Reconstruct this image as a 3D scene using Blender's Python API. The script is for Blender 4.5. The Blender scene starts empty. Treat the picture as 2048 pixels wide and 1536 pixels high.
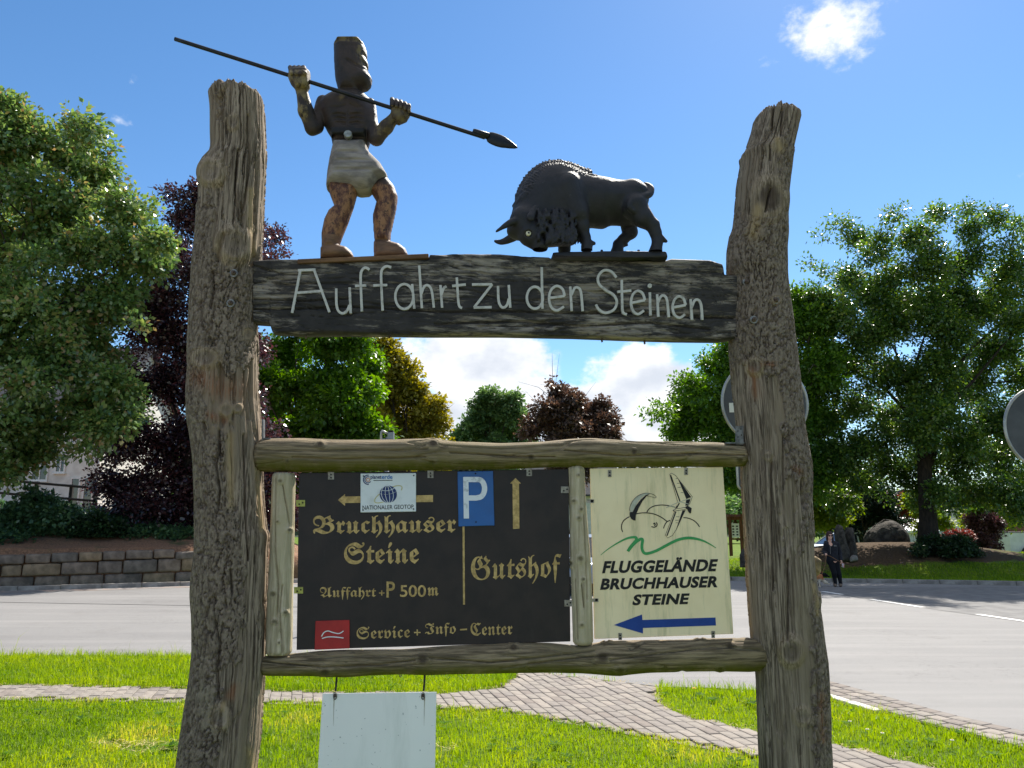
import bpy, math, random
import numpy as np
from math import radians, sin, cos, tan, pi, atan, atan2, sqrt
from mathutils import Vector, Matrix

random.seed(7)
RNG = np.random.default_rng(11)
scene = bpy.context.scene
COL = scene.collection

# ------------------------------------------------------------------ camera
FPX, PITCH, CAMH = 1538.0, radians(10.75), 1.6
cd = bpy.data.cameras.new("camera")
cd.sensor_width = 36.0
cd.lens = FPX / 2048 * 36
cd.clip_start = 0.05
cd.clip_end = 3000
cam = bpy.data.objects.new("camera", cd)
COL.objects.link(cam)
cam.location = (0, 0, CAMH)
cam.rotation_euler = (radians(90) + PITCH, 0, 0)
scene.camera = cam

# ------------------------------------------------------------------ light
SUN_EL, SUN_AZ = radians(47), radians(27)      # azimuth: from straight ahead (+Y) towards the right (+X)
SUN_STRENGTH, SKY_STRENGTH, EXPOSURE = 4.5, 0.079, 1.12
sl = bpy.data.lights.new("sun", 'SUN')
sl.energy = SUN_STRENGTH
sl.angle = radians(0.5)
sl.color = (1.0, 0.95, 0.86)
sun = bpy.data.objects.new("sun", sl)
COL.objects.link(sun)
sdir = Vector((cos(SUN_EL) * sin(SUN_AZ), cos(SUN_EL) * cos(SUN_AZ), sin(SUN_EL)))
sun.rotation_euler = sdir.to_track_quat('Z', 'Y').to_euler()
sun.location = sdir * 60

def ray(x, y):
    """direction through a pixel of the 2048 x 1536 photograph"""
    a, b = (x - 1024) / FPX, (768 - y) / FPX
    return Vector((a, cos(PITCH) - b * sin(PITCH), sin(PITCH) + b * cos(PITCH)))

def ground_at(x, y, z=0.0):
    r = ray(x, y)
    t = (z - CAMH) / r.z
    return Vector((r.x * t, r.y * t, z))

def at(x, y, dist):
    """the point of a pixel's ray at the ground distance dist"""
    r = ray(x, y)
    t = dist / r.y
    return Vector((r.x * t, dist, CAMH + r.z * t))

def azel(x, y):
    r = ray(x, y).normalized()
    return atan2(r.x, r.y), math.asin(r.z)

# ------------------------------------------------------------------ world: sky with clouds
wd = bpy.data.worlds.new("World")
scene.world = wd
wd.use_nodes = True
nt = wd.node_tree
nt.nodes.clear()

class NB:
    """small node-building helper"""
    def __init__(s, tree): s.t = tree
    def n(s, kind, **kw):
        nd = s.t.nodes.new(kind)
        for k, v in kw.items(): setattr(nd, k, v)
        return nd
    def put(s, sock, v):
        if hasattr(v, 'is_linked'): s.t.links.new(v, sock)
        elif v is not None:
            try: sock.default_value = v
            except Exception: sock.default_value = tuple(v) + (1.0,)
    def m(s, op, a, b=None, c=None, clamp=False):
        nd = s.n('ShaderNodeMath', operation=op, use_clamp=clamp)
        for i, v in enumerate((a, b, c)):
            if v is not None: s.put(nd.inputs[i], v)
        return nd.outputs[0]
    def noise(s, vec, scale, detail=5, rough=.55, dist=0.0, out='Fac'):
        nd = s.n('ShaderNodeTexNoise')
        if vec is not None: s.put(nd.inputs['Vector'], vec)
        nd.inputs['Scale'].default_value = scale
        nd.inputs['Detail'].default_value = detail
        nd.inputs['Roughness'].default_value = rough
        nd.inputs['Distortion'].default_value = dist
        return nd.outputs[out]
    def ramp(s, fac, a, b, smooth=True):
        nd = s.n('ShaderNodeMapRange')
        nd.interpolation_type = 'SMOOTHSTEP' if smooth else 'LINEAR'
        s.put(nd.inputs[0], fac)
        nd.inputs[1].default_value = a
        nd.inputs[2].default_value = b
        return nd.outputs[0]
    def mix(s, fac, a, b, blend='MIX'):
        nd = s.n('ShaderNodeMix', data_type='RGBA', blend_type=blend)
        s.put(nd.inputs[0], fac)
        for i, v in ((6, a), (7, b)):
            if isinstance(v, (tuple, list)): nd.inputs[i].default_value = (v[0], v[1], v[2], 1)
            else: s.put(nd.inputs[i], v)
        return nd.outputs[2]
    def mapping(s, vec, scale=(1, 1, 1), loc=(0, 0, 0)):
        nd = s.n('ShaderNodeMapping')
        s.put(nd.inputs[0], vec)
        nd.inputs['Scale'].default_value = scale
        nd.inputs['Location'].default_value = loc
        return nd.outputs[0]

b = NB(nt)
sky = b.n('ShaderNodeTexSky', sky_type='NISHITA')
sky.sun_disc = False
sky.sun_elevation = SUN_EL
sky.sun_rotation = SUN_AZ
sky.altitude = 450
sky.air_density = 1.0
sky.dust_density = 0.12
sky.ozone_density = 2.2
hs = b.n('ShaderNodeHueSaturation')
hs.inputs['Hue'].default_value = 0.499
hs.inputs['Saturation'].default_value = 1.20
b.put(hs.inputs['Color'], sky.outputs[0])
tc = b.n('ShaderNodeTexCoord')
sep = b.n('ShaderNodeSeparateXYZ')
b.put(sep.inputs[0], tc.outputs['Generated'])
AZ = b.m('ARCTAN2', sep.outputs[0], sep.outputs[1])
EL = b.m('ARCSINE', sep.outputs[2])
cmb = b.n('ShaderNodeCombineXYZ')
b.put(cmb.inputs[0], AZ); b.put(cmb.inputs[1], b.m('MULTIPLY', EL, 1.5)); cmb.inputs[2].default_value = 3.7
n1 = b.noise(cmb.outputs[0], 9.0, 9, .58)
n2 = b.noise(cmb.outputs[0], 26.0, 6, .62)
turb = b.m('ADD', b.m('MULTIPLY', b.m('SUBTRACT', n1, .5), 4.2), b.m('MULTIPLY', b.m('SUBTRACT', n2, .5), 1.8))
def blob(px, py, wx, wy):
    a, e = azel(px, py)
    da = b.m('DIVIDE', b.m('SUBTRACT', AZ, a), wx / FPX)
    de = b.m('DIVIDE', b.m('SUBTRACT', EL, e), wy / FPX)
    return b.m('SUBTRACT', 1.0, b.m('SQRT', b.m('ADD', b.m('MULTIPLY', da, da), b.m('MULTIPLY', de, de))))
cum = None
for q in ((960, 745, 185, 105), (900, 830, 170, 70), (1285, 770, 160, 80), (1100, 850, 180, 45), (1320, 850, 160, 60)):
    v = blob(*q)
    cum = v if cum is None else b.m('MAXIMUM', cum, v)
# the same fair-weather cumulus goes on round the horizon, in a low band
lowf = b.noise(cmb.outputs[0], 2.6, 3, .5)
band = b.m('SUBTRACT', b.ramp(lowf, .40, .58), b.m('ABSOLUTE', b.m('DIVIDE', b.m('SUBTRACT', EL, .09), .12)))
cum = b.m('MAXIMUM', cum, band)
dens = b.ramp(b.m('ADD', cum, b.m('MULTIPLY', turb, .40)), .02, .36)
# thin ragged scraps higher up
wsp = None
for q in ((1645, 28, 150, 130), (225, 178, 34, 24), (262, 165, 20, 30), (2030, 400, 60, 44), (236, 240, 30, 20), (2040, 355, 40, 44)):
    v = b.m('ADD', b.m('MULTIPLY', blob(*q), 1.5), -.2) if q[2] > 100 else b.m('SUBTRACT', b.m('MULTIPLY', blob(*q), .62), .06)
    wsp = v if wsp is None else b.m('MAXIMUM', wsp, v)
hi = b.m('SUBTRACT', b.ramp(b.noise(tc.outputs['Generated'], 3.1, 3, .5), .30, .48), b.m('MULTIPLY', 3.0, b.m('SUBTRACT', 1.0, b.ramp(EL, .70, .84))))  # dense overhead cloud out of view, added to strengthen and whiten the fill light
wsp = b.m('MAXIMUM', wsp, hi)
wden = b.ramp(b.m('ADD', wsp, b.m('MULTIPLY', turb, .85)), .28, 1.2)
dens = b.m('MAXIMUM', dens, wden)
# thickness shading: cumulus grow greyer inside and on their undersides
mp = b.mapping(cmb.outputs[0], (1, 1, 1), (0.02, -0.05, 0))
thick = b.ramp(b.m('ADD', b.m('MULTIPLY', cum, .9), b.m('MULTIPLY', b.m('SUBTRACT', b.noise(mp, 7.0, 6, .55), .5), 2.6)), .0, .75)
ccol = b.mix(thick, (7.2, 7.2, 7.2), (4.5, 4.75, 5.25))
final = b.mix(b.m('MULTIPLY', dens, .97), hs.outputs[0], ccol)
bg = b.n('ShaderNodeBackground')
b.put(bg.inputs[0], final)
bg.inputs[1].default_value = SKY_STRENGTH
wo = b.n('ShaderNodeOutputWorld')
nt.links.new(bg.outputs[0], wo.inputs[0])

vs = scene.view_settings
vs.view_transform = 'Standard'
vs.look = 'None'
vs.exposure = EXPOSURE
vs.gamma = 1
vs.use_curve_mapping = False
scene.cycles.max_bounces = 8
scene.cycles.transparent_max_bounces = 8
scene.cycles.use_denoising = True

# ------------------------------------------------------------------ helpers
def S(r, g, b_, k=1.0):
    """sRGB 0-255 to a linear colour"""
    f = lambda c: (c / 12.92 if c <= .04045 else ((c + .055) / 1.055) ** 2.4)
    return (f(r / 255) * k, f(g / 255) * k, f(b_ / 255) * k)

def new_mat(name):
    m = bpy.data.materials.new(name)
    m.use_nodes = True
    t = m.node_tree
    t.nodes.clear()
    bb = NB(t)
    out = bb.n('ShaderNodeOutputMaterial')
    p = bb.n('ShaderNodeBsdfPrincipled')
    t.links.new(p.outputs[0], out.inputs[0])
    return m, bb, p, out

def bump(bb, p, height, strength=.4, dist=.01):
    nd = bb.n('ShaderNodeBump')
    nd.inputs['Strength'].default_value = strength
    nd.inputs['Distance'].default_value = dist
    bb.put(nd.inputs['Height'], height)
    bb.t.links.new(nd.outputs[0], p.inputs['Normal'])

def M(name, c1, c2=None, scale=4.0, rough=.8, bmp=0.0, bscale=60.0, stretch=(1, 1, 1), spec=.3, metallic=0.0, lo=.35, hi=.65, bdist=.004, detail=6):
    m, bb, p, out = new_mat(name)
    co = bb.n('ShaderNodeTexCoord').outputs['Object']
    v = bb.mapping(co, stretch)
    if c2 is None: c2 = tuple(c * .75 for c in c1)
    f = bb.ramp(bb.noise(v, scale, detail, .6), lo, hi)
    col = bb.mix(f, c1, c2)
    bb.put(p.inputs['Base Color'], col)
    p.inputs['Roughness'].default_value = rough
    p.inputs['Specular IOR Level'].default_value = spec
    p.inputs['Metallic'].default_value = metallic
    if bmp: bump(bb, p, bb.noise(v, bscale, 4, .6), bmp, bdist)
    return m

def mesh_obj(name, verts, faces, mat=None, parent=None, smooth=False, loc=None):
    me = bpy.data.meshes.new(name)
    if isinstance(verts, np.ndarray): verts = verts.tolist()
    if isinstance(faces, np.ndarray): faces = faces.tolist()
    me.from_pydata(verts, [], faces)
    me.update()
    if smooth: me.shade_smooth()
    o = bpy.data.objects.new(name, me)
    COL.objects.link(o)
    if mat is not None: me.materials.append(mat)
    if parent is not None: o.parent = parent
    if loc is not None: o.location = loc
    return o

def quads_obj(name, V, nq, mat=None, parent=None, attrs=None, smooth=False, k=4):
    """fast mesh of nq separate k-gons: V holds nq*k vertices in order"""
    me = bpy.data.meshes.new(name)
    me.vertices.add(len(V))
    me.vertices.foreach_set('co', np.ascontiguousarray(V, np.float32).ravel())
    me.loops.add(nq * k)
    me.loops.foreach_set('vertex_index', np.arange(nq * k, dtype=np.int32))
    me.polygons.add(nq)
    me.polygons.foreach_set('loop_start', np.arange(0, nq * k, k, dtype=np.int32))
    for an, av in (attrs or {}).items():
        a = me.attributes.new(an, 'FLOAT', 'POINT')
        a.data.foreach_set('value', np.ascontiguousarray(av, np.float32))
    me.update()
    me.validate()
    if smooth: me.shade_smooth()
    o = bpy.data.objects.new(name, me)
    COL.objects.link(o)
    if mat is not None: me.materials.append(mat)
    if parent is not None: o.parent = parent
    return o

def add_attr(o, name, vals):
    a = o.data.attributes.new(name, 'FLOAT', 'POINT')
    a.data.foreach_set('value', np.ascontiguousarray(vals, np.float32))

def tag(o, label=None, cat=None, group=None, kind=None):
    if label: o['label'] = label
    if cat: o['category'] = cat
    if group: o['group'] = group
    if kind: o['kind'] = kind
    return o

def empty(name, loc=(0, 0, 0), rz=0.0, label=None, cat=None, group=None):
    o = bpy.data.objects.new(name, None)
    COL.objects.link(o)
    o.location = loc
    o.rotation_euler = (0, 0, rz)
    o.empty_display_size = .1
    return tag(o, label, cat, group)

class MB:
    """collects simple shapes into one mesh"""
    def __init__(s): s.v, s.f = [], []
    def box(s, x0, x1, y0, y1, z0, z1):
        n = len(s.v)
        s.v += [(x0, y0, z0), (x1, y0, z0), (x1, y1, z0), (x0, y1, z0), (x0, y0, z1), (x1, y0, z1), (x1, y1, z1), (x0, y1, z1)]
        s.f += [tuple(n + i for i in q) for q in ((0, 3, 2, 1), (4, 5, 6, 7), (0, 1, 5, 4), (1, 2, 6, 5), (2, 3, 7, 6), (3, 0, 4, 7))]
        return s
    def prism(s, poly, y0, y1, axis='y'):
        """poly of (a, b) pairs; axis y: (x,z) extruded along y; axis z: (x,y) extruded along z; axis x: (y,z) along x"""
        n, k = len(s.v), len(poly)
        for d in (y0, y1):
            for a, c in poly:
                s.v.append({'y': (a, d, c), 'z': (a, c, d), 'x': (d, a, c)}[axis])
        s.f.append(tuple(n + i for i in range(k)))
        s.f.append(tuple(n + k + i for i in reversed(range(k))))
        for i in range(k):
            j = (i + 1) % k
            s.f.append((n + j, n + i, n + k + i, n + k + j))
        return s
    def tube(s, pts, rad, seg=10, cap=True):
        pts = [Vector(p) for p in pts]
        if not hasattr(rad, '__len__'): rad = [rad] * len(pts)
        n = len(s.v)
        up = Vector((0.13, 0.31, 0.94))
        for i, p in enumerate(pts):
            d = (pts[min(i + 1, len(pts) - 1)] - pts[max(i - 1, 0)]).normalized()
            if abs(d.dot(up)) > .97: up = Vector((1, 0.1, 0))
            a = d.cross(up).normalized()
            c = a.cross(d).normalized()
            up = c
            for j in range(seg):
                t = 2 * pi * j / seg
                s.v.append(tuple(p + (a * cos(t) + c * sin(t)) * rad[i]))
        for i in range(len(pts) - 1):
            for j in range(seg):
                k = (j + 1) % seg
                s.f.append((n + i * seg + j, n + i * seg + k, n + (i + 1) * seg + k, n + (i + 1) * seg + j))
        if cap:
            s.f.append(tuple(n + j for j in reversed(range(seg))))
            s.f.append(tuple(n + (len(pts) - 1) * seg + j for j in range(seg)))
        return s
    def build(s, name, mat=None, parent=None, smooth=False, loc=None):
        o = mesh_obj(name, s.v, s.f, mat, parent, smooth, loc)
        return o

def bevel(o, w=.004, seg=2):
    md = o.modifiers.new('bevel', 'BEVEL')
    md.width = w
    md.segments = seg
    md.limit_method = 'ANGLE'
    md.angle_limit = radians(40)
    return o

# vectorised value noise
def _h(i, j, k, sd):
    n = (i * 374761393 + j * 668265263 + k * 2147483647 + sd * 1274126177) & 0xffffffff
    n = ((n ^ (n >> 13)) * 1274126177) & 0xffffffff
    return ((n ^ (n >> 16)) & 0xffff) / 65535.0
def vnoise(P, sd=0):
    P = np.asarray(P, np.float64)
    I = np.floor(P).astype(np.int64)
    F = P - I
    F = F * F * (3 - 2 * F)
    i, j, k = I[..., 0], I[..., 1], I[..., 2]
    fx, fy, fz = F[..., 0], F[..., 1], F[..., 2]
    r = 0
    for a in (0, 1):
        for c in (0, 1):
            for d in (0, 1):
                r = r + _h(i + a, j + c, k + d, sd) * (fx if a else 1 - fx) * (fy if c else 1 - fy) * (fz if d else 1 - fz)
    return r
def fbm(P, oct=4, sd=0, g=.5):
    r, a, t = 0, 1.0, 0.0
    P = np.asarray(P, np.float64)
    for o in range(oct):
        r = r + a * vnoise(P * 2 ** o, sd + o)
        t += a
        a *= g
    return r / t
def sstep(x, a, c):
    t = np.clip((x - a) / (c - a), 0, 1)
    return t * t * (3 - 2 * t)

# ------------------------------------------------------------------ implicit surfaces -> one continuous mesh
class Vol:
    def __init__(s, lo, hi, h):
        s.h = h
        s.lo = np.array(lo, float)
        n = [int(math.ceil((hi[i] - lo[i]) / h)) + 1 for i in range(3)]
        s.ax = [s.lo[i] + h * np.arange(n[i]) for i in range(3)]
        s.F = np.full(n, 1.0, np.float64)
        s.grow = 0.0
    def sub(s, lo, hi):
        sl = []
        for i in range(3):
            a = int(max(0, math.floor((lo[i] - s.lo[i]) / s.h)))
            c = int(min(len(s.ax[i]), math.ceil((hi[i] - s.lo[i]) / s.h) + 1))
            sl.append(slice(a, max(a, c)))
        X, Y, Z = np.meshgrid(*[s.ax[i][sl[i]] for i in range(3)], indexing='ij')
        return tuple(sl), X, Y, Z
    def apply(s, lo, hi, fn, k=.0, op='add'):
        mg = max(k, 2 * s.h) + 2 * s.h
        sl, X, Y, Z = s.sub([c - mg for c in lo], [c + mg for c in hi])
        if X.size == 0: return s
        d = fn(X, Y, Z)
        A = s.F[sl]
        if op == 'sub':
            A2, d2 = -A, d
            r = smin(A2, d2, k)
            s.F[sl] = -r
        else:
            s.F[sl] = smin(A, d, k)
        return s
    def cap(s, a, c, ra, rb=None, k=.01, sq=(1, 1, 1), op='add'):
        """tapered capsule; sq stretches its cross-section"""
        rb = ra if rb is None else rb
        a, c, sq = np.array(a, float), np.array(c, float), np.array(sq, float)
        R = max(ra, rb) * sq
        lo, hi = np.minimum(a, c) - R, np.maximum(a, c) + R
        A, C = a / sq, c / sq
        AB = C - A
        L = max((AB * AB).sum(), 1e-12)
        def fn(X, Y, Z):
            px, py, pz = X / sq[0] - A[0], Y / sq[1] - A[1], Z / sq[2] - A[2]
            t = np.clip((px * AB[0] + py * AB[1] + pz * AB[2]) / L, 0, 1)
            return (np.sqrt((px - t * AB[0]) ** 2 + (py - t * AB[1]) ** 2 + (pz - t * AB[2]) ** 2) - (ra + t * (rb - ra))) * sq.min()
        return s.apply(lo, hi, fn, k, op)
    def chain(s, pts, rad, k=.01, sq=(1, 1, 1), op='add'):
        for i in range(len(pts) - 1): s.cap(pts[i], pts[i + 1], rad[i], rad[i + 1], k, sq, op)
        return s
    def ball(s, c, r, k=.01, sq=(1, 1, 1), op='add'):
        return s.cap(c, (c[0] + 1e-5, c[1], c[2]), r, r, k, sq, op)
    def slab(s, poly, T, R, w0=0.0, k=.01, op='add'):
        """polygon in (x, z), swollen to half thickness T along y with edges rounded over R"""
        P = np.array(poly, float)
        lo = (P[:, 0].min(), w0 - T, P[:, 1].min())
        hi = (P[:, 0].max(), w0 + T, P[:, 1].max())
        def fn(X, Y, Z):
            x, z = X[:, 0, :], Z[:, 0, :]
            d = polysd(x, z, P) + s.grow
            H = T * np.sqrt(np.clip(1 - (1 - np.clip(d / R, 0, 1)) ** 2, 0, 1))
            w = np.abs(Y - w0)
            dd, HH = d[:, None, :], H[:, None, :]
            return np.where(dd > 0, np.maximum(w - HH, -np.minimum(dd, T)), np.sqrt(dd * dd + w * w))
        return s.apply(lo, hi, fn, k, op)
    def displace(s, fn):
        X, Y, Z = np.meshgrid(*s.ax, indexing='ij')
        near = np.abs(s.F) < 4 * s.h
        P = np.stack([X[near], Y[near], Z[near]], -1)
        s.F[near] += fn(P)
        return s
    def mesh(s):
        F = s.F
        I = F < 0
        nx, ny, nz = F.shape
        acc = np.zeros((nx - 1, ny - 1, nz - 1, 3))
        cnt = np.zeros((nx - 1, ny - 1, nz - 1))
        def cs(A, i, j, k): return A[i:nx - 1 + i, j:ny - 1 + j, k:nz - 1 + k]
        for ax in range(3):
            for p in (0, 1):
                for q in (0, 1):
                    o = [0, 0, 0]
                    o[(ax + 1) % 3], o[(ax + 2) % 3] = p, q
                    e = list(o); e[ax] = 1
                    fa, fb = cs(F, *o), cs(F, *e)
                    x = cs(I, *o) != cs(I, *e)
                    t = np.where(x, fa / np.where(x, fa - fb, 1), 0)
                    for c in range(3):
                        acc[..., c] += np.where(x, (t if c == ax else o[c]), 0)
                    cnt += x
        act = cnt > 0
        idx = np.full(act.shape, -1, np.int64)
        idx[act] = np.arange(act.sum())
        ci = np.argwhere(act)
        V = s.lo + s.h * (ci + acc[act] / cnt[act][:, None])
        Q = []
        for ax in range(3):
            u, v = (ax + 1) % 3, (ax + 2) % 3
            a = [slice(None)] * 3; c = [slice(None)] * 3
            a[ax], c[ax] = slice(0, -1), slice(1, None)
            x = I[tuple(a)] != I[tuple(c)]
            g = np.argwhere(x)
            g = g[(g[:, u] > 0) & (g[:, v] > 0) & (g[:, u] < F.shape[u] - 1) & (g[:, v] < F.shape[v] - 1)]
            if len(g) == 0: continue
            ins = I[g[:, 0], g[:, 1], g[:, 2]]
            def id_(du, dv):
                h = g.copy(); h[:, u] -= du; h[:, v] -= dv
                return idx[h[:, 0], h[:, 1], h[:, 2]]
            q = np.stack([id_(1, 1), id_(0, 1), id_(0, 0), id_(1, 0)], 1)
            q[~ins] = q[~ins][:, ::-1]
            Q.append(q)
        return V, np.concatenate(Q)
    def build(s, name, mat, parent=None, loc=None, relax=1):
        V, Q = s.mesh()
        for _ in range(relax):
            A = np.zeros_like(V); n = np.zeros(len(V))
            for i in range(4):
                np.add.at(A, Q[:, i], V[Q[:, (i + 1) % 4]] + V[Q[:, (i + 3) % 4]])
                np.add.at(n, Q[:, i], 2)
            V = V * .5 + .5 * A / np.maximum(n, 1)[:, None]
        return mesh_obj(name, V, Q, mat, parent, True, loc)

def smin(a, b_, k):
    if k <= 0: return np.minimum(a, b_)
    h = np.clip(.5 + .5 * (b_ - a) / k, 0, 1)
    return b_ * (1 - h) + a * h - k * h * (1 - h)

def polysd(x, y, P):
    """signed distance to a polygon, positive inside"""
    d = np.full(x.shape, 1e9)
    ins = np.zeros(x.shape, bool)
    n = len(P)
    for i in range(n):
        a, c = P[i], P[(i + 1) % n]
        e = c - a
        wx, wy = x - a[0], y - a[1]
        t = np.clip((wx * e[0] + wy * e[1]) / max((e * e).sum(), 1e-14), 0, 1)
        d = np.minimum(d, (wx - e[0] * t) ** 2 + (wy - e[1] * t) ** 2)
        cnd = ((a[1] <= y) != (c[1] <= y))
        xs = a[0] + (y - a[1]) * e[0] / (e[1] if abs(e[1]) > 1e-12 else 1e-12)
        ins ^= cnd & (x < xs)
    d = np.sqrt(d)
    return np.where(ins, d, -d)

def curve_pts(pts, n=8, closed=False):
    """Catmull-Rom through 2D or 3D points"""
    P = [np.array(p, float) for p in pts]
    out = []
    m = len(P)
    rng = range(m if closed else m - 1)
    for i in rng:
        if closed: p0, p1, p2, p3 = P[i - 1], P[i], P[(i + 1) % m], P[(i + 2) % m]
        else: p0, p1, p2, p3 = P[max(i - 1, 0)], P[i], P[i + 1], P[min(i + 2, m - 1)]
        for j in range(n):
            t = j / n
            out.append(.5 * ((2 * p1) + (-p0 + p2) * t + (2 * p0 - 5 * p1 + 4 * p2 - p3) * t * t + (-p0 + 3 * p1 - 3 * p2 + p3) * t ** 3))
    if not closed: out.append(P[-1])
    return out

# ================================================================== THE SETTING
def inpoly(x, y, poly):
    return polysd(np.asarray(x, float), np.asarray(y, float), np.array(poly, float)) > 0

ROAD = [(-60, 10.6), (-6.62, 10.42), (-4.1, 10.42), (-1.6, 10.05), (0.03, 9.34), (1.15, 8.66), (1.55, 8.39), (2.03, 8.35), (2.5, 8.2), (2.9, 8.05),
        (3.1, 8.0), (3.2, 7.65), (3.45, 7.0), (3.75, 6.2), (4.3, 5.1), (5.2, 3.6), (9, -2), (26, -2), (26, 20.0), (14.89, 23.05), (10.9, 24.3), (6.96, 25.3), (5.6, 27.5), (5.4, 60),
        (-1.5, 60), (-1.8, 30), (-3.2, 26.6), (-6.5, 24.35), (-9.22, 23.07), (-13.56, 21.0), (-24, 16.0), (-60, 14.0)]
PATH = [(-40, 8.62), (-5.35, 8.48), (-3.25, 8.32), (-1.61, 8.1), (-.62, 8.1), (-.12, 8.37), (0.0, 8.9), (0.03, 9.34), (1.15, 8.66), (1.55, 8.39),
        (1.42, 7.9), (1.41, 7.59), (1.45, 7.29), (1.61, 7.01), (2.01, 6.6), (2.41, 6.27), (2.67, 5.93), (2.89, 5.66), (3.5, 4.8), (4.4, 3.4), (4.9, 2.2),
        (3.9, 1.6), (3.2, 3.6), (2.4, 5.1), (1.79, 5.89), (1.47, 6.1), (.72, 6.68), (-.11, 7.31), (-.65, 7.39), (-2.31, 7.63), (-4.88, 7.76), (-40, 7.9)]
MOUND = (15.5, 32.0)
def terrain(x, y):
    x, y = np.asarray(x, float), np.asarray(y, float)
    m = 1.12 * np.exp(-((x - MOUND[0]) / 7.5) ** 2 - ((y - MOUND[1]) / 4.2) ** 2)
    m = m * sstep(y - (29.3 - .285 * x), 0.3, 3.5)
    bump_ = .07 * (fbm(np.stack([x * .6, y * .6, x * 0], -1), 3, 5) - .5) * sstep(y, 25.5, 29) * sstep(x, 4.5, 7)
    return m + bump_

# ---- ground: one sheet to the horizon
gx = np.unique(np.concatenate([np.linspace(-900, -60, 12), np.linspace(-60, 2, 30), np.linspace(2, 36, 70), np.linspace(36, 900, 14)]))
gy = np.unique(np.concatenate([np.linspace(-60, 20, 20), np.linspace(20, 46, 60), np.linspace(46, 120, 16), np.linspace(120, 1500, 12)]))
GX, GY = np.meshgrid(gx, gy, indexing='ij')
GZ = terrain(GX, GY)
nx_, ny_ = GX.shape
idx = np.arange(nx_ * ny_).reshape(nx_, ny_)
gf = np.stack([idx[:-1, :-1], idx[1:, :-1], idx[1:, 1:], idx[:-1, 1:]], -1).reshape(-1, 4)
mg, bb, p, out = new_mat('lawn soil and grass')
co = bb.n('ShaderNodeTexCoord').outputs['Object']
f1 = bb.ramp(bb.noise(co, .9, 5, .6), .35, .7)
f2 = bb.ramp(bb.noise(co, 14, 5, .7), .3, .75)
c = bb.mix(f1, S(86, 112, 30), S(112, 126, 40))
c = bb.mix(f2, c, S(66, 84, 26))
at_ = bb.n('ShaderNodeAttribute', attribute_name='soil')
spots = bb.ramp(bb.m('ADD', at_.outputs['Fac'], bb.m('MULTIPLY', bb.m('SUBTRACT', bb.noise(co, 1.6, 5, .65), .5), 1.5)), .45, .7)
c = bb.mix(spots, c, bb.mix(f2, S(92, 74, 55), S(58, 46, 34)))
bb.put(p.inputs['Base Color'], c)
p.inputs['Roughness'].default_value = .95
p.inputs['Specular IOR Level'].default_value = .1
bump(bb, p, bb.noise(co, 40, 4, .7), .8, .03)
g = mesh_obj('ground', np.stack([GX.ravel(), GY.ravel(), GZ.ravel()], -1), gf, mg, smooth=True)
soil = np.exp(-((GX - 14.5) / 5.5) ** 4 - ((GY - 30.4) / 2.5) ** 4) * 1.1 * (GY > 27.2)
add_attr(g, 'soil', soil.ravel())
tag(g, kind='structure')

def flat(name, poly, z, mat, inset_noise=0.0):
    bm_v = [(x, y, z) for x, y in poly]
    o = mesh_obj(name, bm_v, [tuple(range(len(bm_v)))], mat)
    return tag(o, kind='structure')

# ---- asphalt
ma, bb, p, out = new_mat('worn pale asphalt')
co = bb.n('ShaderNodeTexCoord').outputs['Object']
big = bb.ramp(bb.noise(bb.mapping(co, (.5, .9, 1)), .35, 4, .55), .3, .7)
c = bb.mix(big, S(140, 138, 136), S(126, 124, 123))
fine = bb.ramp(bb.noise(co, 130, 3, .7), .3, .75)
c = bb.mix(fine, c, S(98, 96, 95))
stain = bb.ramp(bb.noise(co, .8, 7, .7), .55, .75)
c = bb.mix(bb.m('MULTIPLY', stain, .45), c, S(96, 92, 88))
vo = bb.n('ShaderNodeTexVoronoi', feature='DISTANCE_TO_EDGE'); bb.put(vo.inputs['Vector'], bb.noise(co, .6, 4, .6, out='Color')); vo.inputs['Scale'].default_value = 7
ck = bb.m('MULTIPLY', bb.m('SUBTRACT', 1.0, bb.ramp(vo.outputs['Distance'], .0, .012)), bb.ramp(bb.noise(co, .25, 2, .5), .5, .6))
c = bb.mix(bb.m('MULTIPLY', ck, .5), c, S(70, 67, 64))
trk = bb.ramp(bb.noise(bb.mapping(co, (.12, 1.6, 1)), 1.2, 4, .6), .45, .7)
c = bb.mix(bb.m('MULTIPLY', trk, .22), c, S(158, 154, 150))
bb.put(p.inputs['Base Color'], c)
p.inputs['Roughness'].default_value = .85
p.inputs['Specular IOR Level'].default_value = .25
bump(bb, p, bb.noise(co, 170, 3, .7), .5, .006)
flat('road', ROAD, .008, ma)
mtar = M('dark tar seam', S(60, 58, 56), S(40, 39, 38), 8, .7)
flat('road_seam', [(-30, 19.5), (-11.5, 17.87), (-6.79, 17.06), (-2.5, 16.5), (-2.5, 16.45), (-6.79, 17.01), (-11.5, 17.82), (-30, 19.44)], .012, mtar)
mpatch = M('older grey asphalt strip', S(116, 114, 112), S(98, 96, 95), 3, .9, .4, 150)
flat('road_patch', [(8.0, 22.0), (8.6, 16.2), (8.95, 14.5), (9.3, 12.0), (25.9, 12.0), (25.9, 19.3), (14.5, 22.6)], .012, mpatch)
mline = M('worn white road paint', S(228, 226, 220), S(176, 173, 168), 7, .7, lo=.5, hi=.8)
DASH = [((8.3, 18.51), (8.52, 16.65)), ((8.86, 15.3), (9.02, 14.08)), ((8.1, 20.9), (8.2, 19.9)), ((9.3, 12.2), (9.5, 10.7))]
for (x0, y0), (x1, y1) in DASH:
    o = flat('road_marking', [(x0, y0), (x1, y1), (x1 + .13, y1), (x0 + .13, y0)], .016, mline)

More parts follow.
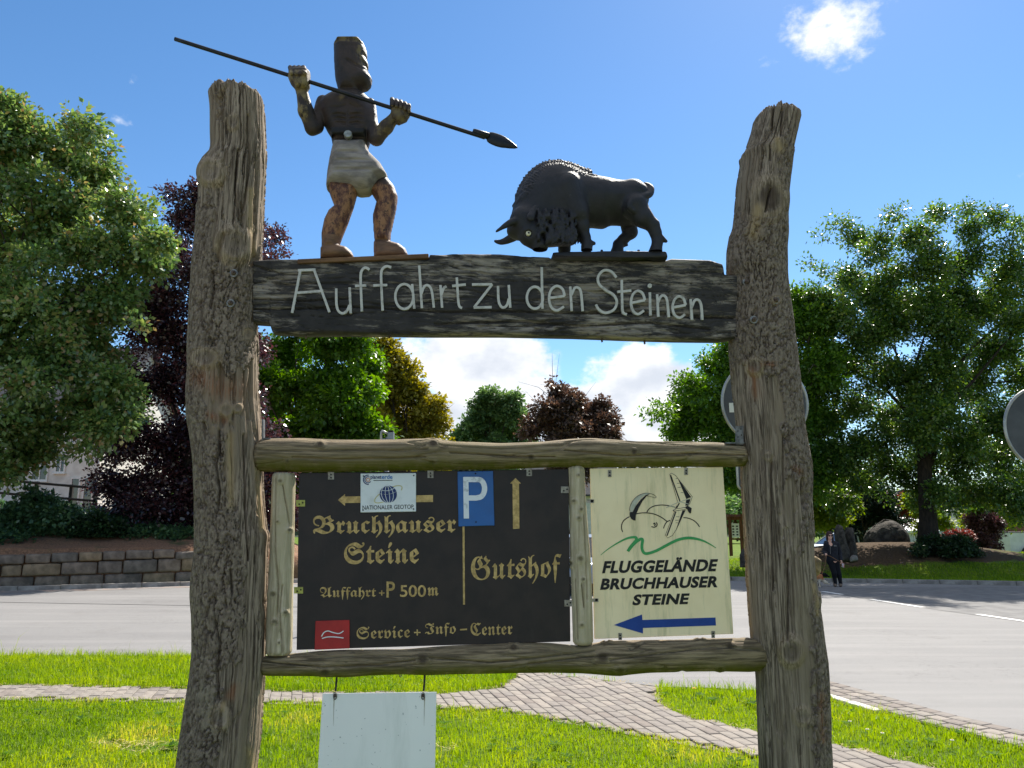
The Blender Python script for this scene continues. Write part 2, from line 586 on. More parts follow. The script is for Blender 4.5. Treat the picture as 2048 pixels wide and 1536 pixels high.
# ---- block path, single pavers
mpav = [M('grey brown paver %d' % i, c0, c1, 9, .9, .5, 90, lo=.3, hi=.7) for i, (c0, c1) in enumerate((
    (S(138, 130, 121), S(114, 107, 100)), (S(131, 123, 116), S(108, 101, 95)), (S(145, 136, 126), S(123, 114, 106)), (S(127, 117, 109), S(105, 97, 91))))]
msand = M('sandy joint fill', S(132, 123, 112), S(110, 102, 92), 30, .95, .6, 120)
path = flat('path', PATH, .004, msand)
def paver_mesh(name, L, Wd, H, mat, ch=.008):
    v, f = [], []
    a, c_, e = L / 2, Wd / 2, ch
    rings = [(a, c_, 0), (a, c_, H - e), (a - e, c_ - e, H)]
    for (x, y, z) in rings:
        v += [(-x, -y, z), (x, -y, z), (x, y, z), (-x, y, z)]
    for r in (0, 4):
        for j in range(4):
            k = (j + 1) % 4
            f.append((r + j, r + k, r + 4 + k, r + 4 + j))
    f.append((8, 9, 10, 11))
    me = bpy.data.meshes.new(name)
    me.from_pydata(v, [], f)
    me.materials.append(mat)
    return me, np.array(v), np.array(f[:-1])
PV = [paver_mesh('paver', .1965, .0965, .016, m_, .005) for m_ in mpav]
dv = np.array([.44, -1.66]); dv /= np.linalg.norm(dv)
nv = np.array([-dv[1], dv[0]])
ang = atan2(dv[1], dv[0])
cells = []
for i in range(-320, 80):
    for j in range(-60, 70):
        s_ = (j + (.5 if i % 2 else 0) + .13 * ((i * 7) % 5 - 2)) * .2
        c0 = np.array([0.5, 7.5]) + nv * i * .10 + dv * s_
        cells.append(c0)
cells = np.array(cells)
keep = polysd(cells[:, 0], cells[:, 1], np.array(PATH, float)) > .045
cells = cells[keep]
cells = cells[(cells[:, 0] > -9.5) & (cells[:, 1] > 2.0)]
def proj(x, y, z=0.0):
    X, Y, Z = np.asarray(x, float), np.asarray(y, float), np.asarray(z, float) - CAMH
    fz = Y * cos(PITCH) + Z * sin(PITCH)
    fy = -Y * sin(PITCH) + Z * cos(PITCH)
    return 1024 + FPX * X / fz, 768 - FPX * fy / fz, fz
px_, py_, dz_ = proj(cells[:, 0], cells[:, 1])
vis = (px_ > -20) & (px_ < 2070) & (py_ < 1560) & (py_ > 0) & ~((px_ > 390) & (px_ < 515)) & ~((px_ > 1528) & (px_ < 1648)) & ~((px_ > 640) & (px_ < 870) & (py_ > 1390))
order = np.argsort(np.where(vis, dz_, dz_ + 100))
rest_v, rest_f = [], []
for r, q in enumerate(order):
    x, y = cells[q]
    a = ang + random.uniform(-.02, .02)
    dz = random.uniform(-.0025, .003)
    if r < 300:
        o = bpy.data.objects.new('paver', random.choices(PV, (4, 3, 2, 1))[0][0])
        COL.objects.link(o)
        o.parent = path
        o.location = (x, y, .005 + dz)
        o.rotation_euler = (random.uniform(-.006, .006), random.uniform(-.006, .006), a)
    else:
        vv = PV[0][1].copy()
        R = np.array([[cos(a), -sin(a)], [sin(a), cos(a)]])
        vv[:, :2] = vv[:, :2] @ R.T + (x, y)
        vv[:, 2] += .005 + dz
        n = len(rest_v) * 12
        rest_v.append(vv)
        rest_f += [tuple(int(t) + n for t in fc) for fc in PV[0][2]] + [tuple(n + 8 + t for t in range(4))]
o = mesh_obj('paver_field', np.concatenate(rest_v), rest_f, mpav[1], path)
tag(o, 'paving blocks of the path farther off', kind='stuff')

# ---- gutter of small blocks and white edging stones at the road's near corner
GUT = [(2.95, 9.1), (3.18, 8.5), (3.42, 7.7), (3.62, 7.05), (3.9, 6.4), (4.35, 5.4), (4.9, 4.4)]
gp = curve_pts(GUT, 10)
msl = M('grey gutter base', S(116, 109, 101), S(96, 90, 83), 20, .95)
gl, gr = [], []
acc = [0.0]
for i in range(1, len(gp)): acc.append(acc[-1] + float(np.linalg.norm(gp[i] - gp[i - 1])))
def along(poly, acc_, s_):
    i = min(max(int(np.searchsorted(acc_, s_)) - 1, 0), len(poly) - 2)
    t = (s_ - acc_[i]) / max(acc_[i + 1] - acc_[i], 1e-9)
    p_ = poly[i] * (1 - t) + poly[i + 1] * t
    d_ = poly[i + 1] - poly[i]
    d_ = d_ / np.linalg.norm(d_)
    return p_, d_
for q in gp[::3]:
    i = min(range(len(gp)), key=lambda k: abs(gp[k] - q).sum())
    d_ = gp[min(i + 1, len(gp) - 1)] - gp[max(i - 1, 0)]
    d_ /= np.linalg.norm(d_)
    n_ = np.array([-d_[1], d_[0]])
    gl.append(tuple(q + n_ * .24)); gr.append(tuple(q - n_ * .24))
gut = flat('gutter', gl + gr[::-1], .0125, msl)
GM = [paver_mesh('gutter_block', .155, .145, .012, m_, .006)[0] for m_ in mpav]
s_ = .08
row = 0
while s_ < acc[-1] - .1:
    p_, d_ = along(gp, acc, s_)
    n_ = np.array([-d_[1], d_[0]])
    for t in (-1, 0, 1):
        q, d2 = along(gp, acc, min(s_ + (.08 if t else 0), acc[-1]))
        o = bpy.data.objects.new('gutter_block', random.choice(GM))
        COL.objects.link(o)
        o.parent = gut
        o.location = (q[0] + n_[0] * t * .155, q[1] + n_[1] * t * .155, .0135 + random.uniform(-.002, .002))
        o.rotation_euler = (0, 0, atan2(d2[1], d2[0]) + random.uniform(-.03, .03))
    s_ += .165
    row += 1
mwhite = M('pale concrete edging', S(214, 210, 200), S(178, 172, 162), 12, .85, .3, 70)
edge = empty('edging', (0, 0, 0)); tag(edge, kind='structure')
s_ = .9
while s_ < 1.95:
    p_, d_ = along(gp, acc, s_)
    n_ = np.array([d_[1], -d_[0]])
    o = MB().box(-.19, .19, -.05, .05, 0, .035).build('edging_stone', mwhite, edge)
    bevel(o, .006, 1)
    o.location = (p_[0] + n_[0] * .30, p_[1] + n_[1] * .30, .0)
    o.rotation_euler = (0, 0, atan2(d_[1], d_[0]))
    s_ += .395

# ---- kerbs on the far side
mkerb = M('weathered concrete kerb', S(164, 156, 146), S(128, 121, 113), 5, .9, .4, 60)
def kerb(pts, name='kerb'):
    k = empty(name); tag(k, kind='structure')
    P = [np.array(q, float) for q in pts]
    ac = [0.0]
    for i in range(1, len(P)): ac.append(ac[-1] + float(np.linalg.norm(P[i] - P[i - 1])))
    km = None
    t = .5
    while t < ac[-1] - .3:
        q, d_ = along(P, ac, t)
        if km is None:
            o = MB().box(-.493, .493, -.075, .075, 0, .125).build('kerb_stone', mkerb, k)
            km = o.data
        else:
            o = bpy.data.objects.new('kerb_stone', km)
            COL.objects.link(o)
            o.parent = k
        o.location = (q[0], q[1], random.uniform(-.006, .006))
        o.rotation_euler = (0, 0, atan2(d_[1], d_[0]))
        t += 1.0
    return k
kerb([(-24, 15.95), (-13.56, 21.05), (-9.22, 23.12), (-6.5, 24.4), (-3.3, 26.7), (-1.95, 30), (-1.7, 46)])
kerb([(5.55, 46), (5.7, 27.6), (7.0, 25.4), (10.9, 24.4), (14.89, 23.15), (25.5, 20.2)])

# ---- dry stone retaining wall on the left
WA, WB = np.array([-13.9, 21.75]), np.array([-9.56, 24.1])
we = (WB - WA) / np.linalg.norm(WB - WA)
wn = np.array([-we[1], we[0]])            # away from the road
def wall_hit(px, py):
    r = ray(px, py)
    t = float(np.dot(WA, wn)) / (r.x * wn[0] + r.y * wn[1])
    q = np.array([r.x * t, r.y * t])
    return float(np.dot(q - WA, we)), CAMH + r.z * t
mst = [M('grey brown sandstone block %d' % i, a, c_, 3.5, .92, .8, 28, lo=.3, hi=.7, bdist=.02) for i, (a, c_) in enumerate((
    (S(142, 124, 108), S(98, 86, 75)), (S(132, 117, 104), S(90, 80, 71)), (S(152, 130, 104), S(110, 94, 74)), (S(124, 113, 102), S(86, 78, 70))))]
wall = empty('retaining_wall', (WA[0], WA[1], 0), atan2(we[1], we[0]), 'low dry stone retaining wall of big grey blocks beside the road', 'wall')
def stone(s0, s1, z0, z1, depth=.55, mat=None):
    """an uneven hewn block, its edges worn round"""
    nx, ny, nz = 9, 4, 6
    sd = random.randint(0, 9999)
    cx, cz = (s0 + s1) / 2, (z0 + z1) / 2
    hx, hz = (s1 - s0) / 2 - .012, (z1 - z0) / 2 - .010
    V, Fc, ix = [], [], {}
    def vert(i, j, k):
        if (i, j, k) in ix: return ix[(i, j, k)]
        u, v, w = 2 * i / nx - 1, 2 * j / ny - 1, 2 * k / nz - 1
        ix[(i, j, k)] = len(V)
        V.append((u, v, w))
        return ix[(i, j, k)]
    for i in range(nx):
        for k in range(nz):
            Fc.append((vert(i, 0, k), vert(i + 1, 0, k), vert(i + 1, 0, k + 1), vert(i, 0, k + 1)))
            Fc.append((vert(i, ny, k), vert(i, ny, k + 1), vert(i + 1, ny, k + 1), vert(i + 1, ny, k)))
        for j in range(ny):
            Fc.append((vert(i, j, 0), vert(i, j + 1, 0), vert(i + 1, j + 1, 0), vert(i + 1, j, 0)))
            Fc.append((vert(i, j, nz), vert(i + 1, j, nz), vert(i + 1, j + 1, nz), vert(i, j + 1, nz)))
    for j in range(ny):
        for k in range(nz):
            Fc.append((vert(0, j, k), vert(0, j, k + 1), vert(0, j + 1, k + 1), vert(0, j + 1, k)))
            Fc.append((vert(nx, j, k), vert(nx, j + 1, k), vert(nx, j + 1, k + 1), vert(nx, j, k + 1)))
    V = np.array(V)
    r = .045
    q = np.stack([V[:, 0] * hx, V[:, 1] * depth / 2, V[:, 2] * hz], -1)
    lim = np.array([hx - r, depth / 2 - r, hz - r])
    core = np.clip(q, -lim, lim)
    dlt = q - core
    ln = np.linalg.norm(dlt, axis=1, keepdims=True)
    q = core + np.where(ln > 1e-9, dlt / np.maximum(ln, 1e-9) * np.minimum(ln, r), 0)
    n1_ = fbm(q * 5 + sd, 4, 3) - .5
    front = (V[:, 1] < -.5)
    q[:, 1] += np.where(front, -.05 * n1_ * 1.6 - .02 * (1 - np.abs(V[:, 0]) ** 3) * (1 - np.abs(V[:, 2]) ** 3), 0)
    q[:, 0] += .018 * (fbm(q * 7 + sd + 9, 2, 5) - .5)
    q[:, 2] += .02 * (fbm(q * 6 + sd + 5, 2, 7) - .5) + .012 * V[:, 0] * random.uniform(-1, 1)
    o = mesh_obj('stone_block', q, Fc, mat or random.choice(mst), wall, True)
    o.location = (cx, depth / 2 + random.uniform(-.025, .025), cz)
    return o
ROWS = [
    ((-10, 50, 103, 158, 206, 252, 308, 351), lambda x: 1110 - x * .035, lambda x: 1131 - x * .042),
    ((-40, 2, 45, 123, 196, 247, 316, 364, 420), lambda x: 1131 - x * .042, lambda x: 1155 - x * .030),
    ((-28, 69, 140, 209, 286, 351, 430), lambda x: 1155 - x * .030, lambda x: 1181 - x * .033)]
for xs, ft, fb in ROWS:
    for a, c_ in zip(xs[:-1], xs[1:]):
        m_ = (a + c_) / 2
        s0, z1 = wall_hit(a, ft(m_)); s1, _ = wall_hit(c_, ft(m_)); _, z0 = wall_hit(m_, fb(m_))
        stone(s0, s1, max(z0, -.05) if ft is not ROWS[2][1] else -.06, z1)
    for sgn in (-1, 1):                      # the wall runs on to both sides
        s0, z1 = wall_hit(xs[-1] if sgn > 0 else xs[0], ft(200)); z0 = wall_hit(200, fb(200))[1]
        end = 9.2 if sgn > 0 else -7.0
        while (s0 < end) if sgn > 0 else (s0 > end):
            L = random.uniform(.55, 1.2)
            h0 = z0 if ft is not ROWS[2][1] else -.06
            drop = max(0, (s0 - 5.6) * .12) if sgn > 0 else 0
            if z1 - drop - h0 > .12: stone(min(s0, s0 + sgn * L), max(s0, s0 + sgn * L), h0, z1 - drop)
            s0 += sgn * L

# bank of soil and bark mulch behind the wall
mmul, bb, p, out = new_mat('reddish bark mulch')
co = bb.n('ShaderNodeTexCoord').outputs['Object']
c = bb.mix(bb.ramp(bb.noise(co, 20, 5, .7), .3, .7), S(160, 118, 88), S(104, 74, 54))
c = bb.mix(bb.ramp(bb.noise(co, 1.1, 4, .6), .55, .72), c, S(70, 78, 38))
bb.put(p.inputs['Base Color'], c)
p.inputs['Roughness'].default_value = .95
bump(bb, p, bb.noise(co, 45, 4, .75), 1.0, .04)
ss = np.linspace(-18, 16, 90)
bb_s = np.concatenate([[.12, .13], np.linspace(.32, 6, 26), np.linspace(6.5, 45, 22)])
SS, BB_ = np.meshgrid(ss, bb_s, indexing='ij')
fade = (1 - sstep(SS, 5.0, 13.5))
ZZ = np.where(BB_ < .125, -.1, (1.0 * np.clip(BB_ / .3, 0, 1) + .20 * np.clip(BB_, 0, 7)) * fade - .12 * (1 - fade))
ZZ += np.where(BB_ > .3, .12 * (fbm(np.stack([SS * 1.2, BB_ * 1.2, SS * 0], -1), 4, 2) - .5) * fade, 0)
XX = WA[0] + SS * we[0] + BB_ * wn[0]
YY = WA[1] + SS * we[1] + BB_ * wn[1]
ix_ = np.arange(SS.size).reshape(SS.shape)
bf = np.stack([ix_[:-1, :-1], ix_[1:, :-1], ix_[1:, 1:], ix_[:-1, 1:]], -1).reshape(-1, 4)
tag(mesh_obj('bank', np.stack([XX.ravel(), YY.ravel(), ZZ.ravel()], -1), bf, mmul, smooth=True), kind='structure')
def bank_z(x, y):
    q = np.array([x, y]) - WA
    s_, b_ = float(q @ we), float(q @ wn)
    if b_ < .12: return 0.0
    fd = 1 - float(sstep(np.array(s_), 5.0, 13.5))
    return (1.0 * min(b_ / .3, 1) + .20 * min(max(b_, 0), 7)) * fd - .12 * (1 - fd)

# ---- hills behind
mhill = M('meadow hillside', S(128, 138, 52), S(104, 122, 44), .05, .95)
def hill(cx, cy, rx, ry, h, mat, name='hill'):
    u = np.linspace(-1, 1, 41); v = np.linspace(-1, 1, 25)
    U, V_ = np.meshgrid(u, v, indexing='ij')
    r2 = U ** 2 + V_ ** 2
    Z = h * np.clip(1 - r2, 0, 1) ** 1.3 * (1 + .12 * (fbm(np.stack([U * 3, V_ * 3, U * 0], -1), 3, 4) - .5)) - .3
    ii = np.arange(U.size).reshape(U.shape)
    f = np.stack([ii[:-1, :-1], ii[1:, :-1], ii[1:, 1:], ii[:-1, 1:]], -1).reshape(-1, 4)
    tag(mesh_obj(name, np.stack([(cx + U * rx).ravel(), (cy + V_ * ry).ravel(), Z.ravel()], -1), f, mat, smooth=True), kind='structure')
hill(215, 210, 100, 60, 24, mhill)
hill(-10, 235, 130, 60, 21, M('wooded hillside', S(52, 66, 38), S(40, 54, 32), .1, .95))

# unseen pale asphalt round the camera, added to bounce sunlight onto shaded fronts
flat('bounce_asphalt', [(-60, -16), (3.2, -16), (3.2, .6), (-60, 1.4)], .006, ma)

# reddish grit swept against the left kerb
mdust, bb, p, out = new_mat('reddish grit on asphalt')
co = bb.n('ShaderNodeTexCoord').outputs['Object']
f = bb.ramp(bb.noise(co, 2.2, 6, .7), .42, .66)
c = bb.mix(f, S(132, 129, 126), S(150, 118, 98))
bb.put(p.inputs['Base Color'], bb.mix(bb.ramp(bb.noise(co, 120, 3, .7), .3, .75), c, S(104, 98, 94)))
p.inputs['Roughness'].default_value = .9
k1 = [(-24, 15.85), (-13.56, 20.95), (-9.22, 23.0), (-6.5, 24.27)]
k2 = [(x + .36 + .1 * sin(x * 3), y - .62 - .12 * sin(x * 2.1)) for x, y in curve_pts(k1, 8)]
tag(mesh_obj('road_grit', [(x, y, .0125) for x, y in k1] + [(x, y, .0125) for x, y in k2[::-1]], [tuple(range(len(k1) + len(k2)))], mdust), kind='structure')

# ================================================================== THE WOODEN SIGN FRAME
GD, GTH = 3.38, radians(3.7)
GO = Vector((0, GD, 0))
EU = Vector((cos(GTH), sin(GTH), 0))
EW = Vector((-sin(GTH), cos(GTH), 0))
def uv(x, y, w=0.0):
    """pixel -> (u, v) on the frame's plane, w metres behind it"""
    r = ray(x, y)
    c0 = Vector((0, 0, CAMH)) - GO
    t = (w - c0.dot(EW)) / r.dot(EW)
    q = c0 + r * t
    return q.dot(EU), q.z
def loc3(x, y, w=0.0):
    u, v = uv(x, y, w)
    return (u, w, v)
def gate_empty(name, label=None, cat=None, group=None, origin=(0, 0, 0)):
    o = empty(name, GO + EU * origin[0] + EW * origin[1] + Vector((0, 0, origin[2])), GTH, label, cat, group)
    return o
def place(o):
    """a top-level mesh written in frame coordinates"""
    o.location = GO
    o.rotation_euler = (0, 0, GTH)
    return o

# ---- wood materials
def wood_post_mat(name, tint=(1, 1, 1)):
    m, bb, p, out = new_mat(name)
    co = bb.n('ShaderNodeTexCoord').outputs['Object']
    k = lambda r, g, b_: tuple(a * t for a, t in zip(S(r, g, b_), tint))
    st = bb.mapping(co, (1, 1, .07))
    grain = bb.m('ADD', bb.m('MULTIPLY', bb.noise(st, 60, 6, .65, .4), .45), bb.m('MULTIPLY', bb.noise(bb.mapping(co, (1, 1, .022)), 170, 5, .65, .3), .55))
    broad = bb.noise(bb.mapping(co, (1, 1, .25)), 7, 5, .6)
    wood = bb.mix(bb.ramp(grain, .40, .60), k(178, 168, 152), k(78, 70, 60))
    wood = bb.mix(bb.ramp(broad, .42, .68), wood, k(144, 134, 117))
    bk = bb.noise(bb.mapping(co, (1, 1, .6)), 75, 6, .7)
    bark = bb.mix(bb.ramp(bk, .34, .66), k(160, 151, 137), k(110, 101, 90))
    lich = bb.ramp(bb.noise(co, 5.5, 6, .7), .54, .72)
    bark = bb.mix(bb.m('MULTIPLY', lich, .6), bark, k(164, 159, 140))
    am = bb.n('ShaderNodeAttribute', attribute_name='bark').outputs['Fac']
    mm = bb.ramp(bb.m('ADD', am, bb.m('MULTIPLY', bb.m('SUBTRACT', bb.noise(co, 26, 5, .65), .5), .35)), .42, .58)
    col = bb.mix(mm, wood, bark)
    ar = bb.n('ShaderNodeAttribute', attribute_name='rust').outputs['Fac']
    col = bb.mix(bb.m('MULTIPLY', ar, bb.ramp(grain, .35, .65)), col, k(150, 110, 82))
    ac = bb.n('ShaderNodeAttribute', attribute_name='heart').outputs['Fac']
    col = bb.mix(ac, col, k(78, 68, 58))
    al = bb.n('ShaderNodeAttribute', attribute_name='pale').outputs['Fac']
    col = bb.mix(al, col, k(176, 160, 122))
    bb.put(p.inputs['Base Color'], col)
    p.inputs['Roughness'].default_value = .9
    p.inputs['Specular IOR Level'].default_value = .2
    h = bb.m('ADD', bb.m('MULTIPLY', grain, .5), bb.m('MULTIPLY', bb.m('MULTIPLY', bk, mm), 1.2))
    bump(bb, p, h, .9, .009)
    return m
mpost_l = wood_post_mat('weathered oak log, barked', (.83, .735, .67))
mpost_r = wood_post_mat('weathered oak log, greyer', (.78, .70, .645))

def post(prof, mat, root, barkf, fibf, knots, cracks, seed, zbot=-.25, n=220, step=.0056):
    """log with the outline of the profile rows (pixel y, left x, right x); knots/cracks in pixels"""
    rows = []
    for y, xl, xr in prof:
        ul, v = uv(xl, y); ur, _ = uv(xr, y)
        if y < 330: v = v + (uv(xl, y, -.105)[1] - v) * (330 - y) / (330 - prof[0][0])      # the near rim of the cut end is what shows
        rows.append((v, ul, ur))
    rows = np.array(rows[::-1])                     # bottom to top
    z0 = rows[0, 0]
    ext = np.array([[zbot, rows[0, 1] - .03, rows[0, 2] + .015]])
    rows = np.concatenate([ext, rows])
    zt = rows[-1, 0]
    nz = int((zt - zbot) / step)
    Z = np.linspace(zbot, zt, nz)
    UL, UR = np.interp(Z, rows[:, 0], rows[:, 1]), np.interp(Z, rows[:, 0], rows[:, 2])
    ker = np.ones(5) / 5
    sm = lambda a: np.convolve(np.pad(a, 2, 'edge'), ker, 'valid')
    UL, UR = sm(UL), sm(UR)
    nf = int(n * .74)                                # finer towards the front
    T = np.concatenate([np.linspace(pi - .12, 2 * pi + .12, nf, endpoint=False), np.linspace(2 * pi + .12, 3 * pi - .12, n - nf, endpoint=False)])
    C, R = (UL + UR) / 2, (UR - UL) / 2
    ZZ, TT = np.meshgrid(Z, T, indexing='ij')
    CC, RR = C[:, None] + 0 * TT, R[:, None] + 0 * TT
    RW = np.mean(R) * .5 + RR * .5                   # depth radius varies less than the outline
    # pixel position of each surface vertex (front half)
    du, dw = np.cos(TT), np.sin(TT)
    fr = dw < .35
    U0 = CC + RR * du
    W0 = RW * dw
    X3 = U0 * EU.x + W0 * EW.x + GO.x; Y3 = U0 * EU.y + W0 * EW.y + GO.y
    PX, PY, _ = proj(X3, Y3, ZZ)
    P3 = np.stack([du * .14, dw * .14, ZZ], -1)
    wx = 46 * (fbm(P3 * np.array([16, 16, 7]) + seed + 20, 4, 51) - .5) + 16 * (vnoise(P3 * np.array([60, 60, 26]) + seed, 53) - .5)
    wy = 190 * (fbm(P3 * np.array([24, 24, 2.5]) + seed + 40, 4, 57) - .5)
    bark = barkf(PX + wx, PY + wy) * fr + (~fr) * .8
    bark = np.clip(bark + .5 * (fbm(P3 * np.array([9, 9, 5]) + seed, 3, 5) - .5), 0, 1)
    bm_ = sstep(bark, .42, .6)
    # bark plates and furrows
    fl = fbm(P3 * np.array([38, 38, 15]) + seed, 4, 11)
    rid = 1 - np.abs(2 * vnoise(P3 * np.array([52, 52, 17]) + 3 * seed + 2.2 * fl[..., None], 3) - 1)
    rid2 = 1 - np.abs(2 * vnoise(P3 * np.array([60, 60, 64]) + 5 * seed + fl[..., None], 9) - 1)
    plate = .002 * (fl - .5) - .015 * sstep(rid, .90, .985) - .012 * sstep(rid2, .92, .985)
    gr = fbm(P3 * np.array([46, 46, 2.2]) + seed + 2 * fl[..., None] * .3, 3, 21)
    rg = 1 - np.abs(2 * vnoise(P3 * np.array([30, 30, 1.3]) + seed * 2 + .5 * fl[..., None], 13) - 1)
    rg3 = 1 - np.abs(2 * vnoise(P3 * np.array([62, 62, 2.6]) + seed * 3 + .5 * fl[..., None], 15) - 1)
    fib = fibf(PX + wx * .5, PY + wy * .5)
    bare = .009 * (gr - .5) * (.35 + .65 * fib) - .026 * fib * sstep(rg, .87, .985) - .012 * (.25 + .75 * fib) * sstep(rg3, .89, .985)
    lump = .012 * (fbm(P3 * np.array([8, 8, 3.5]) + seed, 3, 31) - .5)
    D = lump + bm_ * (plate + .008) + (1 - bm_) * bare
    heart = np.zeros_like(D); rust = np.zeros_like(D); pale = np.zeros_like(D)
    for (kx, ky, rx, ry, hgt, hd) in knots:
        q = np.sqrt(((PX - kx) / rx) ** 2 + ((PY - ky) / ry) ** 2)
        q = np.where(fr, q, 9)
        D *= 1 - .8 * np.exp(-(q / 1.1) ** 6)
        pale = np.maximum(pale, .22 * np.exp(-((q - .95) / .3) ** 4))
        ring = np.exp(-((q - .85) / .28) ** 2)
        D += hgt * (np.exp(-(q / 1.1) ** 4) * .9 + .45 * ring) - .35 * hgt * np.exp(-(q / .35) ** 2) + .0010 * np.sin(q * 17 + 3 * fl) * np.exp(-(q / 1.2) ** 4)
        heart = np.maximum(heart, hd * np.exp(-(q / .62) ** 6))
        bm_ = bm_ * (1 - .9 * np.exp(-(q / 1.05) ** 6))
    for kind, pts, wd_ in cracks:
        d = np.full(PX.shape, 1e9)
        for a, c_ in zip(pts[:-1], pts[1:]):
            ex, ey = c_[0] - a[0], c_[1] - a[1]
            t = np.clip(((PX - a[0]) * ex + (PY - a[1]) * ey) / (ex * ex + ey * ey), 0, 1)
            d = np.minimum(d, np.hypot(PX - a[0] - t * ex, PY - a[1] - t * ey))
        d = np.where(fr, d, 1e9)
        g_ = np.exp(-(d / wd_) ** 2)
        if kind == 'crack': D -= .026 * np.exp(-(d / (wd_ * .8)) ** 2)
        elif kind == 'rust': rust = np.maximum(rust, g_)
        elif kind == 'pale': pale = np.maximum(pale, g_ * .8)
    top = sstep(ZZ, zt - .03, zt)
    D -= top * .012
    U = CC + (RR + D) * du
    Wd = (RW + D) * dw
    jag = .045 * (fbm(np.stack([du * 4.5, dw * 4.5, 0 * du], -1) + seed, 4, 41) - .5) + .022 * (vnoise(np.stack([du * 14, dw * 14, 0 * du], -1) + seed, 17) - .5)
    ZO = ZZ + top * jag
    V = np.stack([U, Wd, ZO], -1).reshape(-1, 3)
    ii = np.arange(nz * n).reshape(nz, n)
    a, c_ = ii[:-1], ii[1:]
    F = np.stack([a, np.roll(a, -1, 1), np.roll(c_, -1, 1), c_], -1).reshape(-1, 4).tolist()
    # cut end: rings to the middle
    last = ii[-1]
    V = V.tolist()
    prev = list(last)
    for q in (.75, .45, .15):
        cur = []
        for j in range(n):
            v = V[last[j]]
            zz = zt + .012 * math.sin(j * .37 + seed) * q - .006 + .006 * random.random()
            cur.append(len(V)); V.append((C[-1] + (v[0] - C[-1]) * q, v[1] * q, v[2] * q + zz * (1 - q)))
        F += [(prev[j], prev[(j + 1) % n], cur[(j + 1) % n], cur[j]) for j in range(n)]
        prev = cur
    F.append(tuple(prev))
    o = mesh_obj('post', V, F, mat, root, True)
    nv_ = len(V); m_ = nz * n
    for nm, A in (('bark', bm_), ('heart', heart), ('rust', rust), ('pale', pale)):
        arr = np.zeros(nv_); arr[:m_] = A.ravel(); add_attr(o, nm, arr)
    return o, (Z, C, R)

frame = gate_empty('sign_frame', 'tall rustic frame of two gnarled oak logs with a lettered cross beam and log rails', 'sign frame')

LP = [(158, 421, 522), (163, 420, 526), (200, 423, 528), (260, 424, 529), (295, 424, 530), (312, 421, 529), (322, 412, 529), (332, 404, 529), (345, 400, 528), (380, 399, 527), (420, 398, 525), (460, 396, 523),
      (500, 393, 520), (530, 390, 518), (542, 389, 512), (600, 386, 510), (640, 384, 510), (690, 381, 512), (740, 377, 513), (800, 376, 514), (830, 378, 516), (870, 384, 519), (930, 391, 521), (1000, 396, 524), (1055, 396, 529), (1070, 396, 535),
      (1100, 395, 532), (1150, 390, 531), (1190, 388, 530), (1230, 391, 530), (1300, 392, 528), (1340, 388, 526), (1380, 382, 524), (1420, 375, 522), (1480, 366, 518), (1536, 358, 510), (1600, 352, 506)]
def lbark(x, y):
    b_ = np.ones_like(x) * .15
    b_ = np.where((y > 395 - (x < 440) * 0) & (x < 432), .85, b_)
    b_ = np.where((y > 525) & (y < 730), .85, b_)
    b_ = np.where((y > 725) & (y < 835), np.where(x < 405, .6, .15), b_)
    b_ = np.where((y >= 835) & (y < 1150), np.where(x < 452, .9, np.where(x < 480, .45, .2)), b_)
    b_ = np.where((y >= 1150) & (y < 1370), np.where(x < 490 - (y - 1250) * .1, .9, .2), b_)
    b_ = np.where(y >= 1370, np.where(x < 440 - (y - 1370) * .12, .85, .2), b_)
    return b_
LK = [(468, 490, 33, 36, .016, .3), (424, 345, 26, 26, .014, .1), (466, 245, 12, 16, .006, .4), (413, 716, 27, 20, .010, .3), (493, 668, 11, 12, .007, .2), (474, 816, 10, 9, .008, .2), (440, 1435, 18, 26, .008, .2), (453, 820, 14, 14, .006, .2)]
LC = [('crack', [(448, 470), (440, 500), (436, 520)], 5), ('crack', [(425, 545), (428, 575), (422, 615)], 3.2), ('crack', [(438, 860), (440, 900), (432, 930), (440, 980), (436, 1020)], 2.6), ('crack', [(431, 1240), (440, 1290), (434, 1340), (438, 1400)], 2.6),
      ('crack', [(476, 300), (470, 380), (478, 440)], 2.2), ('crack', [(497, 230), (500, 330), (488, 420)], 2.4), ('crack', [(488, 870), (490, 960), (493, 1050), (497, 1120)], 2.2), ('crack', [(445, 180), (444, 300)], 2.0), ('crack', [(461, 1140), (464, 1185)], 2.4),
      ('rust', [(400, 755), (440, 775), (480, 780)], 22), ('rust', [(470, 1375), (462, 1392)], 9), ('rust', [(420, 830), (450, 840)], 8), ('pale', [(503, 380), (500, 450), (505, 520)], 7), ('pale', [(512, 900), (524, 1060)], 5), ('pale', [(447, 1408), (446, 1418)], 6), ('pale', [(500, 1500), (506, 1536)], 7), ('pale', [(460, 870), (462, 1010)], 7)]
lfib = lambda x, y: np.where((y < 545) & (x > 432), 1.0, np.where((y > 725) & (y < 840), .8, .35))
rfib = lambda x, y: np.where(y < 330, 1.0, np.where((x < 1500) & (y < 560), .7, .22))
postL, infoL = post(LP, mpost_l, frame, lbark, lfib, LK, LC, 3.3)

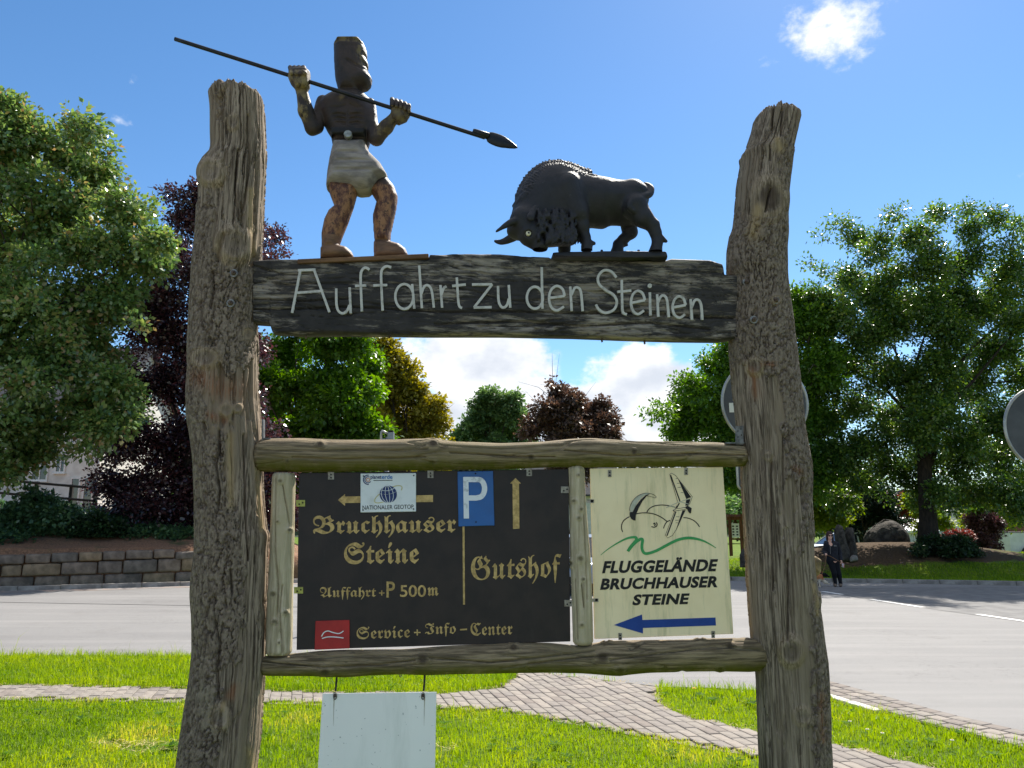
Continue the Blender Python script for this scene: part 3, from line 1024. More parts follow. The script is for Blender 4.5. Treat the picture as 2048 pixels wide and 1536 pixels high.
RP = [(203, 1518, 1586), (207, 1514, 1594), (212, 1511, 1597), (240, 1507, 1592), (270, 1500, 1587), (297, 1493, 1582), (305, 1483, 1580), (313, 1484, 1579), (322, 1486, 1578), (370, 1478, 1573), (430, 1473, 1569), (455, 1470, 1570), (468, 1464, 1570), (500, 1459, 1566),
      (542, 1458, 1566), (556, 1466, 1567), (600, 1466, 1572), (660, 1463, 1580), (700, 1463, 1585), (750, 1467, 1592), (800, 1472, 1597), (850, 1478, 1602), (900, 1484, 1612), (930, 1487, 1617), (960, 1487, 1617), (1000, 1490, 1616), (1050, 1494, 1620),
      (1075, 1496, 1622), (1120, 1498, 1623), (1160, 1500, 1628), (1200, 1502, 1633), (1215, 1503, 1631), (1240, 1504, 1635), (1280, 1508, 1640), (1320, 1515, 1646), (1360, 1519, 1648), (1420, 1522, 1650), (1480, 1524, 1652), (1536, 1526, 1655), (1600, 1528, 1658)]
def rbark(x, y):
    b_ = np.ones_like(x) * .2
    b_ = np.where(y < 300, np.where(x < 1535, .4, .25), b_)
    b_ = np.where((y >= 300) & (y < 470), np.where(x > 1555, .6, .45), b_)
    b_ = np.where((y >= 440) & (y < 725), np.where(x > 1495, .95, .7), b_)
    b_ = np.where((y >= 725) & (y < 950), np.where(x > 1556 + (y - 725) * .06, .95, .12), b_)
    b_ = np.where((y >= 950) & (y < 1075), np.where(x > 1600, .8, .12), b_)
    b_ = np.where((y >= 1200), np.where(x > 1622, .7, .15), b_)
    return b_
RK = [(1538, 397, 33, 42, .012, .85), (1510, 732, 18, 18, .010, .35), (1583, 1302, 24, 30, .012, .55), (1557, 288, 12, 14, .006, .1), (1551, 600, 10, 9, .008, .1), (1536, 912, 8, 8, .005, .3), (1604, 1432, 18, 18, .006, .2)]
RC = [('crack', [(1542, 925), (1541, 1000), (1543, 1100), (1545, 1180)], 1.9), ('crack', [(1566, 870), (1567, 980)], 1.3), ('crack', [(1540, 380), (1535, 400), (1530, 425)], 2.2), ('crack', [(1604, 960), (1608, 1010)], 4), ('crack', [(1577, 1120), (1575, 1280)], 2.6), ('crack', [(1545, 215), (1543, 265)], 2.4), ('crack', [(1565, 218), (1562, 270)], 2.0),
      ('rust', [(1505, 742), (1512, 790)], 10), ('rust', [(1525, 729), (1548, 729)], 5), ('rust', [(1588, 935), (1600, 945)], 6), ('pale', [(1516, 420), (1506, 470)], 12), ('pale', [(1553, 280), (1560, 300)], 7), ('pale', [(1628, 1170), (1632, 1230)], 4), ('rust', [(1640, 1390), (1642, 1480)], 7)]
postR, infoR = post(RP, mpost_r, frame, rbark, rfib, RK, RC, 8.1)
# woody stub on the right log's edge
mstub = M('pale broken branch wood', S(150, 128, 92), S(104, 88, 64), 40, .9, .8, 80)
vb = Vol((-.06, -.06, -.06), (.06, .06, .06), .004)
vb.ball((0, 0, 0), .030, .01, (1, 1, 1.5)).ball((.012, -.01, .02), .018, .01)
vb.displace(lambda P: .010 * (fbm(P * 90, 3, 4) - .5))
stub = vb.build('branch_stub', mstub, frame); stub.location = loc3(1627, 1133, -.02)

# ---- bolts
mbolt = M('rusty steel bolt', S(112, 96, 84), S(66, 50, 40), 60, .6, metallic=.6, spec=.5)
mwash = M('galvanised washer', S(150, 146, 138), S(110, 104, 96), 60, .5, metallic=.7, spec=.5)
def surf_w(info, x, y):
    Z, C, R = info
    u, v = uv(x, y, -.1)
    c_, r = np.interp(v, Z, C), np.interp(v, Z, R)
    return -sqrt(max(r * r - (u - c_) ** 2, 0.0004))
def bolt(x, y, info, r=.011):
    w = surf_w(info, x, y)
    e = empty('bolt'); e.parent = frame
    e.location = loc3(x, y, w - .009)
    mb = MB().tube([(0, .012, 0), (0, -.006, 0)], r * 1.6, 18); mb.build('washer', mwash, e)
    mb = MB().tube([(0, -.004, 0), (0, -.015, 0), (0, -.018, 0)], [r, r, r * .75], 6); mb.build('nut', mbolt, e)
    mb = MB().tube([(0, -.014, 0), (0, -.026, 0)], r * .45, 10); mb.build('bolt_end', mbolt, e)
for x, y in ((468, 547), (462, 607)): bolt(x, y, infoL)
for x, y in ((1492, 565), (1507, 640), (1551, 601)): bolt(x, y, infoR)

# ---- lettered beam
mbeam, bb, p, out = new_mat('flaking dark paint on grey board')
co = bb.n('ShaderNodeTexCoord').outputs['Object']
st = bb.mapping(co, (.10, 1, 1))
gr_ = bb.noise(st, 70, 7, .68, .5)
wo_ = bb.mix(bb.ramp(gr_, .32, .7), S(158, 148, 133), S(90, 83, 74))
wo_ = bb.mix(bb.ramp(bb.noise(bb.mapping(co, (.3, 1, 1)), 9, 4, .6), .45, .7), wo_, S(136, 124, 108))
big = bb.noise(bb.mapping(co, (.45, 1, 1)), 6.5, 5, .6)
fl_ = bb.noise(bb.mapping(co, (.16, 1, 1)), 46, 7, .75)
wear = bb.ramp(bb.m('ADD', bb.m('MULTIPLY', big, .9), bb.m('MULTIPLY', fl_, 1.0)), .91, 1.08)
pa_ = bb.mix(bb.ramp(bb.noise(co, 14, 4, .6), .35, .7), S(58, 54, 51), S(43, 40, 38))
bb.put(p.inputs['Base Color'], bb.mix(wear, pa_, wo_))
p.inputs['Roughness'].default_value = .75
p.inputs['Specular IOR Level'].default_value = .3
bump(bb, p, bb.m('ADD', bb.m('MULTIPLY', gr_, .8), bb.m('MULTIPLY', wear, -.5)), .8, .006)
TOPE = [(506, 520), (540, 517), (594, 517), (600, 524), (700, 521), (856, 517), (860, 507), (930, 506), (1000, 507), (1050, 511), (1098, 513), (1110, 519), (1330, 520), (1345, 516), (1400, 518), (1422, 519), (1446, 527), (1449, 547), (1475, 550)]
BOTE = [(506, 648), (538, 650), (543, 668), (600, 672), (700, 671), (850, 673), (1000, 673), (1150, 676), (1250, 680), (1350, 683), (1440, 684), (1475, 680)]
BW0, BW1 = -.050, .020
nb, mb_ = 620, 84
xs = np.linspace(506, 1475, nb)
yt, yb = np.interp(xs, *zip(*TOPE)), np.interp(xs, *zip(*BOTE))
Vf, Vb = [], []
for x, a, c_ in zip(xs, yt, yb):
    u0, v0 = uv(x, a, BW0); u1, v1 = uv(x, c_ - 5, BW0)
    for j in range(mb_):
        t = j / (mb_ - 1)
        Vf.append((u0 + (u1 - u0) * t, v0 + (v1 - v0) * t))
Vf = np.array(Vf).reshape(nb, mb_, 2)
TJ = np.linspace(0, 1, mb_)[None, :] + 0 * Vf[..., 0]
P3 = np.stack([Vf[..., 0], Vf[..., 1], 0 * TJ], -1)
wv = fbm(P3 * np.array([3, 14, 1]), 3, 8)
rg = 1 - np.abs(2 * vnoise(np.stack([P3[..., 0] * 2.2, P3[..., 1] * 44 + 2.5 * wv, 0 * TJ], -1), 5) - 1)
rg2 = 1 - np.abs(2 * vnoise(np.stack([P3[..., 0] * 5, P3[..., 1] * 90 + 3 * wv, 0 * TJ + 7], -1), 6) - 1)
Wf = BW0 + .010 * (wv - .5) + .010 * sstep(rg, .90, .99) + .004 * sstep(rg2, .9, .99)
PXb = xs[:, None] + 0 * TJ; PYb = yt[:, None] + (yb - yt)[:, None] * TJ
for pts, wd_ in ([((506, 622), (700, 618), (900, 627), (1000, 625), (1150, 630), (1290, 628)), 1.6], [((1180, 628), (1330, 632), (1400, 640), (1475, 641)), 2.2], [((870, 652), (960, 650), (1050, 648), (1150, 655), (1300, 650), (1420, 664)), 1.8], [((506, 600), (620, 604), (700, 600)), 1.2]):
    d = np.full(PXb.shape, 1e9)
    for a, c_ in zip(pts[:-1], pts[1:]):
        ex, ey = c_[0] - a[0], c_[1] - a[1]
        t = np.clip(((PXb - a[0]) * ex + (PYb - a[1]) * ey) / (ex * ex + ey * ey), 0, 1)
        d = np.minimum(d, np.hypot(PXb - a[0] - t * ex, (PYb - a[1] - t * ey) + 2.5 * (wv - .5) * 3))
    Wf += .020 * np.exp(-(d / wd_) ** 2)
rnd = np.minimum(TJ, 1 - TJ) * 160
Wf += .014 * np.exp(-rnd / 2.2)
F_ = np.stack([Vf[..., 0], Wf, Vf[..., 1]], -1)
B_ = F_.copy(); B_[..., 1] = BW1
V = np.concatenate([F_.reshape(-1, 3), B_.reshape(-1, 3)])
ii = np.arange(nb * mb_).reshape(nb, mb_); jj = ii + nb * mb_
q1 = np.stack([ii[:-1, :-1], ii[:-1, 1:], ii[1:, 1:], ii[1:, :-1]], -1).reshape(-1, 4)
q2 = np.stack([jj[:-1, :-1], jj[1:, :-1], jj[1:, 1:], jj[:-1, 1:]], -1).reshape(-1, 4)
q3 = np.stack([ii[:-1, 0], ii[1:, 0], jj[1:, 0], jj[:-1, 0]], -1)
q4 = np.stack([ii[:-1, -1], jj[:-1, -1], jj[1:, -1], ii[1:, -1]], -1)
q5 = np.stack([ii[0, :-1], jj[0, :-1], jj[0, 1:], ii[0, 1:]], -1)
q6 = np.stack([ii[-1, :-1], ii[-1, 1:], jj[-1, 1:], jj[-1, :-1]], -1)
beam = mesh_obj('top_beam', V, np.concatenate([q1, q2, q3, q4, q5, q6]), mbeam, frame, True)

# ---- ribbons and flat shapes in pixel coordinates
def ribbon_geo(pts, wpx, w, th, taper=None):
    """flat stroke of width wpx along pixel points, lying at depth w (front) with thickness th"""
    P = [np.array(q, float) for q in pts]
    n = len(P)
    V, F = [], []
    for i, q in enumerate(P):
        d = P[min(i + 1, n - 1)] - P[max(i - 1, 0)]
        d = d / max(np.linalg.norm(d), 1e-6)
        m_ = np.array([-d[1], d[0]])
        hw = (wpx if not hasattr(wpx, '__len__') else wpx[i]) / 2
        a, c_ = q + m_ * hw, q - m_ * hw
        for (s, dw) in ((a, 0), (c_, 0), (c_, th), (a, th)):
            u, v = uv(s[0], s[1], w)
            V.append((u, w + dw, v))
    for i in range(n - 1):
        for j in range(4):
            k = (j + 1) % 4
            F.append((4 * i + j, 4 * i + k, 4 * i + 4 + k, 4 * i + 4 + j))
    F.append((3, 2, 1, 0)); e = 4 * (n - 1); F.append((e, e + 1, e + 2, e + 3))
    return V, F
def strokes(name, lines, wpx, w, th, mat, parent):
    V, F = [], []
    for i, pts in enumerate(lines):
        v, f = ribbon_geo(pts, wpx, w + .0001 * i, th)
        n = len(V)
        V += v; F += [tuple(n + t for t in q) for q in f]
    return mesh_obj(name, V, F, mat, parent)
def shape(name, poly, w, th, mat, parent):
    """flat polygon from pixels with thickness"""
    pts = [uv(x, y, w) for x, y in poly]
    a = sum(p0[0] * p1[1] - p1[0] * p0[1] for p0, p1 in zip(pts, pts[1:] + pts[:1]))
    if a > 0: pts = pts[::-1]
    return MB().prism(pts, w, w + th, 'y').build(name, mat, parent)
def arc(cx, cy, rx, ry, a0, a1, n=16):
    return [(cx + rx * cos(radians(a0 + (a1 - a0) * i / n)), cy + ry * sin(radians(a0 + (a1 - a0) * i / n))) for i in range(n + 1)]

# letters of the beam, one by one (traced in an enlargement of the photograph)
Z3 = lambda L: [(500 + x / 2.048, 480 + y / 2.048) for x, y in L]
C3 = lambda L: Z3(curve_pts(L, 6))
mletter = M('cream letter paint', S(196, 192, 182), S(140, 135, 124), 30, .7, .3, 120, lo=.45, hi=.8)
BEAM = [
    [Z3([(172, 298), (206, 122)]), Z3([(196, 124), (268, 121)]), Z3([(262, 121), (325, 295)]), Z3([(193, 216), (300, 208)])],
    [C3([(353, 198), (354, 262), (362, 290), (380, 300), (398, 288), (407, 266)]), Z3([(408, 194), (412, 300)])],
    [C3([(489, 121), (474, 113), (460, 121), (453, 145), (455, 220), (458, 292)]), Z3([(430, 188), (476, 186)])],
    [C3([(578, 112), (561, 107), (545, 115), (537, 137), (539, 210), (543, 289)]), Z3([(505, 186), (562, 184)])],
    [Z3(arc(632, 231, 37, 51, 0, 360, 28)), Z3([(664, 180), (673, 281)])],
    [Z3([(693, 104), (704, 279)]), C3([(702, 220), (712, 193), (727, 185), (741, 198), (748, 230), (753, 277)])],
    [Z3([(780, 184), (787, 277)]), C3([(785, 222), (793, 198), (805, 189)])],
    [C3([(847, 153), (851, 220), (855, 262), (861, 275), (869, 278)]), Z3([(828, 188), (884, 182)])],
    [Z3([(909, 182), (992, 181)]), Z3([(992, 181), (918, 276)]), Z3([(916, 276), (990, 275)])],
    [C3([(1016, 188), (1018, 245), (1027, 270), (1040, 276), (1053, 265), (1060, 240)]), Z3([(1060, 184), (1066, 277)])],
    [Z3(arc(1167, 236, 33, 45, 0, 360, 26)), Z3([(1195, 111), (1198, 281)])],
    [Z3([(1226, 237), (1289, 229)]) , C3([(1289, 229), (1280, 200), (1256, 188), (1233, 205), (1225, 240), (1235, 275), (1258, 288), (1286, 272)])],
    [Z3([(1312, 190), (1318, 291)]), C3([(1317, 225), (1329, 198), (1344, 195), (1356, 215), (1363, 291)])],
    [C3([(1501, 153), (1480, 129), (1450, 124), (1427, 148), (1430, 180), (1460, 206), (1490, 225), (1503, 255), (1490, 285), (1457, 298), (1430, 285), (1417, 264)])],
    [C3([(1523, 163), (1524, 230), (1526, 285), (1532, 300), (1544, 304)]), Z3([(1505, 212), (1562, 207)])],
    [Z3([(1563, 257), (1618, 246)]), C3([(1618, 246), (1608, 218), (1588, 208), (1568, 224), (1561, 257), (1570, 290), (1590, 303), (1614, 288)])],
    [Z3([(1638, 214), (1641, 309)]), Z3(arc(1638, 187, 4, 4, 0, 360, 10))],
    [Z3([(1668, 222), (1673, 314)]), C3([(1672, 255), (1684, 230), (1699, 229), (1709, 250), (1716, 316)])],
    [Z3([(1732, 276), (1785, 266)]), C3([(1785, 266), (1776, 240), (1757, 230), (1739, 245), (1731, 276), (1740, 306), (1760, 318), (1782, 304)])],
    [Z3([(1805, 242), (1811, 327)]), C3([(1810, 275), (1822, 247), (1839, 247), (1849, 270), (1853, 327)])]]
for L in BEAM: strokes('letter', L, 4.9, BW0 - .006, .014, mletter, beam)

# ---- log rails and uprights
def log_mat(name, c1, c2, c3, green, axis):
    m, bb, p, out = new_mat(name)
    co = bb.n('ShaderNodeTexCoord').outputs['Object']
    sc_ = {'x': (.06, 1, 1), 'z': (1, 1, .06)}[axis]
    st = bb.mapping(co, sc_)
    gr = bb.noise(st, 75, 6, .65, .3)
    c = bb.mix(bb.ramp(gr, .36, .64), c1, c2)
    c = bb.mix(bb.ramp(bb.noise(bb.mapping(co, tuple(.3 if q < 1 else 1 for q in sc_)), 8, 5, .6), .45, .7), c, c3)
    ak = bb.n('ShaderNodeAttribute', attribute_name='knot').outputs['Fac']
    c = bb.mix(ak, c, S(70, 58, 44))
    if green:
        ag = bb.n('ShaderNodeAttribute', attribute_name='moss').outputs['Fac']
        mo = bb.m('MULTIPLY', ag, bb.ramp(bb.noise(co, 16, 5, .65), .2, .6))
        c = bb.mix(mo, c, green)
    bb.put(p.inputs['Base Color'], c)
    p.inputs['Roughness'].default_value = .82
    p.inputs['Specular IOR Level'].default_value = .25
    bump(bb, p, gr, .8, .008)
    return m
mrail = log_mat('debarked rail wood with algae', S(156, 137, 106), S(86, 74, 56), S(126, 112, 82), S(88, 88, 14), 'x')
mup = log_mat('grey brown round upright', S(216, 200, 172), S(162, 147, 124), S(192, 176, 148), S(156, 146, 100), 'z')
def log(name, prof, mat, horiz, knots, cracks, seed, w=0.0, n=110, step=.005):
    """prof rows: (pixel along, lower edge px, upper edge px)"""
    R_ = []
    for t, a, c_ in prof:
        if horiz:
            u, va = uv(t, a, w); _, vb_ = uv(t, c_, w); R_.append((u, min(va, vb_), max(va, vb_)))
        else:
            ua, v = uv(a, t, w); ub, _ = uv(c_, t, w); R_.append((v, min(ua, ub), max(ua, ub)))
    R_ = np.array(sorted(R_))
    m_ = int((R_[-1, 0] - R_[0, 0]) / step)
    A = np.linspace(R_[0, 0], R_[-1, 0], m_)
    lo, hi = np.interp(A, R_[:, 0], R_[:, 1]), np.interp(A, R_[:, 0], R_[:, 2])
    ker = np.ones(9) / 9
    sm = lambda q: np.convolve(np.pad(q, 4, 'edge'), ker, 'valid')
    lo, hi = sm(lo), sm(hi)
    T = np.linspace(0, 2 * pi, n, endpoint=False)
    AA, TT = np.meshgrid(A, T, indexing='ij')
    C = ((lo + hi) / 2)[:, None] + 0 * TT; R = ((hi - lo) / 2)[:, None] + 0 * TT
    c_, s_ = np.cos(TT), np.sin(TT)
    cross = C + R * c_; dep = w + R * s_
    U, Vv = (AA, cross) if horiz else (cross, AA)
    PX, PY, _ = proj(U * EU.x + dep * EW.x + GO.x, U * EU.y + dep * EW.y + GO.y, Vv)
    fr = s_ < .3
    P3 = np.stack([AA * (1.1 if 1 else 1), c_ * .065, s_ * .065], -1)
    fl = fbm(P3 * np.array([4, 20, 20]) + seed, 3, 3)
    D = .006 * (fl - .5) + .0016 * (fbm(P3 * np.array([5, 120, 120]) + seed, 2, 4) - .5)
    rg = 1 - np.abs(2 * vnoise(np.stack([P3[..., 0] * 1.6, P3[..., 1] * 26 + fl, P3[..., 2] * 26], -1) + seed, 6) - 1)
    D -= .006 * sstep(rg, .95, .995)
    kn = np.zeros_like(D)
    for kx, ky, rx, ry in knots:
        q = np.where(fr, np.sqrt(((PX - kx) / rx) ** 2 + ((PY - ky) / ry) ** 2), 9)
        D += .006 * np.exp(-(q / 1.3) ** 4) - .005 * np.exp(-(q / .4) ** 2) + .0012 * np.sin(q * 15) * np.exp(-(q / 1.4) ** 4)
        kn = np.maximum(kn, .9 * np.exp(-(q / .7) ** 4))
    for pts, wd_ in cracks:
        d = np.full(PX.shape, 1e9)
        for a, e_ in zip(pts[:-1], pts[1:]):
            ex, ey = e_[0] - a[0], e_[1] - a[1]
            t = np.clip(((PX - a[0]) * ex + (PY - a[1]) * ey) / (ex * ex + ey * ey), 0, 1)
            d = np.minimum(d, np.hypot(PX - a[0] - t * ex, PY - a[1] - t * ey))
        d = np.where(fr, d, 1e9)
        D -= .016 * np.exp(-(d / wd_) ** 2)
    ends = np.minimum(AA - A[0], A[-1] - AA)
    D -= .008 * np.exp(-(ends / .008) ** 2)
    cross = C + (R + D) * c_; dep = w + (R + D) * s_
    V = np.stack([AA, dep, cross], -1) if horiz else np.stack([cross, dep, AA], -1)
    V = V.reshape(-1, 3)
    ii = np.arange(m_ * n).reshape(m_, n)
    a, e_ = ii[:-1], ii[1:]
    F = np.stack([a, np.roll(a, -1, 1), np.roll(e_, -1, 1), e_], -1).reshape(-1, 4)
    if horiz: F = F[:, ::-1]
    F = F.tolist()
    F.append([int(q) for q in (ii[0] if horiz else ii[0][::-1])]); F.append([int(q) for q in (ii[-1][::-1] if horiz else ii[-1])])
    o = mesh_obj(name, V, F, mat, frame, True)
    o.data.polygons[len(F) - 1].use_smooth = False; o.data.polygons[len(F) - 2].use_smooth = False
    add_attr(o, 'knot', kn.ravel())
    moss = sstep(-c_, .1, .9) if horiz else .35 + 0 * c_
    add_attr(o, 'moss', (moss + 0 * TT).ravel())
    return o
log('rail', [(513, 942, 880), (530, 943, 877), (600, 945, 876), (680, 944, 880), (760, 942, 880), (830, 941, 878), (870, 941, 877), (910, 940, 883), (1000, 938, 887), (1080, 936, 884), (1140, 935, 878), (1185, 935, 876), (1230, 935, 879), (1270, 934, 883), (1350, 934, 884), (1430, 934, 885), (1470, 933, 888), (1492, 932, 890)],
    mrail, True, [(866, 888, 14, 10), (864, 925, 9, 7), (1062, 915, 8, 7), (1268, 904, 8, 7), (1480, 920, 7, 7), (640, 889, 9, 7), (575, 922, 5, 4)],
    [([(516, 899), (600, 901), (700, 899), (800, 901), (855, 897)], 1.2), ([(585, 915), (680, 919), (740, 917), (800, 916), (850, 914)], 1.5), ([(900, 905), (1040, 913), (1110, 914)], 1.1), ([(1130, 900), (1250, 912), (1400, 906), (1490, 910)], 1.1), ([(880, 890), (1000, 897), (1120, 890)], .9)], 2.2)
log('rail', [(522, 1350, 1314), (530, 1352, 1311), (600, 1352, 1306), (640, 1353, 1302), (690, 1355, 1300), (740, 1350, 1299), (800, 1348, 1298), (850, 1350, 1295), (900, 1348, 1291), (980, 1347, 1287), (1020, 1346, 1285), (1100, 1345, 1286), (1160, 1346, 1291), (1200, 1349, 1284), (1230, 1352, 1281), (1300, 1345, 1280), (1380, 1343, 1278), (1440, 1343, 1276), (1500, 1344, 1275), (1524, 1341, 1277), (1533, 1338, 1281)],
    mrail, True, [(845, 1319, 15, 13), (650, 1343, 13, 9), (1027, 1296, 11, 9), (1205, 1315, 17, 14), (1240, 1340, 10, 8), (1400, 1277, 9, 6), (1460, 1293, 10, 8), (1440, 1337, 8, 6), (1213, 1283, 9, 6)],
    [([(524, 1322), (640, 1335), (760, 1330), (830, 1320)], 1.4), ([(860, 1316), (980, 1325), (1080, 1315), (1190, 1300)], 1.5), ([(1000, 1338), (1120, 1320), (1190, 1312)], 1.2), ([(1220, 1320), (1330, 1306), (1430, 1293), (1520, 1300)], 1.3), ([(640, 1316), (740, 1310), (830, 1312)], 1.0), ([(1260, 1300), (1290, 1285)], 1.2)], 5.4)
log('upright', [(946, 545, 591), (1000, 543, 590), (1080, 541, 589), (1150, 538, 587), (1200, 535, 586), (1260, 533, 585), (1309, 531, 584)], mup, False,
    [(561, 962, 6, 5), (547, 1188, 9, 8), (570, 1225, 6, 5), (549, 1243, 6, 5), (558, 1285, 4, 4), (556, 1043, 4, 3), (578, 1060, 6, 4)], [([(550, 960), (550, 1100), (556, 1180), (553, 1250)], 1.2), ([(565, 970), (575, 1020), (580, 1050)], 1.0), ([(565, 1170), (560, 1220), (566, 1306)], 1.1)], 7.7, w=.004)
log('upright', [(932, 1136, 1169), (1000, 1138, 1172), (1060, 1140, 1177), (1120, 1141, 1182), (1200, 1144, 1185), (1289, 1146, 1187)], mup, False,
    [(1157, 950, 3, 3), (1148, 1002, 5, 4), (1162, 1018, 4, 4), (1158, 1036, 4, 4), (1161, 1117, 8, 8), (1143, 1127, 7, 8), (1167, 1158, 4, 4), (1164, 1250, 5, 4)], [([(1150, 1160), (1155, 1280)], .9), ([(1168, 1030), (1172, 1110), (1175, 1200)], .9), ([(1163, 1170), (1168, 1215)], 1.0)], 9.3, w=.004)
# steel angle brackets on the upper rail
mgal = M('galvanised steel', S(128, 126, 124), S(92, 90, 88), 40, .5, metallic=.6, spec=.5)
def rect_px(name, x0, x1, y0, y1, w, th, mat, parent):
    return shape(name, [(x0, y0), (x1, y0), (x1, y1), (x0, y1)], w, th, mat, parent)
br = rect_px('angle_bracket', 1471, 1487, 852, 889, -.035, .003, mgal, frame)
mdark = M('dark hole', S(24, 22, 20), S(16, 15, 14), 10, .9)
for x, y in ((1476, 862), (1482, 858), (1476, 874), (1483, 870)): shape('screw_hole', arc(x, y, 1.3, 1.3, 0, 360, 8)[:-1], -.0362, .001, mdark, br)
rect_px('bracket_foot', 1452, 1489, 884.5, 887, -.04, .04, mgal, br)
br = rect_px('angle_bracket', 523.5, 526.5, 838, 880, -.03, .03, mgal, frame)
rect_px('bracket_foot', 524, 541, 875.5, 878, -.03, .03, mgal, br)
# screw eyes along the beam's underside
for x, y in ((1203, 681), (1288, 685), (779, 673), (613, 674)):
    u, v = uv(x, y, 0)
    MB().tube([(u, -.01, v + .012), (u, -.01, v - .006), (u + .002, -.01, v - .010)], .0045, 8).build('nail', mbolt, frame)

# ================================================================== PANELS
def text_mesh(body, offset=0.0, shear=0.0, spacing=1.0):
    c = bpy.data.curves.new('t', 'FONT')
    c.body = body
    c.offset = offset
    c.shear = shear
    c.space_character = spacing
    c.resolution_u = 4
    o = bpy.data.objects.new('t', c)
    COL.objects.link(o)
    dg = bpy.context.evaluated_depsgraph_get()
    e = o.evaluated_get(dg)
    me = e.to_mesh()
    V = np.array([v.co[:] for v in me.vertices])
    F = [tuple(p.vertices) for p in me.polygons]
    e.to_mesh_clear()
    bpy.data.objects.remove(o)
    bpy.data.curves.remove(c)
    return V, F
def text_px(name, body, x0, x1, ytop, ybot, w, mat, parent, slope=0.0, offset=0.0, shear=0.0, lean=0.0, spacing=1.0):
    V, F = text_mesh(body, offset, shear, spacing)
    a, c_ = V.min(0), V.max(0)
    X = x0 + (V[:, 0] - a[0]) / (c_[0] - a[0]) * (x1 - x0)
    Y = ybot + (V[:, 1] - a[1]) / (c_[1] - a[1]) * (ytop - ybot)
    X = X + lean * (ybot - Y)
    Y = Y + slope * (X - x0)
    out = [loc3(x, y, w) for x, y in zip(X, Y)]
    return mesh_obj(name, out, F, mat, parent)
def frak(s):
    r = ''
    for ch in s:
        if 'A' <= ch <= 'Z': r += chr(0x1D56C + ord(ch) - 65)
        elif 'a' <= ch <= 'z': r += chr(0x1D586 + ord(ch) - 97)
        else: r += ch
    return r

# ---- black board
mblk, bb, p, out = new_mat('black painted plywood')
co = bb.n('ShaderNodeTexCoord').outputs['Object']
c = bb.mix(bb.ramp(bb.noise(co, 9, 5, .6), .35, .7), S(47, 37, 33), S(33, 27, 25))
c = bb.mix(bb.m('MULTIPLY', bb.ramp(bb.noise(bb.mapping(co, (1, 1, .25)), 30, 6, .7), .55, .8), .5), c, S(58, 52, 48))
bb.put(p.inputs['Base Color'], c)
p.inputs['Roughness'].default_value = .5
p.inputs['Specular IOR Level'].default_value = .35
bump(bb, p, bb.noise(co, 220, 3, .6), .15, .002)
PB = -.006
def quad_panel(name, corners, w, th, mat, parent=None):
    o = shape(name, corners, w, th, mat, parent)
    return bevel(o, .0015, 1)
board = quad_panel('direction_board', [(598, 946), (1137, 938), (1141, 1283), (593, 1300)], PB, .014, mblk)
place(board)
tag(board, 'black board with gold gothic lettering hung between the log rails', 'sign')
mgold = M('gold paint', S(208, 174, 110), S(166, 136, 80), 50, .55, .2, 90, spec=.4)
LW = PB - .0012
text_px('lettering', frak('Bruchhauser'), 626, 912, 1031, 1077, LW, mgold, board, slope=-.012, offset=.006)
text_px('lettering', frak('Steine'), 688, 838, 1085, 1129, LW, mgold, board, slope=-.01, offset=.008)
text_px('lettering', frak('Gutshof'), 942, 1123, 1112, 1172, LW, mgold, board, slope=-.035)
text_px('lettering', frak('Auffahrt'), 640, 752, 1174, 1200, LW, mgold, board, slope=-.01)
text_px('lettering', '+', 758, 769, 1181, 1191, LW, mgold, board, offset=.01)
text_px('lettering', 'P', 773, 790, 1163, 1195, LW, mgold, board, offset=.012)
text_px('lettering', '500', 800, 852, 1170, 1194, LW, mgold, board, offset=.012)
text_px('lettering', frak('m'), 855, 877, 1174, 1192, LW, mgold, board, offset=.012)
text_px('lettering', frak('Service'), 713, 820, 1254, 1279, LW, mgold, board, slope=-.03)
text_px('lettering', '+', 828, 841, 1259, 1271, LW, mgold, board, offset=.008)
text_px('lettering', frak('Info'), 850, 912, 1246, 1274, LW, mgold, board, slope=-.02)
shape('lettering', [(920, 1258), (934, 1257), (934, 1260), (920, 1261)], LW, .001, mgold, board)
text_px('lettering', frak('Center'), 941, 1025, 1246, 1272, LW, mgold, board, slope=-.03)
shape('arrow', [(676, 1000), (690, 988), (690, 993), (866, 990), (866, 1004), (690, 1006), (690, 1012)], LW, .001, mgold, board)
shape('arrow', [(1031, 956), (1042, 967), (1038, 967), (1039, 1057), (1026, 1058), (1025, 967), (1020, 967)], LW, .001, mgold, board)
shape('divider', [(925, 1052), (929, 1052), (930, 1209), (926, 1209)], LW, .001, mgold, board)
# small fixing tabs
mbrass = M('yellow passivated tab', S(176, 176, 84), S(140, 138, 70), 60, .5, metallic=.3, spec=.5)
mtab = M('grey zinc tab', S(160, 154, 140), S(118, 108, 96), 60, .5, metallic=.4, spec=.5)
def tab(x0, x1, y0, y1, mat, parent, horiz=True, w=None):
    w = PB - .003 if w is None else w
    t = rect_px('fixing_tab', x0, x1, y0, y1, w, .002, mat, parent)
    for q in (.35, .75):
        x, y = (x0 + (x1 - x0) * q, (y0 + y1) / 2 + (2 if q < .5 else -1)) if horiz else ((x0 + x1) / 2, y0 + (y1 - y0) * q)
        shape('screw', arc(x, y, 1.7, 1.7, 0, 360, 8)[:-1], w - .0012, .001, mdark, t)
tab(592, 610, 1000, 1013, mbrass, board); tab(588, 606, 1174, 1187, mbrass, board)
tab(656, 668, 944, 959, mtab, board, False); tab(855, 867, 941, 956, mtab, board, False); tab(1053, 1064, 937, 952, mtab, board, False)
tab(1122, 1138, 973, 986, mtab, board); tab(1129, 1145, 1200, 1213, mtab, board)

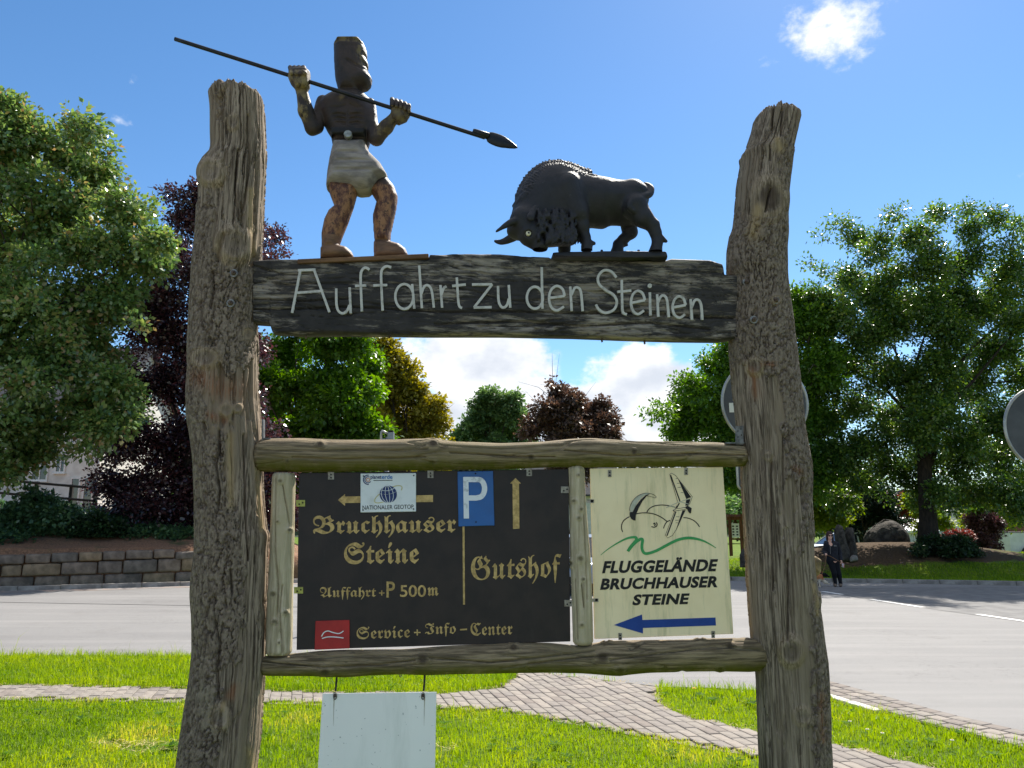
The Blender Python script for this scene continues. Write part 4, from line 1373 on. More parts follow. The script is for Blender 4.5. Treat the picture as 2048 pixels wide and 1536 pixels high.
# ---- plates on the board
mwp = M('scuffed white enamel', S(226, 228, 226), S(196, 198, 194), 14, .4, .1, 80, lo=.45, hi=.8, spec=.4)
mnavy = M('navy print', S(36, 52, 98), S(44, 60, 106), 20, .6)
mink = M('black print', S(28, 27, 28), S(36, 34, 34), 20, .6)
mora = M('salmon print', S(222, 150, 110), S(200, 130, 96), 20, .6)
mcre = M('pale gold print', S(206, 196, 142), S(190, 180, 126), 20, .6)
mbl2 = M('blue print', S(48, 108, 172), S(56, 116, 180), 20, .6)
PW = PB - .006
geo = quad_panel('geotope_plate', [(721, 947), (832, 946), (832, 1023), (721, 1025)], PW, .004, mwp)
place(geo)
tag(geo, 'small white plate with a blue globe screwed onto the black board', 'plate')
GW = PW - .001
text_px('lettering', 'planet', 741, 763, 950, 960, GW, mnavy, geo, offset=.02)
text_px('lettering', 'erde', 763.5, 785, 949.5, 958, GW, mbl2, geo, offset=.02)
strokes('tagline', [[(747, 961), (785, 960.5)]], 1.3, GW, .0004, mink, geo)
strokes('arc_mark', [arc(736, 959.5, 9.2, 9.2, 80, 280, 14)], 2.0, GW, .0004, mnavy, geo)
strokes('arc_mark', [arc(736, 959.5, 6.2, 6.2, 30, 300, 14)], 1.6, GW, .0004, mnavy, geo)
strokes('ring_mark', [arc(736, 959.5, 3.3, 3.3, 0, 360, 14)], 1.6, GW, .0004, mora, geo)
ell = [(776.5 + 31 * cos(t) * cos(-.5) - 10 * sin(t) * sin(-.5) * 1.0, 988.5 + 31 * cos(t) * sin(-.5) + 10 * sin(t) * cos(-.5)) for t in np.linspace(.2, 2.9, 24) + 1.8]
ell2 = [(776.5 + 31 * cos(t) * cos(-.5) - 10 * sin(t) * sin(-.5), 988.5 + 31 * cos(t) * sin(-.5) + 10 * sin(t) * cos(-.5)) for t in np.linspace(-1.1, .55, 14)]
strokes('orbit', [ell2, ell], 1.8, GW, .0004, mcre, geo)
gx0, gy0, gr0 = 776.5, 988.5, 17.3
gl_ = shape('globe', arc(gx0, gy0, gr0, gr0, 0, 360, 30)[:-1], GW - .0003, .0004, mnavy, geo)
lines = []
for k_ in (-.75, -.32, .12, .55):
    lines.append([(gx0 + gr0 * k_ * cos(t) * 1.05 + 2 * sin(t), gy0 + gr0 * sin(t)) for t in np.linspace(-pi / 2, pi / 2, 14)])
for k_ in (-.62, -.2, .25, .66):
    h = gr0 * sqrt(1 - k_ * k_)
    lines.append([(gx0 + h * s, gy0 + gr0 * k_ + 3.4 * (1 - s * s) - 2.4 * s) for s in np.linspace(-.97, .97, 12)])
strokes('globe_grid', lines, .95, GW - .0008, .0004, mwp, geo)
text_px('lettering', 'NATIONALER GEOTOP', 725, 827, 1011, 1019.5, GW, mink, geo, slope=-.02, offset=.004)
for x, y in ((727, 952), (827.5, 951), (726, 1020), (827, 1018)): shape('screw', arc(x, y, 1.5, 1.5, 0, 360, 8)[:-1], GW - .001, .001, mdark, geo)

mblue = M('traffic blue enamel', S(20, 92, 160), S(24, 84, 146), 10, .4, .08, 80, spec=.45)
par = quad_panel('parking_plate', [(915, 943), (986, 942), (989, 1051), (917, 1053)], PW, .004, mblue)
place(par)
tag(par, 'blue parking plate with a white P screwed onto the black board', 'plate')
mwpp = M('scratched white sheet', S(226, 228, 230), S(182, 186, 190), 40, .5, lo=.52, hi=.7)
strokes('letter', [[(932.8, 1037), (931.6, 954)], [(928, 959)] + [(950, 959)] + [(957 + 12.2 * cos(t), 977 + 18 * sin(t)) for t in np.linspace(-pi / 2, pi / 2, 14)] + [(952, 996), (934, 996)]], 10.6, GW, .0005, mwpp, par)
for x, y in ((952, 1044), (951, 947)): shape('screw', arc(x, y, 1.6, 1.6, 0, 360, 8)[:-1], GW - .001, .001, mdark, par)
mred = M('signal red enamel', S(182, 36, 34), S(160, 30, 30), 8, .45, .1, 60, spec=.4)
red = quad_panel('logo_plate', [(631, 1242), (699, 1240), (699, 1297), (629, 1300)], PW, .004, mred)
place(red)
tag(red, 'small red plate with two white wavy lines at the foot of the black board', 'plate')
strokes('wave_line', [curve_pts([(643, 1273), (648, 1265), (656, 1262), (666, 1265), (678, 1267), (687, 1262)], 5)], 2.0, GW, .0004, mwp, red)
strokes('wave_line', [curve_pts([(644, 1277), (655, 1274), (670, 1274), (687, 1276)], 5)], 2.0, GW, .0004, mwp, red)

# ---- cream panel of the flying site
mcream, bb, p, out = new_mat('weathered cream plastic panel')
co = bb.n('ShaderNodeTexCoord').outputs['Object']
c = bb.mix(bb.ramp(bb.noise(co, 4, 4, .6), .35, .7), S(252, 230, 184), S(243, 219, 172))
c = bb.mix(bb.m('MULTIPLY', bb.ramp(bb.noise(bb.mapping(co, (1, 1, .10)), 22, 6, .72), .50, .74), .6), c, S(160, 158, 112))
c = bb.mix(bb.m('MULTIPLY', bb.ramp(bb.noise(co, 160, 3, .7), .66, .76), .6), c, S(110, 108, 84))
bb.put(p.inputs['Base Color'], c)
p.inputs['Roughness'].default_value = .5
fly = quad_panel('flying_site_sign', [(1180, 937), (1446, 934), (1467, 1268), (1189, 1278)], PB, .008, mcream)
place(fly)
tag(fly, 'cream panel with a hang glider drawing and blue arrow beside the right log', 'sign')
text_px('lettering', 'FLUGGELÄNDE', 1204, 1431, 1117, 1147, LW, mink, fly, slope=-.018, offset=.042, lean=.22, spacing=1.06)
text_px('lettering', 'BRUCHHAUSER', 1200, 1435, 1157, 1180, LW, mink, fly, slope=-.022, offset=.042, lean=.22, spacing=1.06)
text_px('lettering', 'STEINE', 1264, 1375, 1189, 1211, LW, mink, fly, slope=-.022, offset=.042, lean=.22, spacing=1.06)
marr = M('blue arrow film', S(24, 62, 136), S(28, 68, 144), 12, .5)
shape('arrow', [(1228, 1250), (1284, 1229), (1285, 1240), (1431, 1235), (1432, 1251), (1286, 1256), (1286, 1267)], LW, .001, marr, fly)
Z6 = lambda L: [(1200 + x / 7.877, 930 + y / 7.877) for x, y in L]
C6 = lambda L, n=6: Z6(curve_pts(L, n))
strokes('hill_line', [C6([(358, 1055), (340, 1000), (345, 930), (385, 865), (465, 812)]), C6([(560, 772), (640, 757), (740, 755), (850, 772), (960, 820), (1060, 890)]), C6([(738, 745), (775, 690), (850, 648), (960, 630), (1080, 640), (1190, 668)]), C6([(1000, 1000), (1020, 945), (1055, 895), (1105, 872)]), C6([(1315, 828), (1390, 838), (1470, 870), (1530, 920), (1568, 975)])], 1.9, LW, .0005, mink, fly)
strokes('hill_line', [C6([(810, 970), (850, 980), (890, 965), (900, 930), (885, 905)]), C6([(845, 935), (855, 915), (870, 935), (860, 960)])], 2.0, LW, .0005, mink, fly)
mgrey = M('pale grey print', S(190, 188, 168), S(176, 174, 154), 60, .6)
shape('paraglider_canopy', C6([(470, 740), (475, 690), (500, 600), (560, 510), (650, 455), (760, 440), (790, 452), (700, 480), (610, 560), (540, 680), (510, 740)], 3), LW, .0005, mgrey, fly)
shape('paraglider_underside', Z6([(465, 700), (470, 745), (515, 740), (560, 650), (640, 545), (720, 475), (790, 450), (735, 490), (670, 570), (610, 680), (565, 790), (560, 875), (530, 873), (495, 850), (470, 810)]), LW - .0006, .0005, mink, fly)
strokes('paraglider_outline', [C6([(465, 720), (475, 650), (520, 560), (600, 485), (700, 445), (780, 448), (850, 470), (883, 500), (870, 517), (810, 500), (740, 485)])], .8, LW - .001, .0004, mink, fly)
hg = shape('hang_glider_wing', Z6([(1100, 150), (1125, 128), (1190, 165), (1455, 500), (1400, 640), (1340, 720), (1200, 1020), (1140, 1110), (1065, 1150), (1030, 1105), (1210, 640), (1225, 580)]), LW - .0004, .0004, mcream, fly)
strokes('wing_outline', [Z6([(1100, 150), (1125, 128), (1190, 165), (1455, 500), (1410, 620)]), Z6([(1100, 150), (1225, 580)]), Z6([(1210, 640), (1030, 1105), (1065, 1150), (1140, 1110), (1200, 1020), (1340, 720)])], .8, LW - .001, .0004, mink, fly)
shape('wing_shade', Z6([(1222, 200), (1438, 508), (1360, 535)]), LW - .0012, .0004, mink, fly)
shape('wing_shade', Z6([(1360, 535), (1425, 540), (1395, 640), (1345, 640)]), LW - .0012, .0004, mink, fly)
shape('wing_shade', Z6([(1300, 715), (1350, 710), (1240, 930), (1200, 1010)]), LW - .0012, .0004, mink, fly)
strokes('wing_spar', [Z6([(1112, 160), (1260, 570)]), Z6([(1195, 735), (1055, 1115)]), Z6([(1250, 600), (1205, 680)])], 2.4, LW - .0012, .0004, mink, fly)
for L_ in ([(1195, 215), (1225, 212)], [(1212, 288), (1255, 288)], [(1222, 355), (1280, 350)], [(1272, 436), (1312, 436)], [(1200, 815), (1250, 815)], [(1185, 870), (1240, 870)], [(1195, 910), (1228, 912)]): strokes('wing_batten', [Z6(L_)], .8, LW - .0012, .0004, mink, fly)
strokes('control_frame', [Z6([(1040, 675), (1240, 585), (1450, 520)]), Z6([(1260, 580), (1410, 620)]), Z6([(1090, 640), (1190, 668)])], 1.2, LW - .0016, .0004, mgrey, fly)
shape('pilot', Z6([(1145, 715), (1190, 690), (1340, 665), (1380, 640), (1410, 660), (1445, 680), (1435, 750), (1420, 765), (1395, 740), (1370, 690), (1330, 705), (1160, 730)]), LW - .002, .0004, mink, fly)
shape('pilot_harness', Z6([(1160, 712), (1200, 695), (1345, 674), (1355, 690), (1320, 698), (1180, 720)]), LW - .0026, .0004, mcream, fly)
mgreen = M('green print', S(62, 152, 84), S(72, 160, 92), 20, .6)
sw = curve_pts([(10, 1420), (120, 1330), (250, 1245), (380, 1175), (480, 1142), (560, 1140), (575, 1170), (540, 1220), (480, 1290), (440, 1360)], 6)
strokes('swoosh', [Z6(sw)], [.8 + 4.6 * min(1, i / 30) for i in range(len(sw))], LW, .0005, mgreen, fly)
sw = curve_pts([(445, 1350), (520, 1260), (600, 1190), (650, 1165), (672, 1185), (662, 1260), (665, 1330), (700, 1388), (770, 1390), (900, 1345), (1050, 1265), (1200, 1190), (1330, 1155), (1450, 1152), (1600, 1185), (1720, 1240), (1825, 1305)], 6)
n_ = len(sw)
strokes('swoosh', [Z6(sw)], [5.6 if i < n_ * .8 else .8 + 4.8 * (n_ - i) / (n_ * .2) for i in range(n_)], LW - .0006, .0005, mgreen, fly)
for x, y in ((1219, 940), (1372, 936)): tab(x - 3, x + 4, y, y + 14, mtab, fly, False)
for x, y in ((1240, 1266), (1426, 1262)): tab(x - 3, x + 4, y, y + 14, mtab, fly, False)
for x, y in ((1181, 1003), (1190, 1201)):
    t = rect_px('fixing_tab', x - 8, x + 7, y - 4, y + 3, PB - .003, .002, mtab, fly)
    shape('screw', arc(x + 3, y - 1, 3, 3, 0, 360, 10)[:-1], PB - .0042, .001, mdark, t)

# ---- blank white panel hung below
mblank, bb, p, out = new_mat('plain white panel')
co = bb.n('ShaderNodeTexCoord').outputs['Object']
c = bb.mix(bb.ramp(bb.noise(co, 3, 4, .5), .35, .7), S(254, 250, 243), S(249, 245, 238))
c = bb.mix(bb.m('MULTIPLY', bb.ramp(bb.noise(co, 70, 2, .5), .72, .76), .7), c, S(110, 112, 112))
c = bb.mix(bb.m('MULTIPLY', bb.ramp(bb.noise(bb.mapping(co, (1, 1, .15)), 12, 6, .7), .5, .78), .28), c, S(188, 190, 178))
ar = bb.n('ShaderNodeAttribute', attribute_name='run').outputs['Fac']
bb.put(p.inputs['Base Color'], c)
p.inputs['Roughness'].default_value = .35
HW = -.02
hang = quad_panel('hanging_panel', [(645, 1387), (873, 1384), (868, 1640), (629, 1640)], HW, .004, mblank)
place(hang)
tag(hang, 'blank white panel hanging on two hooks under the lower log rail', 'sign panel')
mrust = M('rust run stain', S(150, 132, 104), S(186, 176, 156), 30, .8)
for x in (668, 849):
    strokes('rust_stain', [[(x, 1394), (x, 1405), (x - .5, 1420), (x - 1, 1452)]], [2.6, 1.8, 1.0, .3], HW - .0006, .0004, mrust, hang)
mhook = M('blackened steel hook', S(60, 54, 48), S(40, 34, 30), 60, .5, metallic=.6, spec=.5)
for x, yt in ((671, 1352), (847, 1350)):
    top = loc3(x + 3, yt - 4, HW + .01); mid = loc3(x + 1, 1372, HW + .004); lo_ = loc3(x - 1, 1392, HW - .004)
    hk = MB().tube([top, mid, loc3(x, 1382, HW - .002)], .0042, 8).build('hook', mhook, hang)
    ring = [Vector(lo_) + Vector((.006 * cos(t), -.003 * sin(t), .014 * sin(t))) for t in np.linspace(0, 2 * pi, 16)]
    MB().tube(ring, .002, 6, False).build('link', mgal, hk)
    MB().tube([loc3(x - 1, 1391, HW - .005), loc3(x - 1, 1391, HW + .001)], .007, 12).build('grommet', mbolt, hk)
MB().tube([loc3(798, 1344, -.01), loc3(799, 1352, -.01), loc3(801, 1355, -.01), loc3(802, 1350, -.01), loc3(802, 1344, -.01)], .0018, 6).build('screw_eye', mgal, frame)

# ================================================================== CARVED HUNTER
Z1 = lambda x, y, w=0.0: uv(330 + x / 3.072, 40 + y / 3.072, w)
def P1(L, w=0.0): return [Z1(x, y, w - .035) for x, y in L]
def Q1(x, y, w=0.0):
    u, v = Z1(x, y, w); return (u, w, v)
PXM = (Z1(1100, 800)[0] - Z1(1000, 800)[0]) / 100            # metres per enlargement pixel
mhun, bb, p, out = new_mat('carved figure, dark stain flaking to bare wood')
co = bb.n('ShaderNodeTexCoord').outputs['Object']
sx = bb.n('ShaderNodeSeparateXYZ'); bb.put(sx.inputs[0], co)
zleg = Z1(1100, 1030)[1]; zfoot = Z1(1100, 1350)[1]
stn = bb.mix(bb.ramp(bb.noise(co, 14, 5, .6), .35, .7), S(60, 46, 38), S(39, 32, 28))
leg = bb.mix(bb.ramp(bb.noise(bb.mapping(co, (1, 1, .5)), 34, 7, .72), .42, .58), S(150, 106, 70), S(82, 48, 36))
leg = bb.mix(bb.ramp(bb.noise(co, 60, 6, .75), .55, .64), leg, S(38, 30, 26))
foot = bb.mix(bb.ramp(bb.noise(bb.mapping(co, (.3, 1, 1)), 40, 5, .6), .35, .7), S(126, 92, 68), S(84, 62, 47))
col = bb.mix(bb.ramp(sx.outputs[2], zleg - .01, zleg + .02), leg, stn)
col = bb.mix(bb.ramp(sx.outputs[2], zfoot + .004, zfoot - .004), col, foot)
aw = bb.n('ShaderNodeAttribute', attribute_name='bare').outputs['Fac']
wrn = bb.m('MULTIPLY', aw, bb.ramp(bb.noise(bb.mapping(co, (1, 1, .5)), 36, 6, .7), .40, .56))
col = bb.mix(wrn, col, bb.mix(bb.ramp(bb.noise(co, 22, 4, .6), .4, .65), S(136, 118, 76), S(98, 80, 54)))
bb.put(p.inputs['Base Color'], col)
p.inputs['Roughness'].default_value = .6
p.inputs['Specular IOR Level'].default_value = .4
bump(bb, p, bb.noise(bb.mapping(co, (.4, 1, 1)), 110, 5, .7), .6, .004)
hunter = gate_empty('hunter_statue', 'carved wooden hunter in a grey kilt standing on the beam', 'statue', None, loc3(728, 517, 0))
hb = Vector(loc3(728, 517, 0))
HC = (0, 0)
lo_u, _ = Z1(740, 500); hi_u, _ = Z1(1530, 500)
vl = Vol((lo_u - .02, -.16, Z1(1100, 1465)[1] - .01), (hi_u + .02, .13, Z1(1100, 95)[1] + .02), .0037)
vl.grow = .0035
SC = PXM
head = [(1035, 130), (1050, 111), (1120, 106), (1180, 108), (1212, 125), (1230, 165), (1233, 200), (1224, 214), (1232, 228), (1240, 250), (1241, 262), (1230, 268), (1232, 282), (1241, 296), (1238, 308), (1252, 322), (1264, 345), (1258, 372), (1238, 392), (1180, 408), (1160, 430), (1068, 430), (1056, 385), (1044, 340), (1037, 240)]
vl.slab(P1(head, -.01), .068, .052, -.01, .008)
vl.slab(P1([(1055, 112), (1190, 112), (1222, 150), (1040, 150)], -.01), .076, .03, -.01, .006)
torso = [(945, 500), (965, 465), (1005, 440), (1060, 415), (1170, 412), (1215, 435), (1250, 470), (1275, 540), (1290, 640), (1262, 700), (1240, 760), (1030, 760), (1018, 700), (990, 655), (968, 610), (948, 560)]
vl.slab(P1(torso), .075, .075, 0, .012)
# arms
aL = [Q1(972, 505, .0), Q1(930, 655, -.03), Q1(905, 665, -.045), Q1(866, 560, -.07), Q1(838, 425, -.085), Q1(822, 380, -.09)]
vl.chain(aL, [44 * SC, 42 * SC, 42 * SC, 46 * SC, 33 * SC, 38 * SC], .012)
aR = [Q1(1255, 520, .0), Q1(1268, 660, -.03), Q1(1298, 725, -.045), Q1(1362, 655, -.07), Q1(1420, 585, -.085), Q1(1437, 562, -.09)]
vl.chain(aR, [42 * SC, 44 * SC, 46 * SC, 42 * SC, 30 * SC, 34 * SC], .012)
# fists round the shaft
SPW = -.105
def spear_px(t): return (350 + (1035 - 350) * t, 78 + (296 - 78) * t)
vl.slab(P1([(752, 330), (758, 295), (800, 283), (860, 283), (880, 300), (878, 380), (862, 405), (805, 408), (765, 365)], -.095), .040, .022, -.098, .006)
for i, x in enumerate((770, 797, 824, 851)):
    vl.cap(Q1(x, 292, SPW + .002), Q1(x + 8, 330, SPW - .036), 15 * SC, 14 * SC, .004)
vl.cap(Q1(868, 350, SPW + .02), Q1(846, 318, SPW - .038), 15 * SC, 13 * SC, .004)
vl.slab(P1([(1388, 530), (1395, 500), (1480, 515), (1508, 545), (1480, 590), (1430, 612), (1398, 590)], -.095), .036, .022, -.095, .006)
for i, (x, y) in enumerate(((1394, 482), (1420, 490), (1446, 497), (1472, 506), (1497, 520))):
    vl.chain([Q1(x - 2, y + 52, SPW + .028), Q1(x, y + 4, SPW + .016), Q1(x + 3, y + 12, SPW - .026), Q1(x + 2, y + 40, SPW - .032)], [13 * SC, 12.5 * SC, 12.5 * SC, 11 * SC], .003)
# legs and feet
vl.slab(P1([(1005, 990), (1180, 1000), (1172, 1060), (1150, 1140), (1118, 1230), (1085, 1310), (1062, 1372), (1055, 1410), (962, 1410), (962, 1300), (978, 1220), (1005, 1165), (1042, 1135), (1025, 1090), (1006, 1040)]), .056, .045, -.012, .010)
vl.slab(P1([(955, 1395), (985, 1375), (1062, 1378), (1110, 1392), (1142, 1420), (1152, 1446), (1148, 1458), (955, 1458)]), .048, .030, -.012, .004)
vl.slab(P1([(1255, 1020), (1300, 960), (1355, 945), (1400, 1000), (1421, 1060), (1415, 1120), (1398, 1200), (1378, 1290), (1374, 1350), (1286, 1350), (1278, 1260), (1274, 1180), (1298, 1090)]), .056, .045, .012, .010)
vl.slab(P1([(1280, 1345), (1320, 1338), (1378, 1345), (1430, 1358), (1472, 1390), (1486, 1425), (1482, 1446), (1280, 1448)]), .048, .030, .012, .004)
# carved lines: breast, ribs, mouth, cheek
def groove(L, w, r=.004):
    pts = [Q1(x, y, w) for x, y in L]
    vl.chain(pts, [r] * len(pts), .003, op='sub')
fw = -.076
groove([(985, 510), (1010, 530), (1060, 535), (1105, 520)], fw, .006); groove([(1140, 515), (1180, 532), (1220, 530), (1240, 515)], fw, .006)
for yy in (575, 600, 628): groove([(1015, yy + 8), (1060, yy), (1105, yy + 6)], fw + .002, .0075); groove([(1135, yy + 6), (1180, yy), (1225, yy + 8)], fw + .002, .0075)
groove([(1125, 560), (1124, 670)], fw, .006)
groove([(1120, 240), (1165, 268), (1205, 288), (1240, 302)], -.080, .010)
groove([(1196, 214), (1212, 220), (1232, 214)], -.076, .011)
groove([(1180, 200), (1200, 196), (1228, 206)], -.078, .007)
for gx_ in range(1060, 1180, 22): groove([(gx_, 170), (gx_ + 4, 250), (gx_ - 2, 370)], -.0815, .0045)
groove([(1040, 152), (1215, 152)], -.083, .007)
vl.displace(lambda P: .0022 * (fbm(P * np.array([50, 50, 120]), 3, 6) - .5))
body = vl.build('body', mhun, hunter)
body.location = -hb
V = np.empty(len(body.data.vertices) * 3, np.float32); body.data.vertices.foreach_get('co', V); V = V.reshape(-1, 3)
el = np.array([Z1(1000, 700)[0], Z1(1278, 700)[0], Z1(1000, 660)[1], Z1(1000, 410)[1]])
bare = ((V[:, 0] < Z1(905, 600)[0]) * sstep(V[:, 2], Z1(1000, 700)[1], Z1(1000, 650)[1]) * (1 - sstep(V[:, 2], Z1(1000, 440)[1], Z1(1000, 400)[1]))) * 1.0
bare = np.maximum(bare, .55 * (V[:, 0] > Z1(1300, 600)[0]) * (V[:, 2] < Z1(1000, 610)[1]) * (V[:, 2] > Z1(1000, 750)[1]))
bare = np.maximum(bare, np.exp(-((V[:, 0] - Z1(1122, 0)[0]) / .012) ** 2 - ((V[:, 2] - Z1(1000, 520)[1]) / .016) ** 2))
bare = np.maximum(bare, .7 * sstep(V[:, 0], Z1(1172, 200)[0], Z1(1215, 200)[0]) * (V[:, 2] > Z1(1000, 320)[1]) * (V[:, 2] < Z1(1000, 200)[1]))
bare = np.maximum(bare, .75 * (V[:, 2] > Z1(1100, 152, -.05)[1]))
add_attr(body, 'bare', bare)
mkilt = M('grey painted planks of the kilt', S(156, 146, 138), S(112, 104, 98), 22, .85, .7, 90, (.3, 1, 1))
vk = Vol((Z1(970, 900)[0], -.12, Z1(1180, 1080)[1]), (Z1(1390, 900)[0], .12, Z1(1180, 715)[1]), .004)
vk.slab(P1([(1030, 735), (1230, 733), (1252, 800), (1325, 872), (1364, 938), (1362, 956), (1310, 985), (1275, 1030), (1248, 1052), (1190, 1057), (1120, 1035), (1010, 1018), (990, 1032), (984, 1005), (990, 930), (1003, 850)], 0), .092, .06, 0, .01)
for yy in (803, 856, 914, 975): vk.chain([Q1(970, yy + 2, -.093), Q1(1180, yy, -.093), Q1(1380, yy + 3, -.093)], [.0085] * 3, .002, op='sub')
vk.displace(lambda P: .002 * (fbm(P * np.array([20, 50, 90]), 3, 6) - .5))
kilt = vk.build('kilt', mkilt, hunter); kilt.location = -hb
mbelt = M('black leather belt', S(34, 32, 32), S(24, 23, 23), 30, .6)
vt = Vol((Z1(1000, 700)[0], -.12, Z1(1130, 755)[1]), (Z1(1260, 700)[0], .12, Z1(1130, 655)[1]), .004)
vt.slab(P1([(1012, 676), (1245, 682), (1238, 738), (1026, 738)]), .086, .014, 0, 0)
belt = vt.build('belt', mbelt, hunter); belt.location = -hb
mbuck = M('dull zinc buckle', S(170, 168, 158), S(120, 118, 110), 60, .45, metallic=.5, spec=.5)
u, v = Z1(1124, 703, -.088)
bk = MB().tube([(u, -.07, v), (u, -.092, v), (u, -.096, v), (u, -.096, v)], [.019, .019, .016, .002], 24).build('buckle', mbuck, hunter); bk.location = -hb
mplk = M('brown base plank', S(128, 96, 66), S(92, 68, 48), 30, .8, .5, 60, (.15, 1, 1))
pl = MB().prism([Z1(812, 1468, -.06), Z1(1619, 1434, -.06), Z1(1619, 1462, -.06), Z1(812, 1495, -.06)][::-1], -.06, .06).build('base_plank', mplk, hunter)
bevel(pl, .003, 1); pl.location = -hb

# ---- spear in his hands
mspear = M('blackened iron spear', S(34, 35, 40), S(24, 25, 28), 30, .45, metallic=.4, spec=.5)
spear = gate_empty('spear', 'long black spear held level across the shoulders by the carved hunter', 'spear', None, loc3(700, 190, SPW))
so = Vector(loc3(700, 190, SPW))
pts = [Vector(loc3(*spear_px(t), SPW)) - so for t in np.linspace(0, .905, 30)]
MB().tube(pts, .0093, 14).build('shaft', mspear, spear, True)
tip0, tip1 = Vector(loc3(962, 267, SPW)) - so, Vector(loc3(1036, 296, SPW)) - so
MB().tube([Vector(loc3(946, 262, SPW)) - so, Vector(loc3(950, 263.5, SPW)) - so, Vector(loc3(978, 273, SPW)) - so], [.011, .0135, .0165], 14).build('socket', mspear, spear, True)
bl = [(974, 283), (975, 271), (981, 264), (1003, 270), (1018, 279), (1036, 296), (1008, 296), (990, 292)]
vb = Vol((uv(970, 280, SPW)[0] - .02, -.03, uv(1000, 300, SPW)[1] - .02), (uv(1040, 280, SPW)[0] + .02, .03, uv(1000, 258, SPW)[1] + .02), .003)
vb.slab([uv(x, y, SPW) for x, y in curve_pts(bl, 3, True)], .012, .028, 0, 0)
bd = vb.build('blade', mspear, spear); bd.location = Vector((-so[0], 0, -so[2]))

# ================================================================== BISON
Z2 = lambda x, y, w=0.0: uv(900 + x / 3.938, 240 + y / 3.938, w)
def Q2(x, y, w=0.0):
    u, v = Z2(x, y, w); return (u, w, v)
def P2(L, w=0.0): return [Z2(x, y, w - .055) for x, y in L]
SB = (Z2(1100, 700)[0] - Z2(1000, 700)[0]) / 100
bison = gate_empty('bison_statue', 'black painted bison with lowered horns standing on the right half of the beam', 'statue', None, loc3(1220, 521, 0))
bo = Vector(loc3(1220, 521, 0))
mbis, bb, p, out = new_mat('black painted cast bison')
co = bb.n('ShaderNodeTexCoord').outputs['Object']
c = bb.mix(bb.ramp(bb.noise(co, 16, 5, .6), .35, .7), S(37, 35, 38), S(25, 24, 27))
c = bb.mix(bb.m('MULTIPLY', bb.ramp(bb.noise(co, 40, 6, .7), .62, .74), .5), c, S(84, 84, 84))
bb.put(p.inputs['Base Color'], c)
p.inputs['Roughness'].default_value = .62
p.inputs['Specular IOR Level'].default_value = .45
bump(bb, p, bb.noise(bb.mapping(co, (1, 1, .5)), 120, 4, .65), .4, .004)
vb = Vol((Z2(325, 700)[0], -.20, Z2(1000, 1080)[1]), (Z2(1740, 700)[0], .20, Z2(1000, 280)[1]), .0042)
trunk_ = [(482, 790), (498, 660), (528, 556), (580, 462), (650, 388), (735, 334), (850, 322), (960, 344), (1110, 402), (1250, 437), (1400, 470), (1500, 490), (1555, 515), (1572, 560), (1560, 620), (1545, 700), (1520, 760), (1430, 790), (1300, 785), (1230, 812), (1110, 806), (1040, 860), (1010, 930), (950, 950), (860, 955), (770, 960), (700, 930), (600, 900), (510, 860)]
vb.slab(P2(curve_pts(trunk_, 3, True)), .112, .13, 0, .012)
vb.ball(Q2(860, 600, 0), 215 * SB, .04, (1.0, 1.0, 1.12))          # shoulder hump
vb.ball(Q2(1420, 610, 0), 130 * SB, .04, (1.05, 1.45, 1.0))          # rump
vb.ball(Q2(1180, 620, 0), 140 * SB, .05, (1.35, 1.2, 1.0))           # barrel
# shoulder blade and thigh on the near side
vb.cap(Q2(930, 520, -.10), Q2(1010, 730, -.10), 90 * SB, 75 * SB, .03)
def leg_(pts, rad, k=.014): vb.chain([Q2(*q) for q in pts], [r * SB for r in rad], k)
leg_([(1000, 720, -.085), (1040, 840, -.085), (1070, 925, -.085), (1078, 985, -.085), (1076, 1046, -.085)], [84, 54, 34, 37, 48])
vb.cap(Q2(1105, 965, -.085), Q2(1135, 972, -.085), 22 * SB, 14 * SB, .006)
leg_([(930, 860, .075), (905, 940, .075), (902, 985, .075), (900, 1022, .075)], [80, 48, 44, 50])
leg_([(1455, 690, -.075), (1520, 770, -.085), (1595, 830, -.085), (1620, 890, -.085), (1634, 960, -.085), (1618, 1046, -.085)], [108, 74, 52, 42, 38, 54])
vb.cap(Q2(1665, 930, -.085), Q2(1700, 955, -.085), 24 * SB, 14 * SB, .006)
leg_([(1400, 760, .06), (1410, 850, .075), (1425, 885, .08), (1365, 940, .08), (1325, 980, .08), (1318, 1034, .08)], [85, 58, 50, 40, 38, 52])
vb.cap(Q2(1375, 980, .08), Q2(1392, 985, .08), 22 * SB, 12 * SB, .006)
# head, turned a little to the front
vb.chain([Q2(590, 800, -.05), Q2(640, 900, -.065), Q2(705, 985, -.075)], [118 * SB, 92 * SB, 60 * SB], .02, (1, 1.05, 1))
vb.ball(Q2(712, 995, -.082), 56 * SB, .012, (1.05, 1, .9))
vb.ball(Q2(540, 870, -.03), 90 * SB, .02, (1, 1.1, .8))
vb.cap(Q2(690, 1000, -.118), Q2(735, 1005, -.112), 10 * SB, 8 * SB, .004, op='sub')
vb.cap(Q2(700, 1026, -.09), Q2(760, 1010, -.10), 7 * SB, 7 * SB, .004, op='sub')
vb.ball(Q2(618, 893, -.118), 26 * SB, .006, op='sub')
vb.cap(Q2(585, 868, -.112), Q2(650, 865, -.112), 13 * SB, 11 * SB, .008)
# horns
hp = curve_pts([Q2(570, 800, -.075), Q2(500, 800, -.10), Q2(430, 835, -.115), Q2(362, 880, -.12)], 5)
vb.chain(hp, list(np.linspace(40, 7, len(hp)) * SB), .004)
hp2 = curve_pts([Q2(520, 905, .03), Q2(465, 940, .05), Q2(400, 962, .06), Q2(354, 953, .06)], 5)
vb.chain(hp2, list(np.linspace(40, 9, len(hp2)) * SB), .004)
